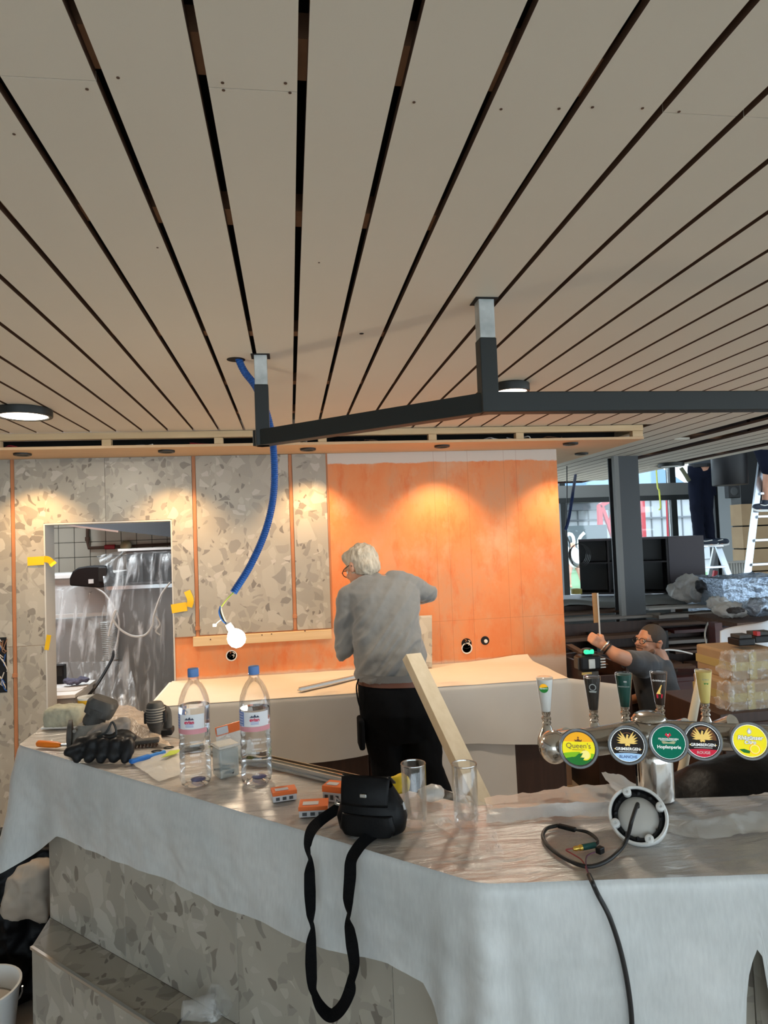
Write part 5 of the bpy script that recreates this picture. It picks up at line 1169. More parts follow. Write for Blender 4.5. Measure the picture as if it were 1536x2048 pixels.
h2 = MB(); h2.cap(P2(-.052, .022, -.060), P2(0, .066, -.088), .020, .030); h2.cap(P2(.052, .022, -.060), P2(0, .066, -.088), .020, .030); h2.cap(P2(-.03, .088, -.050), P2(.03, .088, -.050), .007, .007)
me = remesh(h2, 'beard', .006, 2); skin('beard', me, mk('dark_stubble', (.16, .085, .055), .85), m2)
glasses(P2, 1., m2, M_BLK)
wq = e2.lerp(w2, .72); wd = (w2 - e2).normalized(); wn = wd.orthogonal().normalized(); wm = wd.cross(wn)
for o_, mt in ((0, M_BLKP), (.022, M_STAIN)): MB().tube([wq + wd * o_ + (wn * math.cos(a / 16 * 2 * PI) + wm * math.sin(a / 16 * 2 * PI)) * .040 for a in range(17)], .006, 6).build('bracelet', mt, m2, smooth=True)
# the flat lath and thin rule he holds up
hc = w2 + Vector((-.80, .05, .55)).normalized() * .082 + Vector((-.02, .02, 0))
tp = Yp(1190, 1186, hc.y); bt_ = Yp(1197, 1292, hc.y)
t = thing('marking_lath', 'thin tan lath with a pale rule held up by the crouching man', 'lath', bt_)
MB().beam(tp + Vector((-.006, 0, 0)), tp.lerp(bt_, .56) + Vector((-.006, 0, 0)), .030, .006, (0, 1, 0)).build('lath', wood('tan_lath', (.42, .22, .08), (.36, .18, .06)), t)
MB().beam(tp + Vector((.014, -.008, 0)), bt_ + Vector((.010, -.008, 0)), .010, .004, (0, 1, 0)).build('rule', M_PAPER, t)

# ---------------------------------------------- the man on the stepladder
ly2 = 8.27
def leg_person(label, belt, hipw, feet, knees, mat_t, bare=False, shoe_dir=(-.3, -.9, 0), top=None):
    b = MB(); tr_ = MB(); u = Vector(belt)
    sh = top or u + Vector((.02, 0, .5))
    b.cap(u, sh, .13, .15); b.cap(sh + Vector((0, 0, .05)), sh + Vector((0, 0, .14)), .06, .055); P_, R_ = head(b, sh + Vector((0, 0, .25)), (-.2, .95, .2), (0, 0, 1))
    for s_ in (-1, 1):
        a = sh + Vector((s_ * .17, 0, .02)); e = a + Vector((s_ * .10, .10, .22)); w_ = e + Vector((-s_ * .03, .1, .24)); b.cap(a, e, .052, .042); b.cap(e, w_, .042, .030); hand(b, w_, (0, .2, 1), (-s_, 0, 0), (0, 1, 0))
    tops = []
    for i, (k_, f_) in enumerate(zip(knees, feet)):
        h_ = u + Vector((hipw * (-1 if i == 0 else 1), 0, -.10)); k_ = Vector(k_); f_ = Vector(f_)
        b.cap(h_, k_, .082, .055); b.cap(k_, f_ + Vector((0, 0, .10)), .055, .040); b.cap(f_ + Vector((0, .04, .035)), f_ + Vector(shoe_dir).normalized() * .15 + Vector((0, 0, .03)), .042, .034)
        tr_.cap(h_, k_, .105, .082); 
        if not bare: tr_.cap(k_, f_ + Vector((0, 0, .09)), .082, .070)
        tops.append((h_, k_, f_))
    tr_.sph(u + Vector((0, 0, -.08)), (.16, .125, .12)); tr_.cap(u + Vector((-.05, 0, -.02)), u + Vector((.05, 0, -.02)), .12, .12)
    me = remesh(b, 'man_body', .012, 2); o = tag(skin('person', me, M_SKIN, None, (u.x, u.y, min(f.z for f in [Vector(q_) for q_ in feet]))), label, 'person')
    eyes(P_, R_, 1., o)
    me = remesh(tr_, 'trousers', .014, 3, disp=lambda p: .008 * fbm(p, 9)); skin('trousers', me, mat_t, o)
    sm = MB().cap(u + Vector((0, 0, .12)), sh, .155, .175)
    for s_ in (-1, 1): a = sh + Vector((s_ * .17, 0, .02)); sm.cap(a, a + Vector((s_ * .06, .06, .13)), .075, .068)
    me = remesh(sm, 'tshirt', .016, 3); skin('tshirt', me, M_SHIRT2, o)
    MB().lathe([(.150, -.022), (.154, -.02), (.154, .02), (.150, .022)], 24, u + Vector((0, 0, .03)), caps=False).build('belt', M_BLKP, o)
    for h_, k_, f_ in tops:
        d_ = Vector(shoe_dir).normalized()
        sm = MB().cap(f_ + d_ * -.07 + Vector((0, 0, .055)), f_ + d_ * .19 + Vector((0, 0, .045)), .050, .040).cap(f_ + Vector((0, 0, .10)), f_ + Vector((0, 0, .06)), .052, .055)
        me = remesh(sm, 'shoe', .011, 2); so_ = skin('shoe', me, mk('dark_blue_shoe', (.02, .03, .05), .6), o)
        pts = [f_ + d_ * lerp(-.11, .23, i / 8) + Vector((0, 0, .016)) for i in range(9)]; MB().tube(pts, [.030, .046, .048, .046, .044, .046, .046, .042, .026], 10, flat=.32).build('sole', M_WHITE, so_, smooth=True)
        sdv = d_.cross(Vector((0, 0, 1)))
        for sg in (-1, 1): MB().tube(cat([f_ + d_ * .0 + sdv * sg * .053 + Vector((0, 0, .075)), f_ + d_ * .08 + sdv * sg * .048 + Vector((0, 0, .06)), f_ + d_ * .16 + sdv * sg * .042 + Vector((0, 0, .072))], 4), .006, 6).build('shoe_stripe', M_WHITE, so_)
    return o
ap = Yp(1413, 1091, 8.3)
zf = ap.z + .0005
m3 = leg_person('man in navy trousers standing on the stepladder, head above the ceiling edge', Yp(1400, 937, ly2), .075, (Vector((ap.x - .10, 8.30, zf)), Vector((ap.x + .075, 8.33, zf))), (Yp(1392, 1012, 8.24), Yp(1413, 1012, 8.26)), M_NAVY, shoe_dir=(.75, -.55, 0))
for dx, dz in ((.17, -.06), (.165, -.30)): MB().box(Yp(1400, 937, ly2) + Vector((dx, -.02, dz)), (.05, .05, .14)).build('tool_pouch', M_NAVY, m3, bevel=.01)
MB().tube(cat([Yp(1362, 936, 8.2), Yp(1370, 948, 8.2), Yp(1378, 962, 8.2)], 4), .028, 8).build('hammer', mk('olive_tool', (.10, .10, .06), .7), m3)
f4 = Yp(1532, 1021, 7.45)
leg_person('person in shorts standing on the right ladder, mostly outside the picture', Vector((f4.x + .14, 7.55, f4.z + 1.0)), .09, (Vector((f4.x, 7.45, f4.z)), Vector((f4.x + .28, 7.5, f4.z + .28))), (Vector((f4.x + .02, 7.40, f4.z + .50)), Vector((f4.x + .27, 7.38, f4.z + .72))), M_NAVY, True, (-.9, -.3, 0))
# ================================================================== the bar in front
BZ = 1.07
A2, B2 = Vector((-.98, 2.565)), Vector((.346, 1.298))
dA = (B2 - A2).normalized(); nA = Vector((-dA.y, dA.x))
eB = Vector((.552, -.081)).normalized(); nB = Vector((-eB.y, eB.x))
def isect(p, d, q, e):
    t_ = ((q - p).x * e.y - (q - p).y * e.x) / (d.x * e.y - d.y * e.x); return p + d * t_
def corner(o1, o2): return isect(A2 + nA * o1, dA, B2 + nB * o2, eB)
WL, WR = .33, .38
def leftx(off, X): p = A2 + nA * off; return p + dA * ((X - p.x) / dA.x)
RL = 1.5
def v3(p, z): return Vector((p.x, p.y, z))
bar = thing('bar_counter', 'terrazzo-clad bar counter with a stepped base in front', 'bar counter', (.1, 1.9, 0))
f0, f1, f2 = leftx(.072, -.875), corner(.072, .072), B2 + nB * .072 + eB * RL
k0, k1, k2 = leftx(WL - .03, -.875), corner(WL - .03, WR - .03), B2 + nB * (WR - .03) + eB * RL
MB().prism([(p.x, p.y) for p in (f0, f1, f2, k2, k1, k0)], .0, BZ - .045).build('carcass', M_DWOOD, bar)
g0, g1, g2 = leftx(.006, -.972), corner(.006, .006), B2 + nB * .006 + eB * RL
h0, h1, h2 = leftx(WL, -.972), corner(WL, WR), B2 + nB * WR + eB * RL
MB().prism([(p.x, p.y) for p in (g0, g1, g2, h2, h1, h0)], BZ - .0445, BZ - .008).build('counter_top', M_DWOOD, bar, bevel=.003)
fp3 = v3(leftx(.06, -.875), 0); nA3 = Vector((nA.x, nA.y, 0))
PZt = .47
sA = lambda P: (Vector((P.x, P.y)) - A2).dot(dA)
cuts = [sA(fp3)] + [sA(Pl(x, y, fp3, nA3)) for x, y in ((250, 1840), (474, 1900), (786, 1990))] + [sA(corner(.06, .06))]
def slab(s0, s1, off0, off1, z0, z1, nm='panel', mat=M_TER, base=A2, dr=dA, nr=nA, par=None):
    P = [base + dr * s0 + nr * off0, base + dr * s1 + nr * off0, base + dr * s1 + nr * off1, base + dr * s0 + nr * off1]
    return MB().prism([(p.x, p.y) for p in P], z0, z1).build(nm, mat, par or bar, bevel=.001, seg=1)
for i in range(len(cuts) - 1): slab(cuts[i] + (.0008 if i else 0), cuts[i + 1] - .0008, .06, .0715, PZt, BZ - .046)
for i in range(3): slab(.06 + i * .49, .06 + i * .49 + .488, .06, .0715, .05, BZ - .046, base=B2, dr=eB, nr=nB)
# step at the foot: top slabs, front slabs, metal edge
pf = -.064
q0, q1 = leftx(pf, -.875), corner(pf, pf)
MB().prism([(p.x, p.y) for p in (leftx(pf + .014, -.873), corner(pf + .014, pf + .014), B2 + nB * (pf + .014) + eB * RL, B2 + nB * .059 + eB * RL, corner(.059, .059), leftx(.059, -.873))], 0, PZt - .0125).build('step_core', M_DWOOD, bar)
s_0, s_1 = sA(q0), sA(q1)
tc_ = [s_0, s_0 + .62, s_0 + 1.24, s_1]
for i in range(3):
    P = [A2 + dA * (tc_[i] + .001) + nA * (pf + .001), A2 + dA * (tc_[i + 1] - .001) + nA * (pf + .001), A2 + dA * (tc_[i + 1] - .001) + nA * .0595, A2 + dA * (tc_[i] + .001) + nA * .0595]
    if i == 0: P[3] = leftx(.0595, -.875)
    MB().prism([(p.x, p.y) for p in P], PZt - .012, PZt).build('step_panel', M_TER, bar)
    slab(tc_[i] + .0008, tc_[i + 1] - .0008, pf + .001, pf + .0135, .0, PZt - .0125, 'step_panel')
MB().beam(v3(q0, PZt - .002), v3(q1, PZt - .002), .009, .009).build('edge_strip', M_STAIN, bar)

# ------------------------------------------------------------------ drop cloth
path = [Vector((-.985, 3.0)), Vector((-.985, 2.80)), Vector((-.983, 2.64))]
def arc(c0, c1, c2, r, n_):
    a = (c0 - c1).normalized(); b = (c2 - c1).normalized(); return [((c1 + a * r) * (1 - t_) ** 2 + c1 * 2 * t_ * (1 - t_) + (c1 + b * r) * t_ ** 2) for t_ in [i / n_ for i in range(n_ + 1)]]
C2 = B2 + eB * RL
path = [Vector((-.985, 3.0))] + arc(Vector((-.985, 3.)), A2, B2, .035, 8) + arc(A2, B2, C2, .030, 8) + [C2]
PLn = [0.]
for i in range(1, len(path)): PLn.append(PLn[-1] + (path[i] - path[i - 1]).length)
def pathat(s):
    for i in range(len(path) - 1):
        if s <= PLn[i + 1] or i == len(path) - 2:
            return path[i].lerp(path[i + 1], (s - PLn[i]) / (PLn[i + 1] - PLn[i]))
def nrm(s):
    a = pathat(max(0, s - .02)); b = pathat(min(PLn[-1], s + .02)); d = (b - a).normalized(); return Vector((d.y, -d.x))
sAc = PLn[5]; sBc = PLn[14]
hs, hz = [0., sAc - .14, sAc - .02, sAc + .03], [.95, .83, .625, .66]
for x, y in ((100, 1678), (190, 1716), (330, 1772), (420, 1820), (500, 1847), (600, 1893), (700, 1926), (760, 1942), (830, 1980), (866, 2050), (900, 2130)):
    P = Pl(x, y, v3(A2 - nA * .03, 0), nA3); hs.append(sAc + sA(P)); hz.append(P.z)
nB3 = Vector((nB.x, nB.y, 0)); zmin = hz[-1]
hs.append(sBc); hz.append(min(zmin, .60))
for x, y in ((1100, 2140), (1494, 2130), (1503, 1990), (1516, 1935), (1528, 1906), (1541, 1945), (1552, 2040), (1580, 2140), (1700, 2140)):
    P = Pl(x, y, v3(B2 - nB * .03, 0), nB3); hs.append(sBc + (Vector((P.x, P.y)) - B2).dot(eB)); hz.append(P.z)
dc = thing('drop_cloth', 'white plastic-coated drop cloth draped over the bar', 'drop cloth', (.1, 1.7, BZ))
def drapef(u, v):
    s = u * PLn[-1]; p = pathat(s); o = nrm(s); zb = interp(hs, hz, s)
    ca = math.exp(-((s - sAc) / .10) ** 2); cb = math.exp(-((s - sBc) / .12) ** 2)
    z = lerp(BZ, zb, v); drop = BZ - z
    fl = .004 + .035 * min(drop, .3) + .17 * ca * drop + .05 * cb * drop + (.10 * drop * max(0., 1 - s / .25))
    wv = .020 * fbm((s * 1.0, z * .8, 4.), 2.6) * min(1., drop * 5) + .006 * fbm((s, z, 9.), 9) * min(1., drop * 8)
    cn = math.exp(-((s - sBc) / .045) ** 2); wv += .008 * cb * math.sin(s * 70) * min(1., drop * 4) + .012 * cn * noise.turbulence(Vector((s * 9, z * 16, 1.)), 3, False) * min(1., drop * 6)
    fl -= .008 * math.exp(-drop / .008)
    return Vector((p.x + o.x * (fl + wv), p.y + o.y * (fl + wv), z + .0015))
MB().grid(drapef, 420, 46).build('front_drop', M_CLOTH, dc, smooth=True)
bk = [leftx(WL, -.985), corner(WL, WR), B2 + nB * WR + eB * RL]
Lf1, Lf2 = sBc - sAc, PLn[-1] - sBc
def topf(u, v):
    if u < .6: t_ = u / .6; F_ = pathat(lerp(sAc + .0, sBc, t_)); K_ = bk[0].lerp(bk[1], t_)
    else: t_ = (u - .6) / .4; F_ = pathat(lerp(sBc, PLn[-1], t_)); K_ = bk[1].lerp(bk[2], t_)
    p = F_.lerp(K_, v); z = BZ + .0018
    edge = min(v, 1 - v) * 4
    w_ = noise.ridged_multi_fractal(Vector((p.x * 5 + p.y * 2, p.y * 5, 2.)), 1., 2.1, 3, 1., 2.) - 1.1
    z += .0024 * w_ * min(1, edge)
    if u > .58: z += .006 * max(0, noise.ridged_multi_fractal(Vector((p.x * 6, p.y * 7, 5.)), 1., 2., 2, 1., 2.) - 1.2) * min(1, edge)
    return Vector((p.x, p.y, z))
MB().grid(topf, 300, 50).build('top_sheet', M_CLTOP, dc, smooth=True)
# back hang of the cloth
def backf(u, v):
    t_ = u * 2; p = bk[0].lerp(bk[1], t_) if t_ < 1 else bk[1].lerp(bk[2], t_ - 1)
    q_ = (nA if t_ < 1 else nB); return v3(p + q_ * (.012 * v + .004), BZ + .001 - .22 * v)
MB().grid(backf, 60, 6).build('back_drop', M_CLOTH, dc, smooth=True)
# extra film bunched along the back of the right arm
def sheet(name, rows, label, amp, freq, mat=M_FILM2, seed=0., n_=(70, 30), cat_='plastic film'):
    nr = len(rows); nc = len(rows[0])
    def fn(u, v):
        a = v * (nr - 1); i = min(int(a), nr - 2); t_ = a - i; b = u * (nc - 1); j = min(int(b), nc - 2); s_ = b - j
        t_ = t_ * t_ * (3 - 2 * t_); s2_ = s_ * s_ * (3 - 2 * s_)
        p = rows[i][j].lerp(rows[i][j + 1], s2_).lerp(rows[i + 1][j].lerp(rows[i + 1][j + 1], s2_), t_)
        r_ = noise.ridged_multi_fractal(Vector((p.x * freq, p.y * freq, seed)), 1., 2., 3, 1., 2.) - .8
        return p + Vector((0, 0, max(0., amp * r_) + .0015))
    return tag(MB().grid(fn, *n_).build(name, mat, smooth=True), label, cat_)
T = lambda x, y, h=0.: Zp(x, y, BZ + .004 + h)
def up(x, y, Y): return Yp(x, y, Y)
sheet('film_sheet', [[up(968, 1597, 1.74), up(1060, 1588, 1.76), up(1130, 1576, 1.78), up(1215, 1570, 1.78), up(1290, 1592, 1.74)],
                     [T(975, 1622, .012), T(1060, 1615, .022), T(1135, 1608, .030), T(1210, 1606, .030), T(1280, 1618, .016)],
                     [T(972, 1650), T(1060, 1642), T(1130, 1636), T(1200, 1634), T(1255, 1640)]], 'film bunched along the back edge left of the tap tower', .006, 14, M_FILM2, 1.)
sheet('film_sheet', [[up(1330, 1600, 1.72), up(1385, 1612, 1.70), up(1440, 1605, 1.70), up(1490, 1594, 1.70), up(1560, 1585, 1.70)],
                     [T(1330, 1640), T(1390, 1645, .01), T(1440, 1636, .014), T(1490, 1628, .014), T(1570, 1622, .01)],
                     [T(1340, 1668), T(1400, 1680), T(1450, 1676), T(1500, 1670), T(1590, 1660)]], 'film bunched along the back edge right of the tap tower', .006, 14, M_FILM2, 3.)
sheet('film_scrap', [[up(1203, 1547, 1.80), up(1240, 1553, 1.80), up(1272, 1570, 1.79)], [up(1212, 1562, 1.76), up(1245, 1575, 1.74), up(1276, 1590, 1.73)], [T(1236, 1592, .012), T(1262, 1597, .006), T(1284, 1602)]], 'pale film corner standing up beside the tap tower', .006, 20, M_FILM2, 5., (20, 12))
sheet('film_sheet', [[T(868, 1575, .05), T(905, 1585, .045), T(950, 1600, .03), T(985, 1612, .012)], [T(868, 1600, .03), T(915, 1622, .045), T(955, 1640, .022), T(985, 1650, .006)], [T(862, 1630, .004), T(920, 1660, .012), T(980, 1690, .010), T(1010, 1715, .003)], [T(868, 1650), T(930, 1700), T(975, 1740), T(1000, 1752)]], 'creased film fold running from the glasses to the bar corner', .010, 12, M_FILM, 7., (50, 40))
sheet('film_sheet', [[up(140, 1432, 2.99), up(200, 1418, 3.02), up(255, 1414, 3.0), up(285, 1424, 2.85), up(300, 1440, 2.72)], [T(150, 1450, .01), T(205, 1440, .035), T(258, 1436, .045), T(295, 1462, .03), T(325, 1480, .012)], [T(165, 1468), T(215, 1462, .006), T(262, 1470, .01), T(305, 1490, .006), T(345, 1496)]], 'beige film crumpled at the far end of the bar', .012, 12, mk('beige_film', (.62, .50, .40), .25, alpha=.8, bump=(24, .8, .02)), 11., (50, 30))

# ------------------------------------------------------------------ things on the bar
TZ = BZ + .0055
def rotM(p, rz=0., rx=0., ry=0.): return Matrix.Translation(p) @ Matrix.Rotation(rz, 4, 'Z') @ Matrix.Rotation(ry, 4, 'Y') @ Matrix.Rotation(rx, 4, 'X')
# water bottles
def bottle(p, label, lvl, rz):
    t = thing('water_bottle', label, 'bottle', p, rz, 'water bottles on the bar')
    r = .0445
    prof = [(.006, .012), (.020, .004), (.036, .0), (.041, .004), (r, .018), (r * .985, .036), (r * .945, .044), (r * .985, .050), (r, .062), (r * .95, .070), (r, .078), (r * .99, .092), (r * .945, .099), (r, .106), (r * .985, .118), (r * .94, .126), (r * .985, .134), (r * .96, .146), (r * .97, .150), (r * .97, .204), (r * 1.0, .210), (r * .985, .226), (r * .90, .244), (r * .74, .264), (r * .54, .280), (r * .37, .289), (.0145, .294), (.0145, .300), (.0165, .302), (.0165, .304), (.0135, .305), (.0135, .312)]
    c = Vector(p)
    MB().lathe(prof, 40, c).build('body', M_PET, t, smooth=True)
    wp = [(max(a - .0016, .004), b + .001) for a, b in prof if b < lvl]; wp.append((wp[-1][0] * .98, lvl)); wp.append((.004, lvl))
    MB().lathe(wp, 40, c).build('water', M_WATER, t, smooth=True)
    MB().lathe([(.0150, .302), (.0155, .304), (.0155, .322), (.0145, .325), (.004, .3255)], 24, c).build('cap', mk('blue_cap', (.10, .22, .50), .45), t, smooth=True)
    def band(a0, a1, z0, z1, m_, rr=.0006, nm='label'):
        ri = r * .97 + rr
        MB().grid(lambda u, v: c + Vector((ri * math.cos(rz + lerp(a0, a1, u)), ri * math.sin(rz + lerp(a0, a1, u)), lerp(z0, z1, v))), 32, 2).build(nm, m_, t, smooth=True)
    W_, PK, BL = mk('label_white', (.78, .78, .80), .4), mk('label_pink', (.70, .30, .33), .4), mk('label_blue', (.20, .28, .58), .4)
    F_ = -PI / 2
    band(F_ - .62, F_ + 1.1, .164, .204, W_); band(F_ - 2.2, F_ - .62, .164, .204, BL); band(F_ - 2.2, F_ + 1.3, .150, .1635, PK)
    for i in range(5): band(F_ - 1.9, F_ - .70, .167 + i * .0075, .1685 + i * .0075, W_, .0010, 'label_stripe')
    M_E = mk('label_red', (.70, .02, .09), .4); a_ = F_ + .12
    def onlab(a, z, rr=.0014): return c + Vector(((r * .97 + rr) * math.cos(rz + a), (r * .97 + rr) * math.sin(rz + a), z))
    text('evian', .0135, M_E, t, Matrix.Translation(onlab(a_, .1835, .0012)) @ Matrix.Rotation(rz + a_ + PI / 2, 4, 'Z') @ Matrix.Rotation(PI / 2, 4, 'X'), bold=.0004)
    for k_, (dx, hh) in enumerate(((-.008, .006), (0., .009), (.008, .006))):
        o_ = onlab(a_, .1895, .0012); q_ = Matrix.Translation(o_) @ Matrix.Rotation(rz + a_ + PI / 2, 4, 'Z') @ Matrix.Rotation(PI / 2, 4, 'X')
        MB().prism([(dx - .006, 0), (dx + .006, 0), (dx + .001, hh)], 0, .0003 + .0001 * k_, M=q_).build('mountain_mark', mk('ink_dark', (.05, .06, .10), .5), t)
    for i in range(3):
        zc = .1765 - i * .0032; MB().grid(lambda u, v: onlab(lerp(a_ - .26, a_ + .26, u), zc + .0013 * v, .0009), 8, 1).build('small_print', BL, t)
    MB().sph(c + Vector((.006, 0, .0135)), (.020, .016, .006), 12, 6).build('violet_base_boss', mk('bottle_base_violet', (.12, .11, .22), .3), t, smooth=True)  # low dark violet boss in the bottle base
bottle(Zp(392, 1567, TZ), 'full plastic water bottle nearest the bar\'s front edge, left one', .222, -.30)
bottle(Zp(514, 1562, TZ), 'plastic water bottle nearer the metal profiles, right one', .208, -.10)
# tumblers
g0_ = None
for i, (x, y, lb) in enumerate(((831, 1648, 'tall clear drinking glass next to the black pouch'), (933, 1650, 'tall clear drinking glass standing nearer the bar corner'))):
    p = Zp(x, y, TZ)
    if g0_ is None:
        g0_ = thing('drinking_glass', lb, 'glass', p, group='two empty glasses'); r = .0285; hh = .141
        MB().lathe([(.006, .0), (.024, .0), (.0265, .004), (r, .02), (r + .001, hh), (r + .0002, hh + .0012), (r - .0014, hh), (r - .0024, .024), (.021, .018), (.005, .018)], 40, p).build('tumbler', M_GLASS, g0_, smooth=True)
        MB().lathe([(.0235, .0188), (.0237, .0195), (.004, .0195)], 30, p).build('base_puddle', M_PET, g0_, smooth=True)
        MB().lathe([(r + .0010, hh - .003), (r + .0016, hh - .001), (r + .0010, hh + .001), (r - .001, hh + .001), (r - .0014, hh - .002)], 40, p, caps=False).build('rim', glassy('glass_rim', (.8, .8, .78), .25), g0_, smooth=True)
    else: dup(g0_, p, .5, lb)
# black pouch with its strap
p = Zp(742, 1660, TZ); rz = -.42
t = thing('camera_pouch', 'black leather pouch with a long strap hanging over the bar edge', 'pouch', p, rz)
Mx = rotM(p, rz)
def pl(x, y, z): return Mx @ Vector((x, y, z))
rows = [(.0, .066, .032), (.008, .078, .042), (.035, .083, .048), (.065, .074, .044), (.090, .060, .034), (.104, .052, .026)]
MB().loft([[Mx @ q_ for q_ in ell((.004, 0, z), a, b, 28, 2.7)] for z, a, b in rows]).build('body', M_BLKL, t, smooth=True)
MB().grid(lambda u, v: pl(lerp(-.054, .056, u) * (1 + .05 * v), -.044 + .018 * v - .006 * math.sin(u * PI) - .004 * math.sin(v * PI), lerp(.072, .136, v) - .006 * (abs(u - .5) * 2) ** 4 * (1 if v > .9 else 0)), 16, 10).build('flap', M_BLKL, t, smooth=True, solid=.004)
MB().grid(lambda u, v: pl(lerp(-.056, .058, u), lerp(-.026, .022, v), .134 - .030 * v - .004 * math.sin(u * PI)), 12, 6).build('lid', M_BLKL, t, smooth=True, solid=.004)
MB().loft([[Mx @ q_ for q_ in ell((.004, -.036, z), a_, .016, 20, 3)] for z, a_ in ((.004, .056), (.02, .066), (.052, .060))]).build('front_pocket', M_BLKL, t, smooth=True, bevel=.003)
MB().box(pl(.002, -.0535, .098), (.016, .006, .008), rz=rz).build('stud', M_STAIN, t, bevel=.002)
for s_ in (-1, 1): MB().tube([pl(s_ * .072, 0, .06), pl(s_ * .082, -.006, .07), pl(s_ * .084, -.004, .056), pl(s_ * .074, 0, .052)], .003, 6).build('strap_ring', M_STAIN, t)
off = v3(A2 - nA * .050, 0)
ST = [((690, 1608), .9, 'T', .03), ((668, 1622), .9, 'T', .022), ((640, 1642), .9, 'T', .012), ((622, 1662), .8, 'E', .0), ((615, 1690), .55, 'F', 0), ((619, 1714), .16, 'F', 0), ((619, 1745), .85, 'F', 0), ((620, 1785), 1., 'F', 0), ((622, 1825), .7, 'F', 0), ((624, 1850), .15, 'F', 0), ((622, 1885), .75, 'F', 0), ((622, 1925), 1., 'F', 0), ((624, 1960), .8, 'F', 0), ((628, 1985), .45, 'F', 0), ((640, 2012), .8, 'F', 0), ((658, 2030), .95, 'F', 0), ((673, 2026), .9, 'F', 0), ((688, 2008), .8, 'F', 0), ((700, 1980), .9, 'F', 0), ((704, 1955), .4, 'F', 0), ((708, 1925), .8, 'F', 0), ((704, 1890), 1., 'F', 0), ((699, 1855), .7, 'F', 0), ((697, 1832), .12, 'F', 0), ((696, 1800), .75, 'F', 0), ((700, 1755), 1., 'F', 0), ((702, 1722), .9, 'F', 0), ((713, 1700), .9, 'E', 0), ((728, 1682), .9, 'T', .006), ((752, 1664), .9, 'T', .012), ((775, 1648), .9, 'T', .02)]
pts = []; cs = []
for (x, y), c_, wh, h_ in ST:
    if wh == 'T': q_ = Zp(x, y, TZ + h_)
    elif wh == 'E': q_ = Pl(x, y, v3(A2 - nA * .022, 0), nA3)
    else: q_ = Pl(x, y, off, nA3)
    pts.append(q_); cs.append(c_)
N_ = 6; cp_ = cat(pts, N_); sides = []; 
for i, q_ in enumerate(cp_):
    k_ = min(i // N_, len(cs) - 2); f_ = (i % N_) / N_ if i < len(cp_) - 1 else 1.; c_ = lerp(cs[k_], cs[k_ + 1], f_)
    vd = (q_ - CAM0).normalized(); tg = (cp_[min(i + 1, len(cp_) - 1)] - cp_[max(i - 1, 0)]).normalized(); lat = tg.cross(vd).normalized()
    sides.append(lat * c_ + vd * math.sqrt(max(0, 1 - c_ * c_)) * .9)
MB().strip(cp_, sides, .026, .0016).build('strap', M_STRAP, t)
# little screw boxes in orange and white
M_OB, M_WB = mk('orange_print', (.72, .14, .02), .5), mk('grey_white_card', (.55, .54, .55), .6)
for x, y, sx, sy, sz, rz, lb in ((568, 1597, .062, .040, .026, .15, 'small orange and grey screw box right of the bottles'), (628, 1626, .070, .050, .026, -.10, 'small orange and grey screw box nearest the pouch strap'), (672, 1598, .055, .045, .040, -.5, 'upright orange and white screw box against the pouch')):
    p = Zp(x, y, TZ); t = thing('screw_box', lb, 'box', p, rz, 'small screw boxes')
    Mx = rotM(p, rz)
    R3 = Mx.to_3x3()
    MB().box(Mx @ Vector((0, 0, sz * .3)), (sx, sy, sz * .6), M=R3).build('tray', M_WB, t, bevel=.0012)
    MB().box(Mx @ Vector((0, 0, sz * .8)), (sx + .002, sy + .002, sz * .4), M=R3).build('lid', M_OB, t, bevel=.0012)
    MB().box(Mx @ Vector((-sx * .1, -sy * .1, sz * 1.0 + .0008)), (sx * .55, sy * .4, .001), M=R3).build('print_panel', M_WB, t)
    for k_ in range(3): MB().box(Mx @ Vector((-sx * .3 + k_ * sx * .28, -sy / 2 - .0006, sz * .3)), (sx * .16, .001, sz * .3), M=R3).build('picture', M_STEEL, t)
# yellow glove behind the pouch
q = Zp(800, 1600, TZ); crumple('yellow_cloth', (q.x, q.y + .03, TZ + .030), (.035, .03, .026), mk('yellow_cotton', (.75, .52, .03), .8), 'crumpled yellow cloth between pouch and glass', 'cloth', 12, .25, .006, sc_=25)
q = Zp(868, 1612, TZ); crumple('crumpled_bag', (q.x, q.y + .03, TZ + .022), (.035, .03, .020), M_FILM2, 'crumpled clear bag between the two glasses', 'bag', 13, .3, .006, sc_=22)
# metal profiles along the back edge
for i, (off_, m_, lb) in enumerate(((.268, M_STAIN, 'silver metal profile on the bar, nearest of three'), (.288, M_CHROME2, 'silver metal profile on the bar, middle of three'), (.308, mk('bronze_profile', (.36, .29, .22), .3, .8), 'bronze-tinted metal profile on the bar, farthest of three'))):
    a = A2 + dA * .62 + nA * off_; b_ = A2 + dA * 1.30 + nA * off_
    t = thing('metal_profile', lb, 'metal profile', v3((a + b_) / 2, TZ), group='metal profiles on the bar')
    MB().beam(v3(a, TZ + .004), v3(b_, TZ + .004), .016, .006).build('base_flange', m_, t); MB().beam(v3(a, TZ + .013), v3(b_, TZ + .013), .004, .012).build('upright_flange', m_, t)
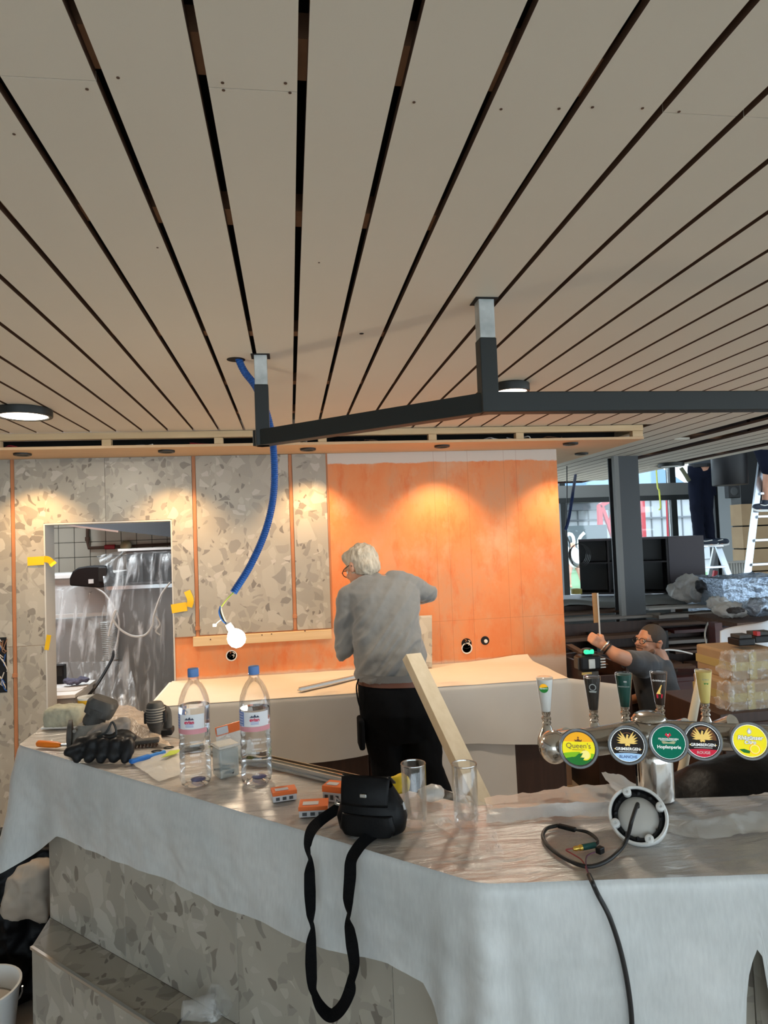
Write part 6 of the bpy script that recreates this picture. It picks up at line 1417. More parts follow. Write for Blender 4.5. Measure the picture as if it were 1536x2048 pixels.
# clear pot and packet between the bottles
p = Zp(452, 1550, TZ); t = thing('screw_pot', 'translucent square pot of screws between the two bottles', 'pot', p)
Mx = rotM(p, .5); R3 = Mx.to_3x3()
MB().prism([(-.030, -.030), (.030, -.030), (.030, .030), (-.030, .030)], 0, .085, M=Mx).build('pot', film('smoky_pot', (.42, .46, .45), .55, .12, 8, .2), t, bevel=.006)
MB().prism([(-.033, -.033), (.033, -.033), (.033, .033), (-.033, .033)], .0855, .094, M=Mx).build('lid', film('clear_lid', (.7, .72, .7), .5, .12, 8, .2), t, bevel=.004)
for i in range(14): a_ = random.uniform(0, 6.3); MB().box(Mx @ Vector((random.uniform(-.02, .02), random.uniform(-.02, .02), .012 + .004 * (i // 3))), (.028, .004, .004), M=Matrix.Rotation(a_, 3, 'Z')).build('screw', M_STEEL, t)
p = Zp(478, 1530, TZ); t = thing('tile_clip_bag', 'clear bag with an orange header card behind the bottles', 'bag', p)
Mx = rotM(p, .35)
MB().grid(lambda u, v: Mx @ Vector((lerp(-.06, .06, u), .012 + .02 * v - .012 * math.sin(u * PI), lerp(.0, .095, v))), 14, 12).build('front', M_FILM, t, smooth=True); MB().grid(lambda u, v: Mx @ Vector((lerp(-.06, .06, u), .014 + .02 * v + .02 * math.sin(u * PI) * (1 - v), lerp(.0, .095, v))), 14, 12).build('back', M_FILM2, t, smooth=True)
MB().box(Mx @ Vector((.0, .034, .108)), (.122, .003, .028), M=Mx.to_3x3() @ Matrix.Rotation(-.12, 3, 'Y')).build('header_card', M_OB, t); MB().box(Mx @ Vector((-.04, .032, .104)), (.035, .003, .022), M=Mx.to_3x3() @ Matrix.Rotation(-.12, 3, 'Y')).build('header_patch', M_WB, t)
MB().box(Mx @ Vector((.03, .01, .02)), (.04, .003, .022), M=Mx.to_3x3()).build('green_print', mk('lime_print', (.38, .48, .05), .5), t)
# flat packet with a lime label, blue tool
q = Zp(325, 1540, TZ)
sheet('flat_packet', [[Zp(262, 1528, TZ), Zp(300, 1512, TZ), Zp(345, 1498, TZ), Zp(368, 1492, TZ)], [Zp(290, 1545, TZ + .004), Zp(320, 1532, TZ + .008), Zp(352, 1520, TZ + .006), Zp(375, 1512, TZ + .004)], [Zp(318, 1566, TZ), Zp(345, 1556, TZ), Zp(372, 1545, TZ), Zp(388, 1535, TZ)]], 'flat clear packet lying left of the bottles', .004, 20, M_FILM2, 15., (30, 20), 'packet')
fpk = bpy.data.objects['flat_packet']
c4_ = [Zp(322, 1516, TZ + .016), Zp(352, 1508, TZ + .016), Zp(364, 1499, TZ + .016), Zp(340, 1502, TZ + .016)]
MB().add(c4_ + [p_ + Vector((0, 0, .001)) for p_ in c4_], [(0, 1, 2, 3), (4, 7, 6, 5), (0, 4, 5, 1), (1, 5, 6, 2), (2, 6, 7, 3), (3, 7, 4, 0)]).build('lime_label', mk('lime_print', (.38, .48, .05)), fpk)
a = Zp(260, 1524, TZ + .008); b_ = Zp(330, 1503, TZ + .008); t = thing('blue_cutter', 'blue plastic cutter lying beside the black gloves', 'cutter', (a + b_) / 2)
MB().beam(a, a.lerp(b_, .55), .020, .013).build('handle', mk('tool_blue', (.02, .16, .55), .4), t, bevel=.004); MB().beam(a.lerp(b_, .55), b_, .013, .009).build('blade_guard', mk('tool_blue2', (.05, .22, .60), .4), t, bevel=.002)
for k_ in (.72, 1.08): q = a.lerp(b_, k_) + Vector((0, .02, .004)); MB().tube([q + Vector((.016 * math.cos(j / 12 * 2 * PI), .010 * math.sin(j / 12 * 2 * PI), 0)) for j in range(13)], .0022, 5).build('wire_loop', M_BLK, t)
# black gloves
p = Zp(214, 1520, TZ); t = thing('work_gloves', 'black rubber work gloves resting on the front edge', 'gloves', p)
gm = MB()
for i in range(5):
    a = p + Vector((-.085 + .040 * i, -.012 * i + .02, .055)); b = a + Vector((-.006, -.016, -.032)); gm.cap(a, b, .021, .019); gm.cap(b, b + Vector((.0, -.004, -.016)) * .6, .019, .016)
gm.sph(p + Vector((0, .035, .055)), (.085, .045, .034)); gm.cap(p + Vector((-.085, .0, .045)), p + Vector((-.115, -.0, .035)), .018, .016)
me = remesh(gm, 'gloves', .006, 3, disp=lambda q_: .004 * fbm(q_, 30)); skin('fingers', me, mk('black_rubber_glove', (.010, .010, .011), .5, spec=.3, bump=(60, .2, .003)), t)
cm = MB().cap(p + Vector((.0, .04, .072)), p + Vector((.035, .065, .088)), .036, .028).cap(p + Vector((-.05, .045, .06)), p + Vector((-.03, .06, .082)), .028, .020)
me = remesh(cm, 'cuffs', .005, 2, disp=lambda q_: .007 * fbm(q_, 26)); skin('knit_cuff', me, mk('grey_knit_cuff', (.17, .155, .145), .9), t)
MB().tube(cat([p + Vector((-.03, .005, .075)), p + Vector((.0, -.002, .088)), p + Vector((.018, .005, .118)), p + Vector((.03, .0, .080)), p + Vector((.0, -.004, .072))], 5, True), .0035, 6).build('cuff_piping', M_BLK, t)
# multi-tool / grinder, grey and dusty
p = Zp(185, 1500, TZ); t = thing('angle_grinder', 'dusty grey angle grinder standing on its head at the far end', 'grinder', p)
pc0 = p + Vector((-.02, .03, .0))
MB().loft([[pc0 + Vector((0, 0, z)) + v_ for v_ in ell((dx, 0, 0), a, b, 22, 3)] for z, a, b, dx in ((.008, .046, .040, 0), (.035, .058, .046, .0), (.062, .054, .044, .004), (.084, .040, .036, .010))]).build('gear_head', M_DUSTY, t, smooth=True)
MB().lathe([(.026, -.012), (.050, -.008), (.050, .004), (.024, .008)], 28, pc0 + Vector((-.060, -.01, .050)), (-1, -.25, .05)).build('disc_guard', M_DUSTYB, t, smooth=True)
MB().lathe([(.034, .0), (.037, .012), (.035, .030), (.042, .040), (.046, .055)], 22, pc0 + Vector((.012, 0, .076)), (.42, .12, .90)).build('motor_housing', M_DUSTYB, t, smooth=True)
MB().loft([[pc0 + Vector((.040, .010, .130)) + Matrix.Rotation(.42, 3, 'Y') @ v_ for v_ in ell((0, 0, z), a, b, 18, 4)] for z, a, b in ((-.022, .046, .042), (.018, .050, .045), (.032, .040, .036))]).build('battery_cap', M_DUSTYB, t, smooth=True)
for i in range(6): MB().box(pc0 + Vector((.018 + .012 * (i % 2), -.044, .036 + .013 * (i // 2))), (.007, .004, .006)).build('vent_slot', M_BLK, t)
for s_ in (-1, 1): MB().lathe([(.006, 0), (.006, .005), (.003, .005)], 10, pc0 + Vector((s_ * .032, -.041, .070)), (0, -1, .2)).build('screw_head', M_DUSTY, t)
MB().tube(cat([p + Vector((-.05, .0, .02)), p + Vector((-.07, -.02, .006)), p + Vector((.02, -.03, .006))], 4), .006, 6).build('lever', M_DUSTYB, t)
# sponge, cup, brush, screwdriver, drill
p = Zp(124, 1456, TZ); t = thing('sponge_block', 'pale green grey grout sponge at the bar end', 'sponge', p)
Mx = rotM(p, -.15); sm = MB(); sm.loft([[Mx @ v_ for v_ in ell((0, .03, z), a, b, 24, 5)] for z, a, b in ((.0, .068, .040), (.012, .074, .045), (.055, .074, .045), (.072, .066, .038), (.078, .05, .028))])
me = remesh(sm, 'sponge', .005, 1, disp=lambda q_: .004 * fbm(q_, 50)); skin('foam_body', me, mk('sponge_foam', (.46, .45, .34), .95, col2=(.36, .34, .26), nscale=24, bump=(80, .5, .004)), t)
MB().box(Mx @ Vector((-.0, .03, .0042)), (.15, .09, .008), M=Mx.to_3x3()).build('backing', M_PLAST, t, bevel=.003)
p = Zp(176, 1440, TZ); p = Vector((p.x, p.y, TZ)); t = thing('paper_cup', 'yellow and white printed tub behind the grinder', 'tub', p)
MB().lathe([(.004, .002), (.029, 0), (.030, .004), (.0365, .088), (.038, .0885), (.038, .092), (.0345, .092), (.034, .086), (.026, .010), (.004, .010)], 28, p).build('tub', M_WHITE, t, smooth=True)
MB().lathe([(.0353, .066), (.0369, .084)], 28, p, caps=False).build('yellow_band', mk('tub_yellow', (.80, .46, .02), .5), t, smooth=True); MB().lathe([(.0318, .020), (.0345, .054)], 28, p, caps=False).build('print_band', mk('tub_print', (.25, .30, .42), .5, col2=(.65, .65, .62), nscale=60), t, smooth=True)
a = Zp(74, 1487, TZ + .012); b_ = Zp(122, 1490, TZ + .012); c_ = Zp(152, 1490, TZ + .010); t = thing('screwdriver', 'orange-handled scraper at the left end of the bar', 'scraper', a)
MB().tube([a, a.lerp(b_, .06), a.lerp(b_, .5), a.lerp(b_, .85), b_], [.006, .011, .0115, .010, .006], 12).build('handle', M_ORANGE, t, smooth=True); MB().tube([b_, c_], .0045, 8).build('shaft', M_STAIN, t, smooth=True)
a = Zp(232, 1452, TZ + .05); b_ = Zp(262, 1482, TZ + .022); t = thing('brush', 'wooden-handled wire brush lying behind the gloves', 'brush', Zp(255, 1485, TZ))
MB().tube([a, a.lerp(b_, .1), a.lerp(b_, .5), b_], [.010, .014, .012, .014], 10).build('handle', M_OLDP, t, smooth=True)
hb = b_ + Vector((.045, -.0, -.004)); MB().box(hb, (.095, .030, .014), rz=.12).build('head_block', M_DUSTYB, t, bevel=.004)
for i in range(16): MB().box(hb + Vector((-.042 + .0115 * (i % 8), -.008 + .016 * (i // 8), -.0125)), (.006, .006, .013)).build('bristle_tuft', M_OLDP, t)
p = Zp(312, 1478, TZ); t = thing('cordless_drill', 'dusty black cordless driver standing nose down by the film', 'drill', p)
S7 = .74
MB().lathe([(r_ * S7, h_ * S7) for r_, h_ in ((.012, .006), (.020, .012), (.026, .040), (.032, .055), (.040, .075), (.043, .11), (.042, .145), (.038, .165), (.030, .175), (.01, .178))], 24, p).build('motor_body', M_DUSTYB, t, smooth=True)
for i in range(6): MB().lathe([(.0432 * S7, (.085 + i * .012) * S7), (.0455 * S7, (.088 + i * .012) * S7), (.0432 * S7, (.091 + i * .012) * S7)], 24, p, caps=False).build('cooling_rib', M_DUSTY, t, smooth=True)
MB().lathe([(.004, -.0), (.006, .002), (.006, .03)], 8, p).build('bit', M_STAIN, t); MB().tube(cat([p + Vector((.02, .02, .10)), p + Vector((.03, .05, .08)), p + Vector((.03, .06, .03)), p + Vector((.03, .06, .018))], 5), .016, 10).build('grip', M_DUSTYB, t, smooth=True)
for s_ in (-1, 1): MB().box(p + Vector((s_ * .032, -.005, .078)), (.010, .024, .04)).build('side_bumper', M_BLKP, t, bevel=.004)
MB().box(p + Vector((.02, .055, .0115)), (.06, .06, .022)).build('battery', M_BLKP, t, bevel=.005)

# dome camera base with its lead
p = Zp(1284, 1690, TZ); ax = Vector((-.42, -.70, .58)).normalized()
Rr = .062; c0 = Vector((p.x, p.y + .025, TZ)) 
q_ = Vector((0, 0, 1)).rotation_difference(ax)
low = min((q_ @ Vector((Rr * math.cos(a_), Rr * math.sin(a_), 0))).z for a_ in [i * .1 for i in range(63)])
tgt = Yp(1276, 1638, 1.40)
cc = Vector((tgt.x, tgt.y, TZ - low + .002))
t = thing('camera_housing', 'white ring-shaped camera housing lying tilted on the bar', 'camera housing', (cc.x, cc.y, TZ))
MB().lathe([(Rr * .885, -.004), (Rr * .90, .001), (Rr * .97, .002), (Rr, -.001), (Rr * 1.0, -.010), (Rr * .97, -.034), (Rr * .84, -.054), (Rr * .5, -.062), (.0008, -.063)], 44, cc, ax, caps=False).build('outer_shell', M_PLAST, t, smooth=True)
MB().lathe([(Rr * .885, -.003), (Rr * .87, -.010), (Rr * .80, -.008), (Rr * .70, -.016), (Rr * .68, -.022)], 40, cc, ax, caps=False).build('gasket', M_BLKP, t, smooth=True)
MB().lathe([(Rr * .70, -.020), (Rr * .66, -.016), (Rr * .45, -.011), (Rr * .22, -.0085), (.0006, -.008)], 40, cc, ax, caps=False).build('inner_dome', mk('plate_cream', (.55, .53, .49), .4), t, smooth=True)
xa_ = ax.orthogonal().normalized(); ya_ = ax.cross(xa_)
ga = math.atan2((Vector((0, 0, 1))).dot(ya_), Vector((0, 0, 1)).dot(xa_))
for k_ in range(4):
    an = ga + .45 + k_ * PI / 2; pp_ = cc + (xa_ * math.cos(an) + ya_ * math.sin(an)) * Rr * .83
    MB().lathe([(.0095, -.012), (.0095, .003), (.0075, .0045), (.003, .0045), (.003, .001)], 16, pp_, ax).build('screw_lug', M_PLAST, t, smooth=True)
    for j in (1, 2): 
        a3 = an + j * .55; p3_ = cc + (xa_ * math.cos(a3) + ya_ * math.sin(a3)) * Rr * .76; MB().box(p3_ - ax * .006, (.006, .006, .006)).build('gasket_tooth', M_BLKP, t)
pin = cc - ax * .012 + Vector((.0, 0, .022))
cab = [pin - ax * .005, pin + ax * .012, Yp(1264, 1640, 1.36), Zp(1253, 1680, TZ + .014), Zp(1235, 1705, TZ + .005), Zp(1208, 1725, TZ + .004), Zp(1175, 1733, TZ + .004), Zp(1140, 1722, TZ + .004), Zp(1105, 1700, TZ + .004), Zp(1086, 1676, TZ + .004), Zp(1092, 1658, TZ + .005), Zp(1110, 1652, TZ + .006), Zp(1122, 1651, TZ + .006)]
MB().tube(cat(cab, 9), .0042, 9).build('lead', M_RUBBER, t, smooth=True)
a = Zp(1116, 1651, TZ + .007); b_ = Zp(1152, 1660, TZ + .007); MB().beam(a, b_, .013, .009).build('junction_block', M_BLKP, t, bevel=.003)
for i, (m_, dy) in enumerate(((M_RUBBER, 0), (M_RUBBER, 3))): MB().tube(cat([b_, Zp(1175, 1663 + dy, TZ + .004), Zp(1192, 1675 + dy, TZ + .004), Zp(1196, 1686 - dy, TZ + .006), Zp(1188, 1692 - dy, TZ + .007)], 6), .0024, 6).build('tail', m_, t, smooth=True)
a = Zp(1190, 1690, TZ + .008); b_ = Zp(1164, 1695, TZ + .008); MB().tube([a, b_], .0065, 10).build('green_plug', mk('dark_green_plug', (.005, .07, .06), .4), t, smooth=True)
c_ = Zp(1146, 1698, TZ + .008); MB().tube([b_, b_.lerp(c_, .3), b_.lerp(c_, .32), b_.lerp(c_, .7), c_], [.0062, .0062, .0045, .0055, .0030], 10).build('gold_contact', mk('gold_contact', (.80, .55, .12), .25, .9), t, smooth=True)
MB().box(Zp(1200, 1700, TZ + .008), (.016, .013, .013), rz=.5).build('black_plug', M_BLKP, t, bevel=.002)
# black cable over the front edge, with red and black wire ends
offR = v3(B2 - nB * .028, 0)
s_ = [Zp(1172, 1733, TZ + .004), Zp(1178, 1750, TZ + .004), Zp(1186, 1768, TZ + .004), Pl(1196, 1790, v3(B2 - nB * .02, 0), nB3), Pl(1218, 1832, offR, nB3), Pl(1238, 1890, offR, nB3), Pl(1252, 1950, offR, nB3), Pl(1261, 2010, offR, nB3), Pl(1264, 2060, offR, nB3), Pl(1262, 2130, offR, nB3)]
t = thing('supply_cable', 'black cable hanging down the front of the bar cloth', 'cable', s_[0])
MB().tube(cat(s_[1:], 10), .0048, 9).build('sheath', M_RUBBER, t, smooth=True)
MB().tube(cat([s_[1], Zp(1165, 1722, TZ + .006), Zp(1145, 1708, TZ + .008), Zp(1132, 1700, TZ + .007), Zp(1146, 1697, TZ + .010)], 6), .0014, 5).build('red_wire', mk('wire_red', (.35, .04, .05), .5), t); MB().tube(cat([s_[1], Zp(1172, 1728, TZ + .008), Zp(1174, 1712, TZ + .008), Zp(1190, 1704, TZ + .010)], 6), .0014, 5).build('violet_wire', mk('wire_violet', (.12, .04, .08), .5), t)

# ------------------------------------------------------------------ beer tap tower
tw = Zp(1312, 1606, TZ); tw = Vector((tw.x, 1.60, TZ))
tw.x = Yp(1312, 1560, 1.60).x
t = thing('beer_tower', 'polished steel beer tap tower with five taps on the bar', 'beer tap tower', tw)
ME = [(1157, 1497), (1255, 1490), (1337, 1485), (1405, 1482), (1500, 1482)]
YM = 1.50
mc = [Yp(x, y, YM) for x, y in ME]
hubz = Yp(1312, 1470, 1.60).z
MB().lathe([(.040, 0), (.043, .003), (.043, .095), (.041, .112), (.034, .126), (.024, .134), (.021, .138), (.0235, .142), (.0215, .146), (.021, hubz - TZ - .02)], 40, tw).build('base_column', M_CHROME, t, smooth=True)
hub = Vector((tw.x - .010, 1.60, hubz + .004))
tl = Yp(1108, 1493, 1.585); tr_ = Yp(1590, 1462, 1.61)
tl.z = lerp(tl.z, hub.z, .5) - .004; tr_.z = Yp(1590, 1480, 1.61).z
pts_ = [tl, tl.lerp(hub, .5), hub, hub.lerp(tr_, .5), tr_]
MB().tube(cat(pts_, 10), .0345, 32).build('cross_tube', M_CHROME2, t, smooth=True)
MB().sph(tl, (.036, .037, .040), 22, 14).build('end_cap', M_CHROME, t, smooth=True)
MB().lathe([(.030, -.052), (.044, -.040), (.052, -.015), (.052, .010), (.046, .028), (.040, .034), (.041, .036), (.041, .040), (.036, .048), (.024, .054), (.004, .056)], 36, hub).build('hub_dome', M_CHROME2, t, smooth=True)
MB().lathe([(.0405, .036), (.043, .038), (.0405, .040)], 36, hub, caps=False).build('dome_ring', M_CHROME, t, smooth=True)
nM = Vector((-.36, -.90, .16)).normalized()
uM = Vector((0, 0, 1)); uM = (uM - nM * uM.dot(nM)).normalized(); rM = uM.cross(nM)
BK, WH = mk('badge_black', (.016, .012, .010), .3), mk('badge_white', (.86, .86, .84), .35)
GD, YE, GN = mk('badge_gold', (.80, .55, .16), .3), mk('badge_yellow', (.88, .74, .02), .35), mk('badge_green', (.0, .13, .075), .35)
LG, RD, LB, OR = mk('badge_lime', (.22, .48, .02), .35), mk('badge_red', (.55, .02, .05), .35), mk('badge_light_blue', (.36, .56, .82), .35), mk('badge_orange', (.90, .42, .02), .35)
LN, BR, DG = mk('badge_lemon', (.95, .82, .25), .35), mk('badge_brown', (.14, .06, .025), .35), mk('badge_dark_green', (.02, .16, .03), .35)
Rb = .0365
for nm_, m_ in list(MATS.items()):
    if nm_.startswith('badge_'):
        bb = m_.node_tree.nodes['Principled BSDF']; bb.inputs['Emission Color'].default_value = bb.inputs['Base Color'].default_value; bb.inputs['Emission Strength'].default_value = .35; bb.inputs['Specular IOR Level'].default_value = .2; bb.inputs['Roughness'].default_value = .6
def badge(i, design):
    c = mc[i]
    Mb = Matrix(((rM.x, uM.x, nM.x, c.x), (rM.y, uM.y, nM.y, c.y), (rM.z, uM.z, nM.z, c.z), (0, 0, 0, 1)))
    L_ = lambda k_: (.0006 + .0003 * k_)
    base = MB().lathe([(.030, -.085), (.033, -.060), (.038, -.040), (.0425, -.012), (.0445, -.004), (.0445, .0), (.042, .0025), (.0385, .0015), (.0375, -.001)], 40, c, nM); o = base.build('tap_barrel', M_CHROME2, t, smooth=True)
    MB().lathe([(.0443, -.003), (.0452, .0), (.0436, .003), (.0395, .003), (.0385, .0)], 40, c, nM, caps=False).build('bezel', M_BEZEL, o, smooth=True)
    def disc(r, m_, k_, cx=0, cy=0, nm='print'):
        MB().prism([(cx + r * math.cos(a / 40 * 2 * PI), cy + r * math.sin(a / 40 * 2 * PI)) for a in range(40)], L_(k_) - .0003, L_(k_), M=Mb).build(nm, m_, o)
    def poly(P, m_, k_, nm='print'): MB().prism([(x * Rb, y * Rb) for x, y in P], L_(k_) - .0003, L_(k_), M=Mb).build(nm, m_, o)
    def seg(v0, m_, k_, r=1., curve=0.):
        a0 = math.asin(max(-1, min(1, v0 / r))); P = [(r * math.cos(a), r * math.sin(a)) for a in [lerp(PI - a0, 2 * PI + a0, j / 24) for j in range(25)]]
        if curve: P += [(lerp(P[-1][0], P[0][0], j / 8), v0 + curve * math.sin(PI * j / 8)) for j in range(1, 8)]
        poly(P, m_, k_)
    def txt(s_, x, y, size, m_, k_, bold=0., sh=0., sx=1.): text(s_, size * Rb, m_, o, Mb @ Matrix.Translation((x * Rb, y * Rb, L_(k_))), bold=bold, shear=sh, sx=sx, ext=.0001)
    def phoenix(cy, s_, m_, k_):
        for sg in (-1, 1):
            for j in range(5):
                a_ = math.radians(68 - j * 17); L1 = (.62 - .05 * j) * s_; bx_, by_ = .06 * sg * s_, cy - .10 * s_ - .03 * j * s_
                dx_, dy_ = math.cos(a_) * sg, math.sin(a_); nx_, ny_ = -dy_ * .055 * s_, dx_ * .055 * s_
                mx_, my_ = bx_ + dx_ * L1 * .6 + sg * .05 * s_, by_ + dy_ * L1 * .55 
                P = [(bx_ - nx_ * .6, by_ - ny_ * .6), (mx_ - nx_, my_ - ny_), (bx_ + dx_ * L1 + sg * .12 * s_, by_ + dy_ * L1), (mx_ + nx_, my_ + ny_), (bx_ + nx_ * .6, by_ + ny_ * .6)]
                poly(P, m_, k_ + .1 * j, 'wing_feather')
        poly([(-.07 * s_, cy - .28 * s_), (.07 * s_, cy - .28 * s_), (.10 * s_, cy - .05 * s_), (.05 * s_, cy + .14 * s_), (.10 * s_, cy + .22 * s_), (.0, cy + .30 * s_), (-.04 * s_, cy + .20 * s_), (-.10 * s_, cy - .05 * s_)], m_, k_ + .6, 'bird_body')
        poly([(-.16 * s_, cy - .30 * s_), (0, cy - .20 * s_), (.16 * s_, cy - .30 * s_), (.10 * s_, cy - .42 * s_), (0, cy - .36 * s_), (-.10 * s_, cy - .42 * s_)], m_, k_ + .7, 'bird_tail')
    if design == 'lemon_radler':
        disc(Rb * 1.04, M_BLK, -.5); disc(Rb, YE, 0); 
        a0 = .30; P = [(math.cos(a), math.sin(a)) for a in [lerp(math.asin(.42), PI - math.asin(.42), j / 24) for j in range(25)]]; poly(P, OR, 1)
        seg(-.30, LG, 1, 1., .10); seg(-.60, DG, 2, 1., .12); poly([(-.9, -.36), (-.5, -.28), (-.1, -.40), (-.3, -.52), (-.7, -.48)], LG, 2.5)
        poly([(.40 + .34 * math.cos(a / 20 * 2 * PI), -.36 + .34 * math.sin(a / 20 * 2 * PI)) for a in range(20)], YE, 3); poly([(.40 + .27 * math.cos(a / 20 * 2 * PI), -.36 + .27 * math.sin(a / 20 * 2 * PI)) for a in range(20)], LN, 4)
        poly([(-.20, -.48), (.0, -.30), (.26, -.26), (.14, -.48), (-.05, -.56)], DG, 5, 'leaf'); poly([(.0, -.70), (.14, -.52), (.34, -.54), (.22, -.72)], DG, 5.3, 'leaf')
        poly([(-.20, .42), (-.24, .56), (-.12, .50), (0, .62), (.12, .50), (.24, .56), (.20, .42)], BR, 3, 'crown'); poly([(-.07, .66), (0, .74), (.07, .66), (0, .60)], BR, 3, 'crown')
        txt("Queen's", -.0, .16, .46, mk('badge_ink', (.10, .09, .03), .4), 4); poly([(-.4, -.06), (.4, -.06), (.4, -.09), (-.4, -.09)], BR, 4)
    elif design in ('white_wing', 'red_wing'):
        disc(Rb, BK, 0)
        if design == 'red_wing': poly([(.05 + .8 * math.cos(a / 20 * PI * .9), .05 + .86 * math.sin(a / 20 * PI * .9)) for a in range(21)], BR, 1)
        poly([(.42 * math.cos(a / 24 * 2 * PI), .42 + .36 * math.sin(a / 24 * 2 * PI)) for a in range(24)], BR, 1.5); poly([(.36 * math.cos(a / 24 * 2 * PI), .42 + .31 * math.sin(a / 24 * 2 * PI)) for a in range(24)], BK, 2)
        phoenix(.36, 1.05, GD, 3); txt('GRIMBERGEN', 0, -.24, .25, WH, 5, .0002); poly([(-.84, -.24), (-.72, -.18), (-.72, -.30)], GD, 5); poly([(.84, -.24), (.72, -.18), (.72, -.30)], GD, 5)
        poly([(-.55, -.40), (.55, -.40), (.55, -.425), (-.55, -.425)], WH, 5)
        if design == 'white_wing': seg(-.54, LB, 3, 1., .05); txt('BLANCHE', 0, -.72, .25, mk('badge_navy', (.03, .08, .25), .4), 5, .0001)
        else: seg(-.54, RD, 3, 1., .05); txt('ROUGE', 0, -.72, .24, mk('badge_pink', (.85, .60, .58), .4), 5, .0002)
    elif design == 'green':
        disc(Rb, GN, 0); poly([(-.20, .46), (-.10, .60), (0, .48), (.10, .60), (.20, .46), (.08, .38), (0, .28), (-.08, .38)], RD, 2, 'hop_emblem'); poly([(-.04, .52), (.04, .52), (.0, .40)], WH, 2.5, 'hop_emblem')
        txt('FELDSCHLÖSSCHEN', 0, .22, .135, WH, 3, .0001); poly([(-.5, .15), (.5, .15), (.5, .125), (-.5, .125)], WH, 2)
        poly([(-.44, .06), (-.30, .10), (0, .02), (.30, .10), (.44, .06), (.34, -.08), (0, -.06), (-.34, -.08)], mk('badge_cream', (.62, .58, .30), .4), 3, 'ribbon_scroll'); txt('Hopfenperle', 0, -.28, .285, WH, 4, .0002)
    else:
        disc(Rb, YE, 0); poly([(-.08, .44), (-.16, .62), (0, .84), (.16, .62), (.08, .44)], mk('badge_silver', (.62, .66, .60), .3), 2, 'drop_mark'); poly([(-.05, .50), (-.09, .62), (0, .74), (.09, .62), (.05, .50)], WH, 3, 'drop_mark')
        txt('Rhäzünser', 0, .20, .36, mk('badge_grey', (.25, .30, .30), .4), 3, .0010, .2); txt('Rhäzünser', 0, .20, .36, WH, 5, .0003, .2); txt('Citro', -.02, -.08, .32, mk('badge_grey', (.25, .30, .30)), 3, .0010, .2); txt('Citro', -.02, -.08, .32, WH, 5, .0003, .2)
        poly([(.24 + .34 * math.cos(a / 24 * 2 * PI), -.50 + .34 * math.sin(a / 24 * 2 * PI)) for a in range(24)], OR, 3); poly([(.24 + .30 * math.cos(a / 24 * 2 * PI), -.50 + .30 * math.sin(a / 24 * 2 * PI)) for a in range(24)], LN, 4); poly([(.24 + .24 * math.cos(a / 24 * 2 * PI), -.50 + .24 * math.sin(a / 24 * 2 * PI)) for a in range(24)], YE, 4.5)
        poly([(-.72, -.54), (-.40, -.50), (-.05, -.62), (-.10, -.78), (-.45, -.74)], DG, 4, 'leaf')
    return o
for i, ds in enumerate(('lemon_radler', 'white_wing', 'green', 'red_wing', 'citro')):
    b_ = badge(i, ds); b_['label'] = ['yellow and green lemon badge tap, leftmost', 'black badge tap with golden bird and light blue band', 'dark green badge tap', 'black badge tap with golden bird and red band', 'bright yellow lemon badge tap, rightmost'][i]
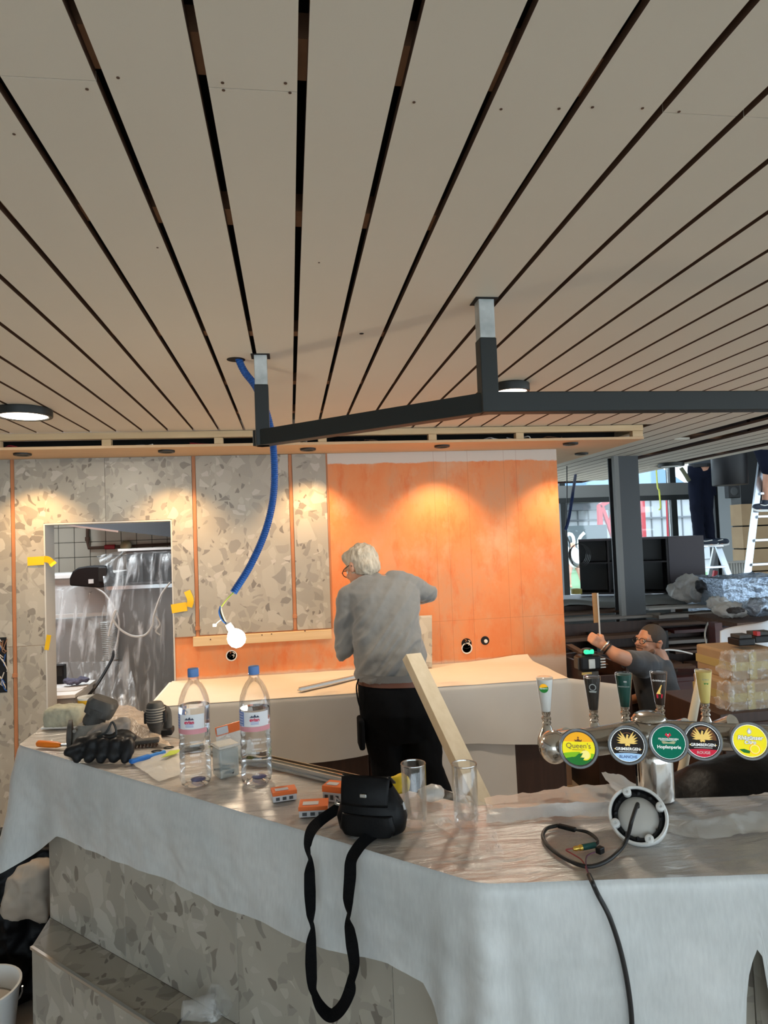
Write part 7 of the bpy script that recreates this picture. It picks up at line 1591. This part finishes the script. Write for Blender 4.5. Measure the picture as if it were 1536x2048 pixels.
# handles: tapered glass on turned steel stems, on the tapster's side
HD = [((1092, 1355, 1422, 1458), 'w'), ((1187, 1352, 1418, 1452), 'k'), ((1250, 1346, 1412, 1448), 'g'), ((1320, 1343, 1408, 1440), 'r'), ((1410, 1340, 1405, 1442), 'y')]
YH = 1.72
for (px, yt, yb, ys), k_ in HD:
    a = Yp(px, yt, YH); b = Yp(px - 0, yb, YH); s_ = Yp(px, ys, YH); hh = a.z - b.z
    b = Vector((b.x, YH, b.z))
    core = {'w': M_WHITE, 'k': mk('handle_black', (.02, .017, .016), .3), 'g': mk('handle_green', (.0, .07, .055), .3), 'r': mk('handle_brown', (.035, .02, .016), .3), 'y': mk('handle_yellow', (.74, .60, .20), .35)}[k_]
    o = MB().lathe([(.0115, 0), (.0125, hh * .08), (.0205, hh * .90), (.0208, hh * .96), (.019, hh * .97), (.004, hh * .97)], 28, b).build('handle', core, t, smooth=True)
    MB().lathe([(.0118, -.001), (.0130, hh * .06), (.0222, hh * .94), (.0225, hh), (.0205, hh + .0015), (.004, hh + .0015)], 28, b).build('glass_shell', M_GLASS, o, smooth=True)
    hg = b.z - s_.z
    MB().lathe([(.016, -hg - .004), (.0125, -hg + .006), (.0095, -hg * .75), (.0125, -hg * .66), (.0095, -hg * .55), (.0125, -hg * .45), (.0125, -hg * .36), (.0085, -hg * .28), (.0115, -hg * .16), (.0115, -.0012)], 22, b).build('stem', M_CHROME, o, smooth=True)
    # valve body reaching back to the cross tube
    vb = Vector((s_.x, YH, s_.z - .004)); tg = Vector((vb.x + .02, 1.63, hub.z + .004))
    MB().lathe([(.024, -.036), (.023, -.022), (.018, -.008), (.0145, .0)], 20, vb).build('valve_cone', M_CHROME2, o, smooth=True)
    MB().tube([vb + Vector((0, 0, -.028)), vb.lerp(tg, .5) + Vector((0, 0, -.012)), tg], [.018, .018, .019], 16).build('valve_body', M_CHROME2, o, smooth=True)
    Mh = Matrix.Translation((b.x - .0208 * .48, YH - .0208 * .87, b.z + hh * .62)) @ Matrix.Rotation(-.5, 4, 'Z') @ Matrix.Rotation(PI / 2 + .10, 4, 'X')
    def mark(P, m_, zz=0.): MB().prism([(x * .001, y * .001) for x, y in P], zz, zz + .0002, M=Mh).build('badge_print', m_, o)
    circ = lambda r_, cx, cy: [(cx + r_ * math.cos(j / 20 * 2 * PI), cy + r_ * math.sin(j / 20 * 2 * PI)) for j in range(20)]
    if k_ == 'w': mark(circ(12, 0, 10), DG, .001); mark([p_ for p_ in circ(11, 0, 11) if p_[1] > 11] , OR, .0013); text('Queen\'s', .006, WH, o, Mh @ Matrix.Translation((0, .010, .0018)), ext=.0001)
    if k_ == 'k': mark(circ(9, 2, 8), M_GALV, -.0002); mark(circ(7, 2, 8), core, .0001); mark([(-8, -2), (12, -2), (10, -6), (-6, -6)], M_GALV, .0)
    if k_ == 'g': mark([(0, 17), (8, 17), (8, 13), (0, 13)], M_GALV); text('Hopfenperle', .0058, M_GALV, o, Mh @ Matrix.Translation((0, .002, .0008)), ext=.0001)
    if k_ == 'r':
        text('Grimbergen', .0068, WH, o, Mh @ Matrix.Translation((0, .014, .0016)), ext=.0001)
        for j in range(6): mark([(-8 + j * 2, -24), (-6 + j * 2, -24), (7 - j * 1.2, 0 - j * 4), (5 - j * 1.2, 1 - j * 4)], GD, -.003 + .0003 * j)
        mark([(-7, -36), (6, -36), (8, -25), (-8, -25)], RD, -.004)
    if k_ == 'y': text('CITRO', .0055, mk('badge_grey', (.25, .3, .3)), o, Mh @ Matrix.Translation((.002, .012, .0014)), ext=.0001); mark([(-2, 2), (10, 2), (8, -2), (4, 1), (0, -2)], DG, -.0005)

# ------------------------------------------------------------------ left of the bar: bin bag, bucket, film cup on the step
q = Zp(40, 1905, 0.)
bx_, by_ = -1.13, 2.97
bagm = MB().loft([[v_ for v_ in ell((bx_, by_, z), a, b, 24, 2.4)] for z, a, b in ((.0, .14, .13), (.05, .21, .18), (.20, .24, .20), (.34, .24, .20), (.46, .23, .19), (.56, .20, .16), (.60, .17, .13))])
me = remesh(bagm, 'bin_liner', .012, 1, disp=lambda p_: .030 * (noise.ridged_multi_fractal(Vector(p_) * 7, 1., 2., 3, 1., 2.) - 1.1)); 
t = tag(skin('bin_bag', me, M_BIN, None, (bx_, by_, 0)), 'open black bin bag on the floor at the left end of the bar', 'bin bag')
rg = MB().sph((bx_ + .07, by_ - .13, .43), (.095, .10, .115)).sph((bx_ + .11, by_ - .15, .49), (.085, .08, .07)).sph((bx_ + .12, by_ - .14, .40), (.07, .08, .09)); me = remesh(rg, 'contents', .009, 2, disp=lambda p_: .018 * (noise.ridged_multi_fractal(Vector(p_) * 11 + Vector((3, 0, 0)), 1., 2., 2, 1., 2.) - 1.))
skin('beige_fabric', me, mk('beige_rag', (.38, .32, .26), .8), t)
bp = Zp(-44, 1978, .26); t = thing('white_bucket', 'white plastic bucket at the lower left edge', 'bucket', (bp.x, bp.y, 0))
MB().lathe([(.004, .004), (.095, .0), (.10, .006), (.128, .25), (.134, .252), (.134, .262), (.126, .263), (.122, .25), (.094, .012), (.004, .012)], 40, (bp.x, bp.y, 0)).build('pail', M_PLAST, t, smooth=True)
MB().lathe([(.1165, .19), (.06, .196), (.0005, .192)], 36, (bp.x, bp.y, 0), caps=False).build('contents', mk('plaster_mix', (.42, .36, .30), .9), t)
MB().tube([(bp.x + .135 * math.cos(a), bp.y + .02 + .135 * math.sin(a) * .2, .24 - .10 * math.sin(a)) for a in [j / 14 * PI for j in range(15)]], .003, 6).build('handle', M_STAIN, t, smooth=True)
p = Zp(392, 2046, PZt); t = thing('crumpled_cup', 'crumpled clear plastic cup on the terrazzo step', 'cup', (p.x, p.y, PZt + .001))
def cupf(u, v):
    a = u * 2 * PI; r = lerp(.024, .036, v) * (1 + .16 * fbm((math.cos(a) * 2, math.sin(a) * 2, v * 3), 1.5)); return Vector((p.x + lerp(-.035, .05, v), p.y + r * math.cos(a) * .9, PZt + .036 + r * math.sin(a) * .85))
MB().grid(cupf, 36, 16).build('cup_wall', film('cup_film', (.6, .58, .55), .35, .1, 20, .5), t, smooth=True)
me = remesh(MB().sph((p.x + .06, p.y, PZt + .045), (.04, .035, .04)), 'cup_film', .006, 0, disp=lambda q_: .012 * fbm(q_, 30)); skin('film_ball', me, M_FILM, t)
MB().beam((p.x - .045, p.y - .01, PZt + .010), (p.x - .02, p.y + .03, PZt + .012), .006, .004).build('loose_screw', M_DUSTYB, t)

bpy.data.scenes.remove(TMP)
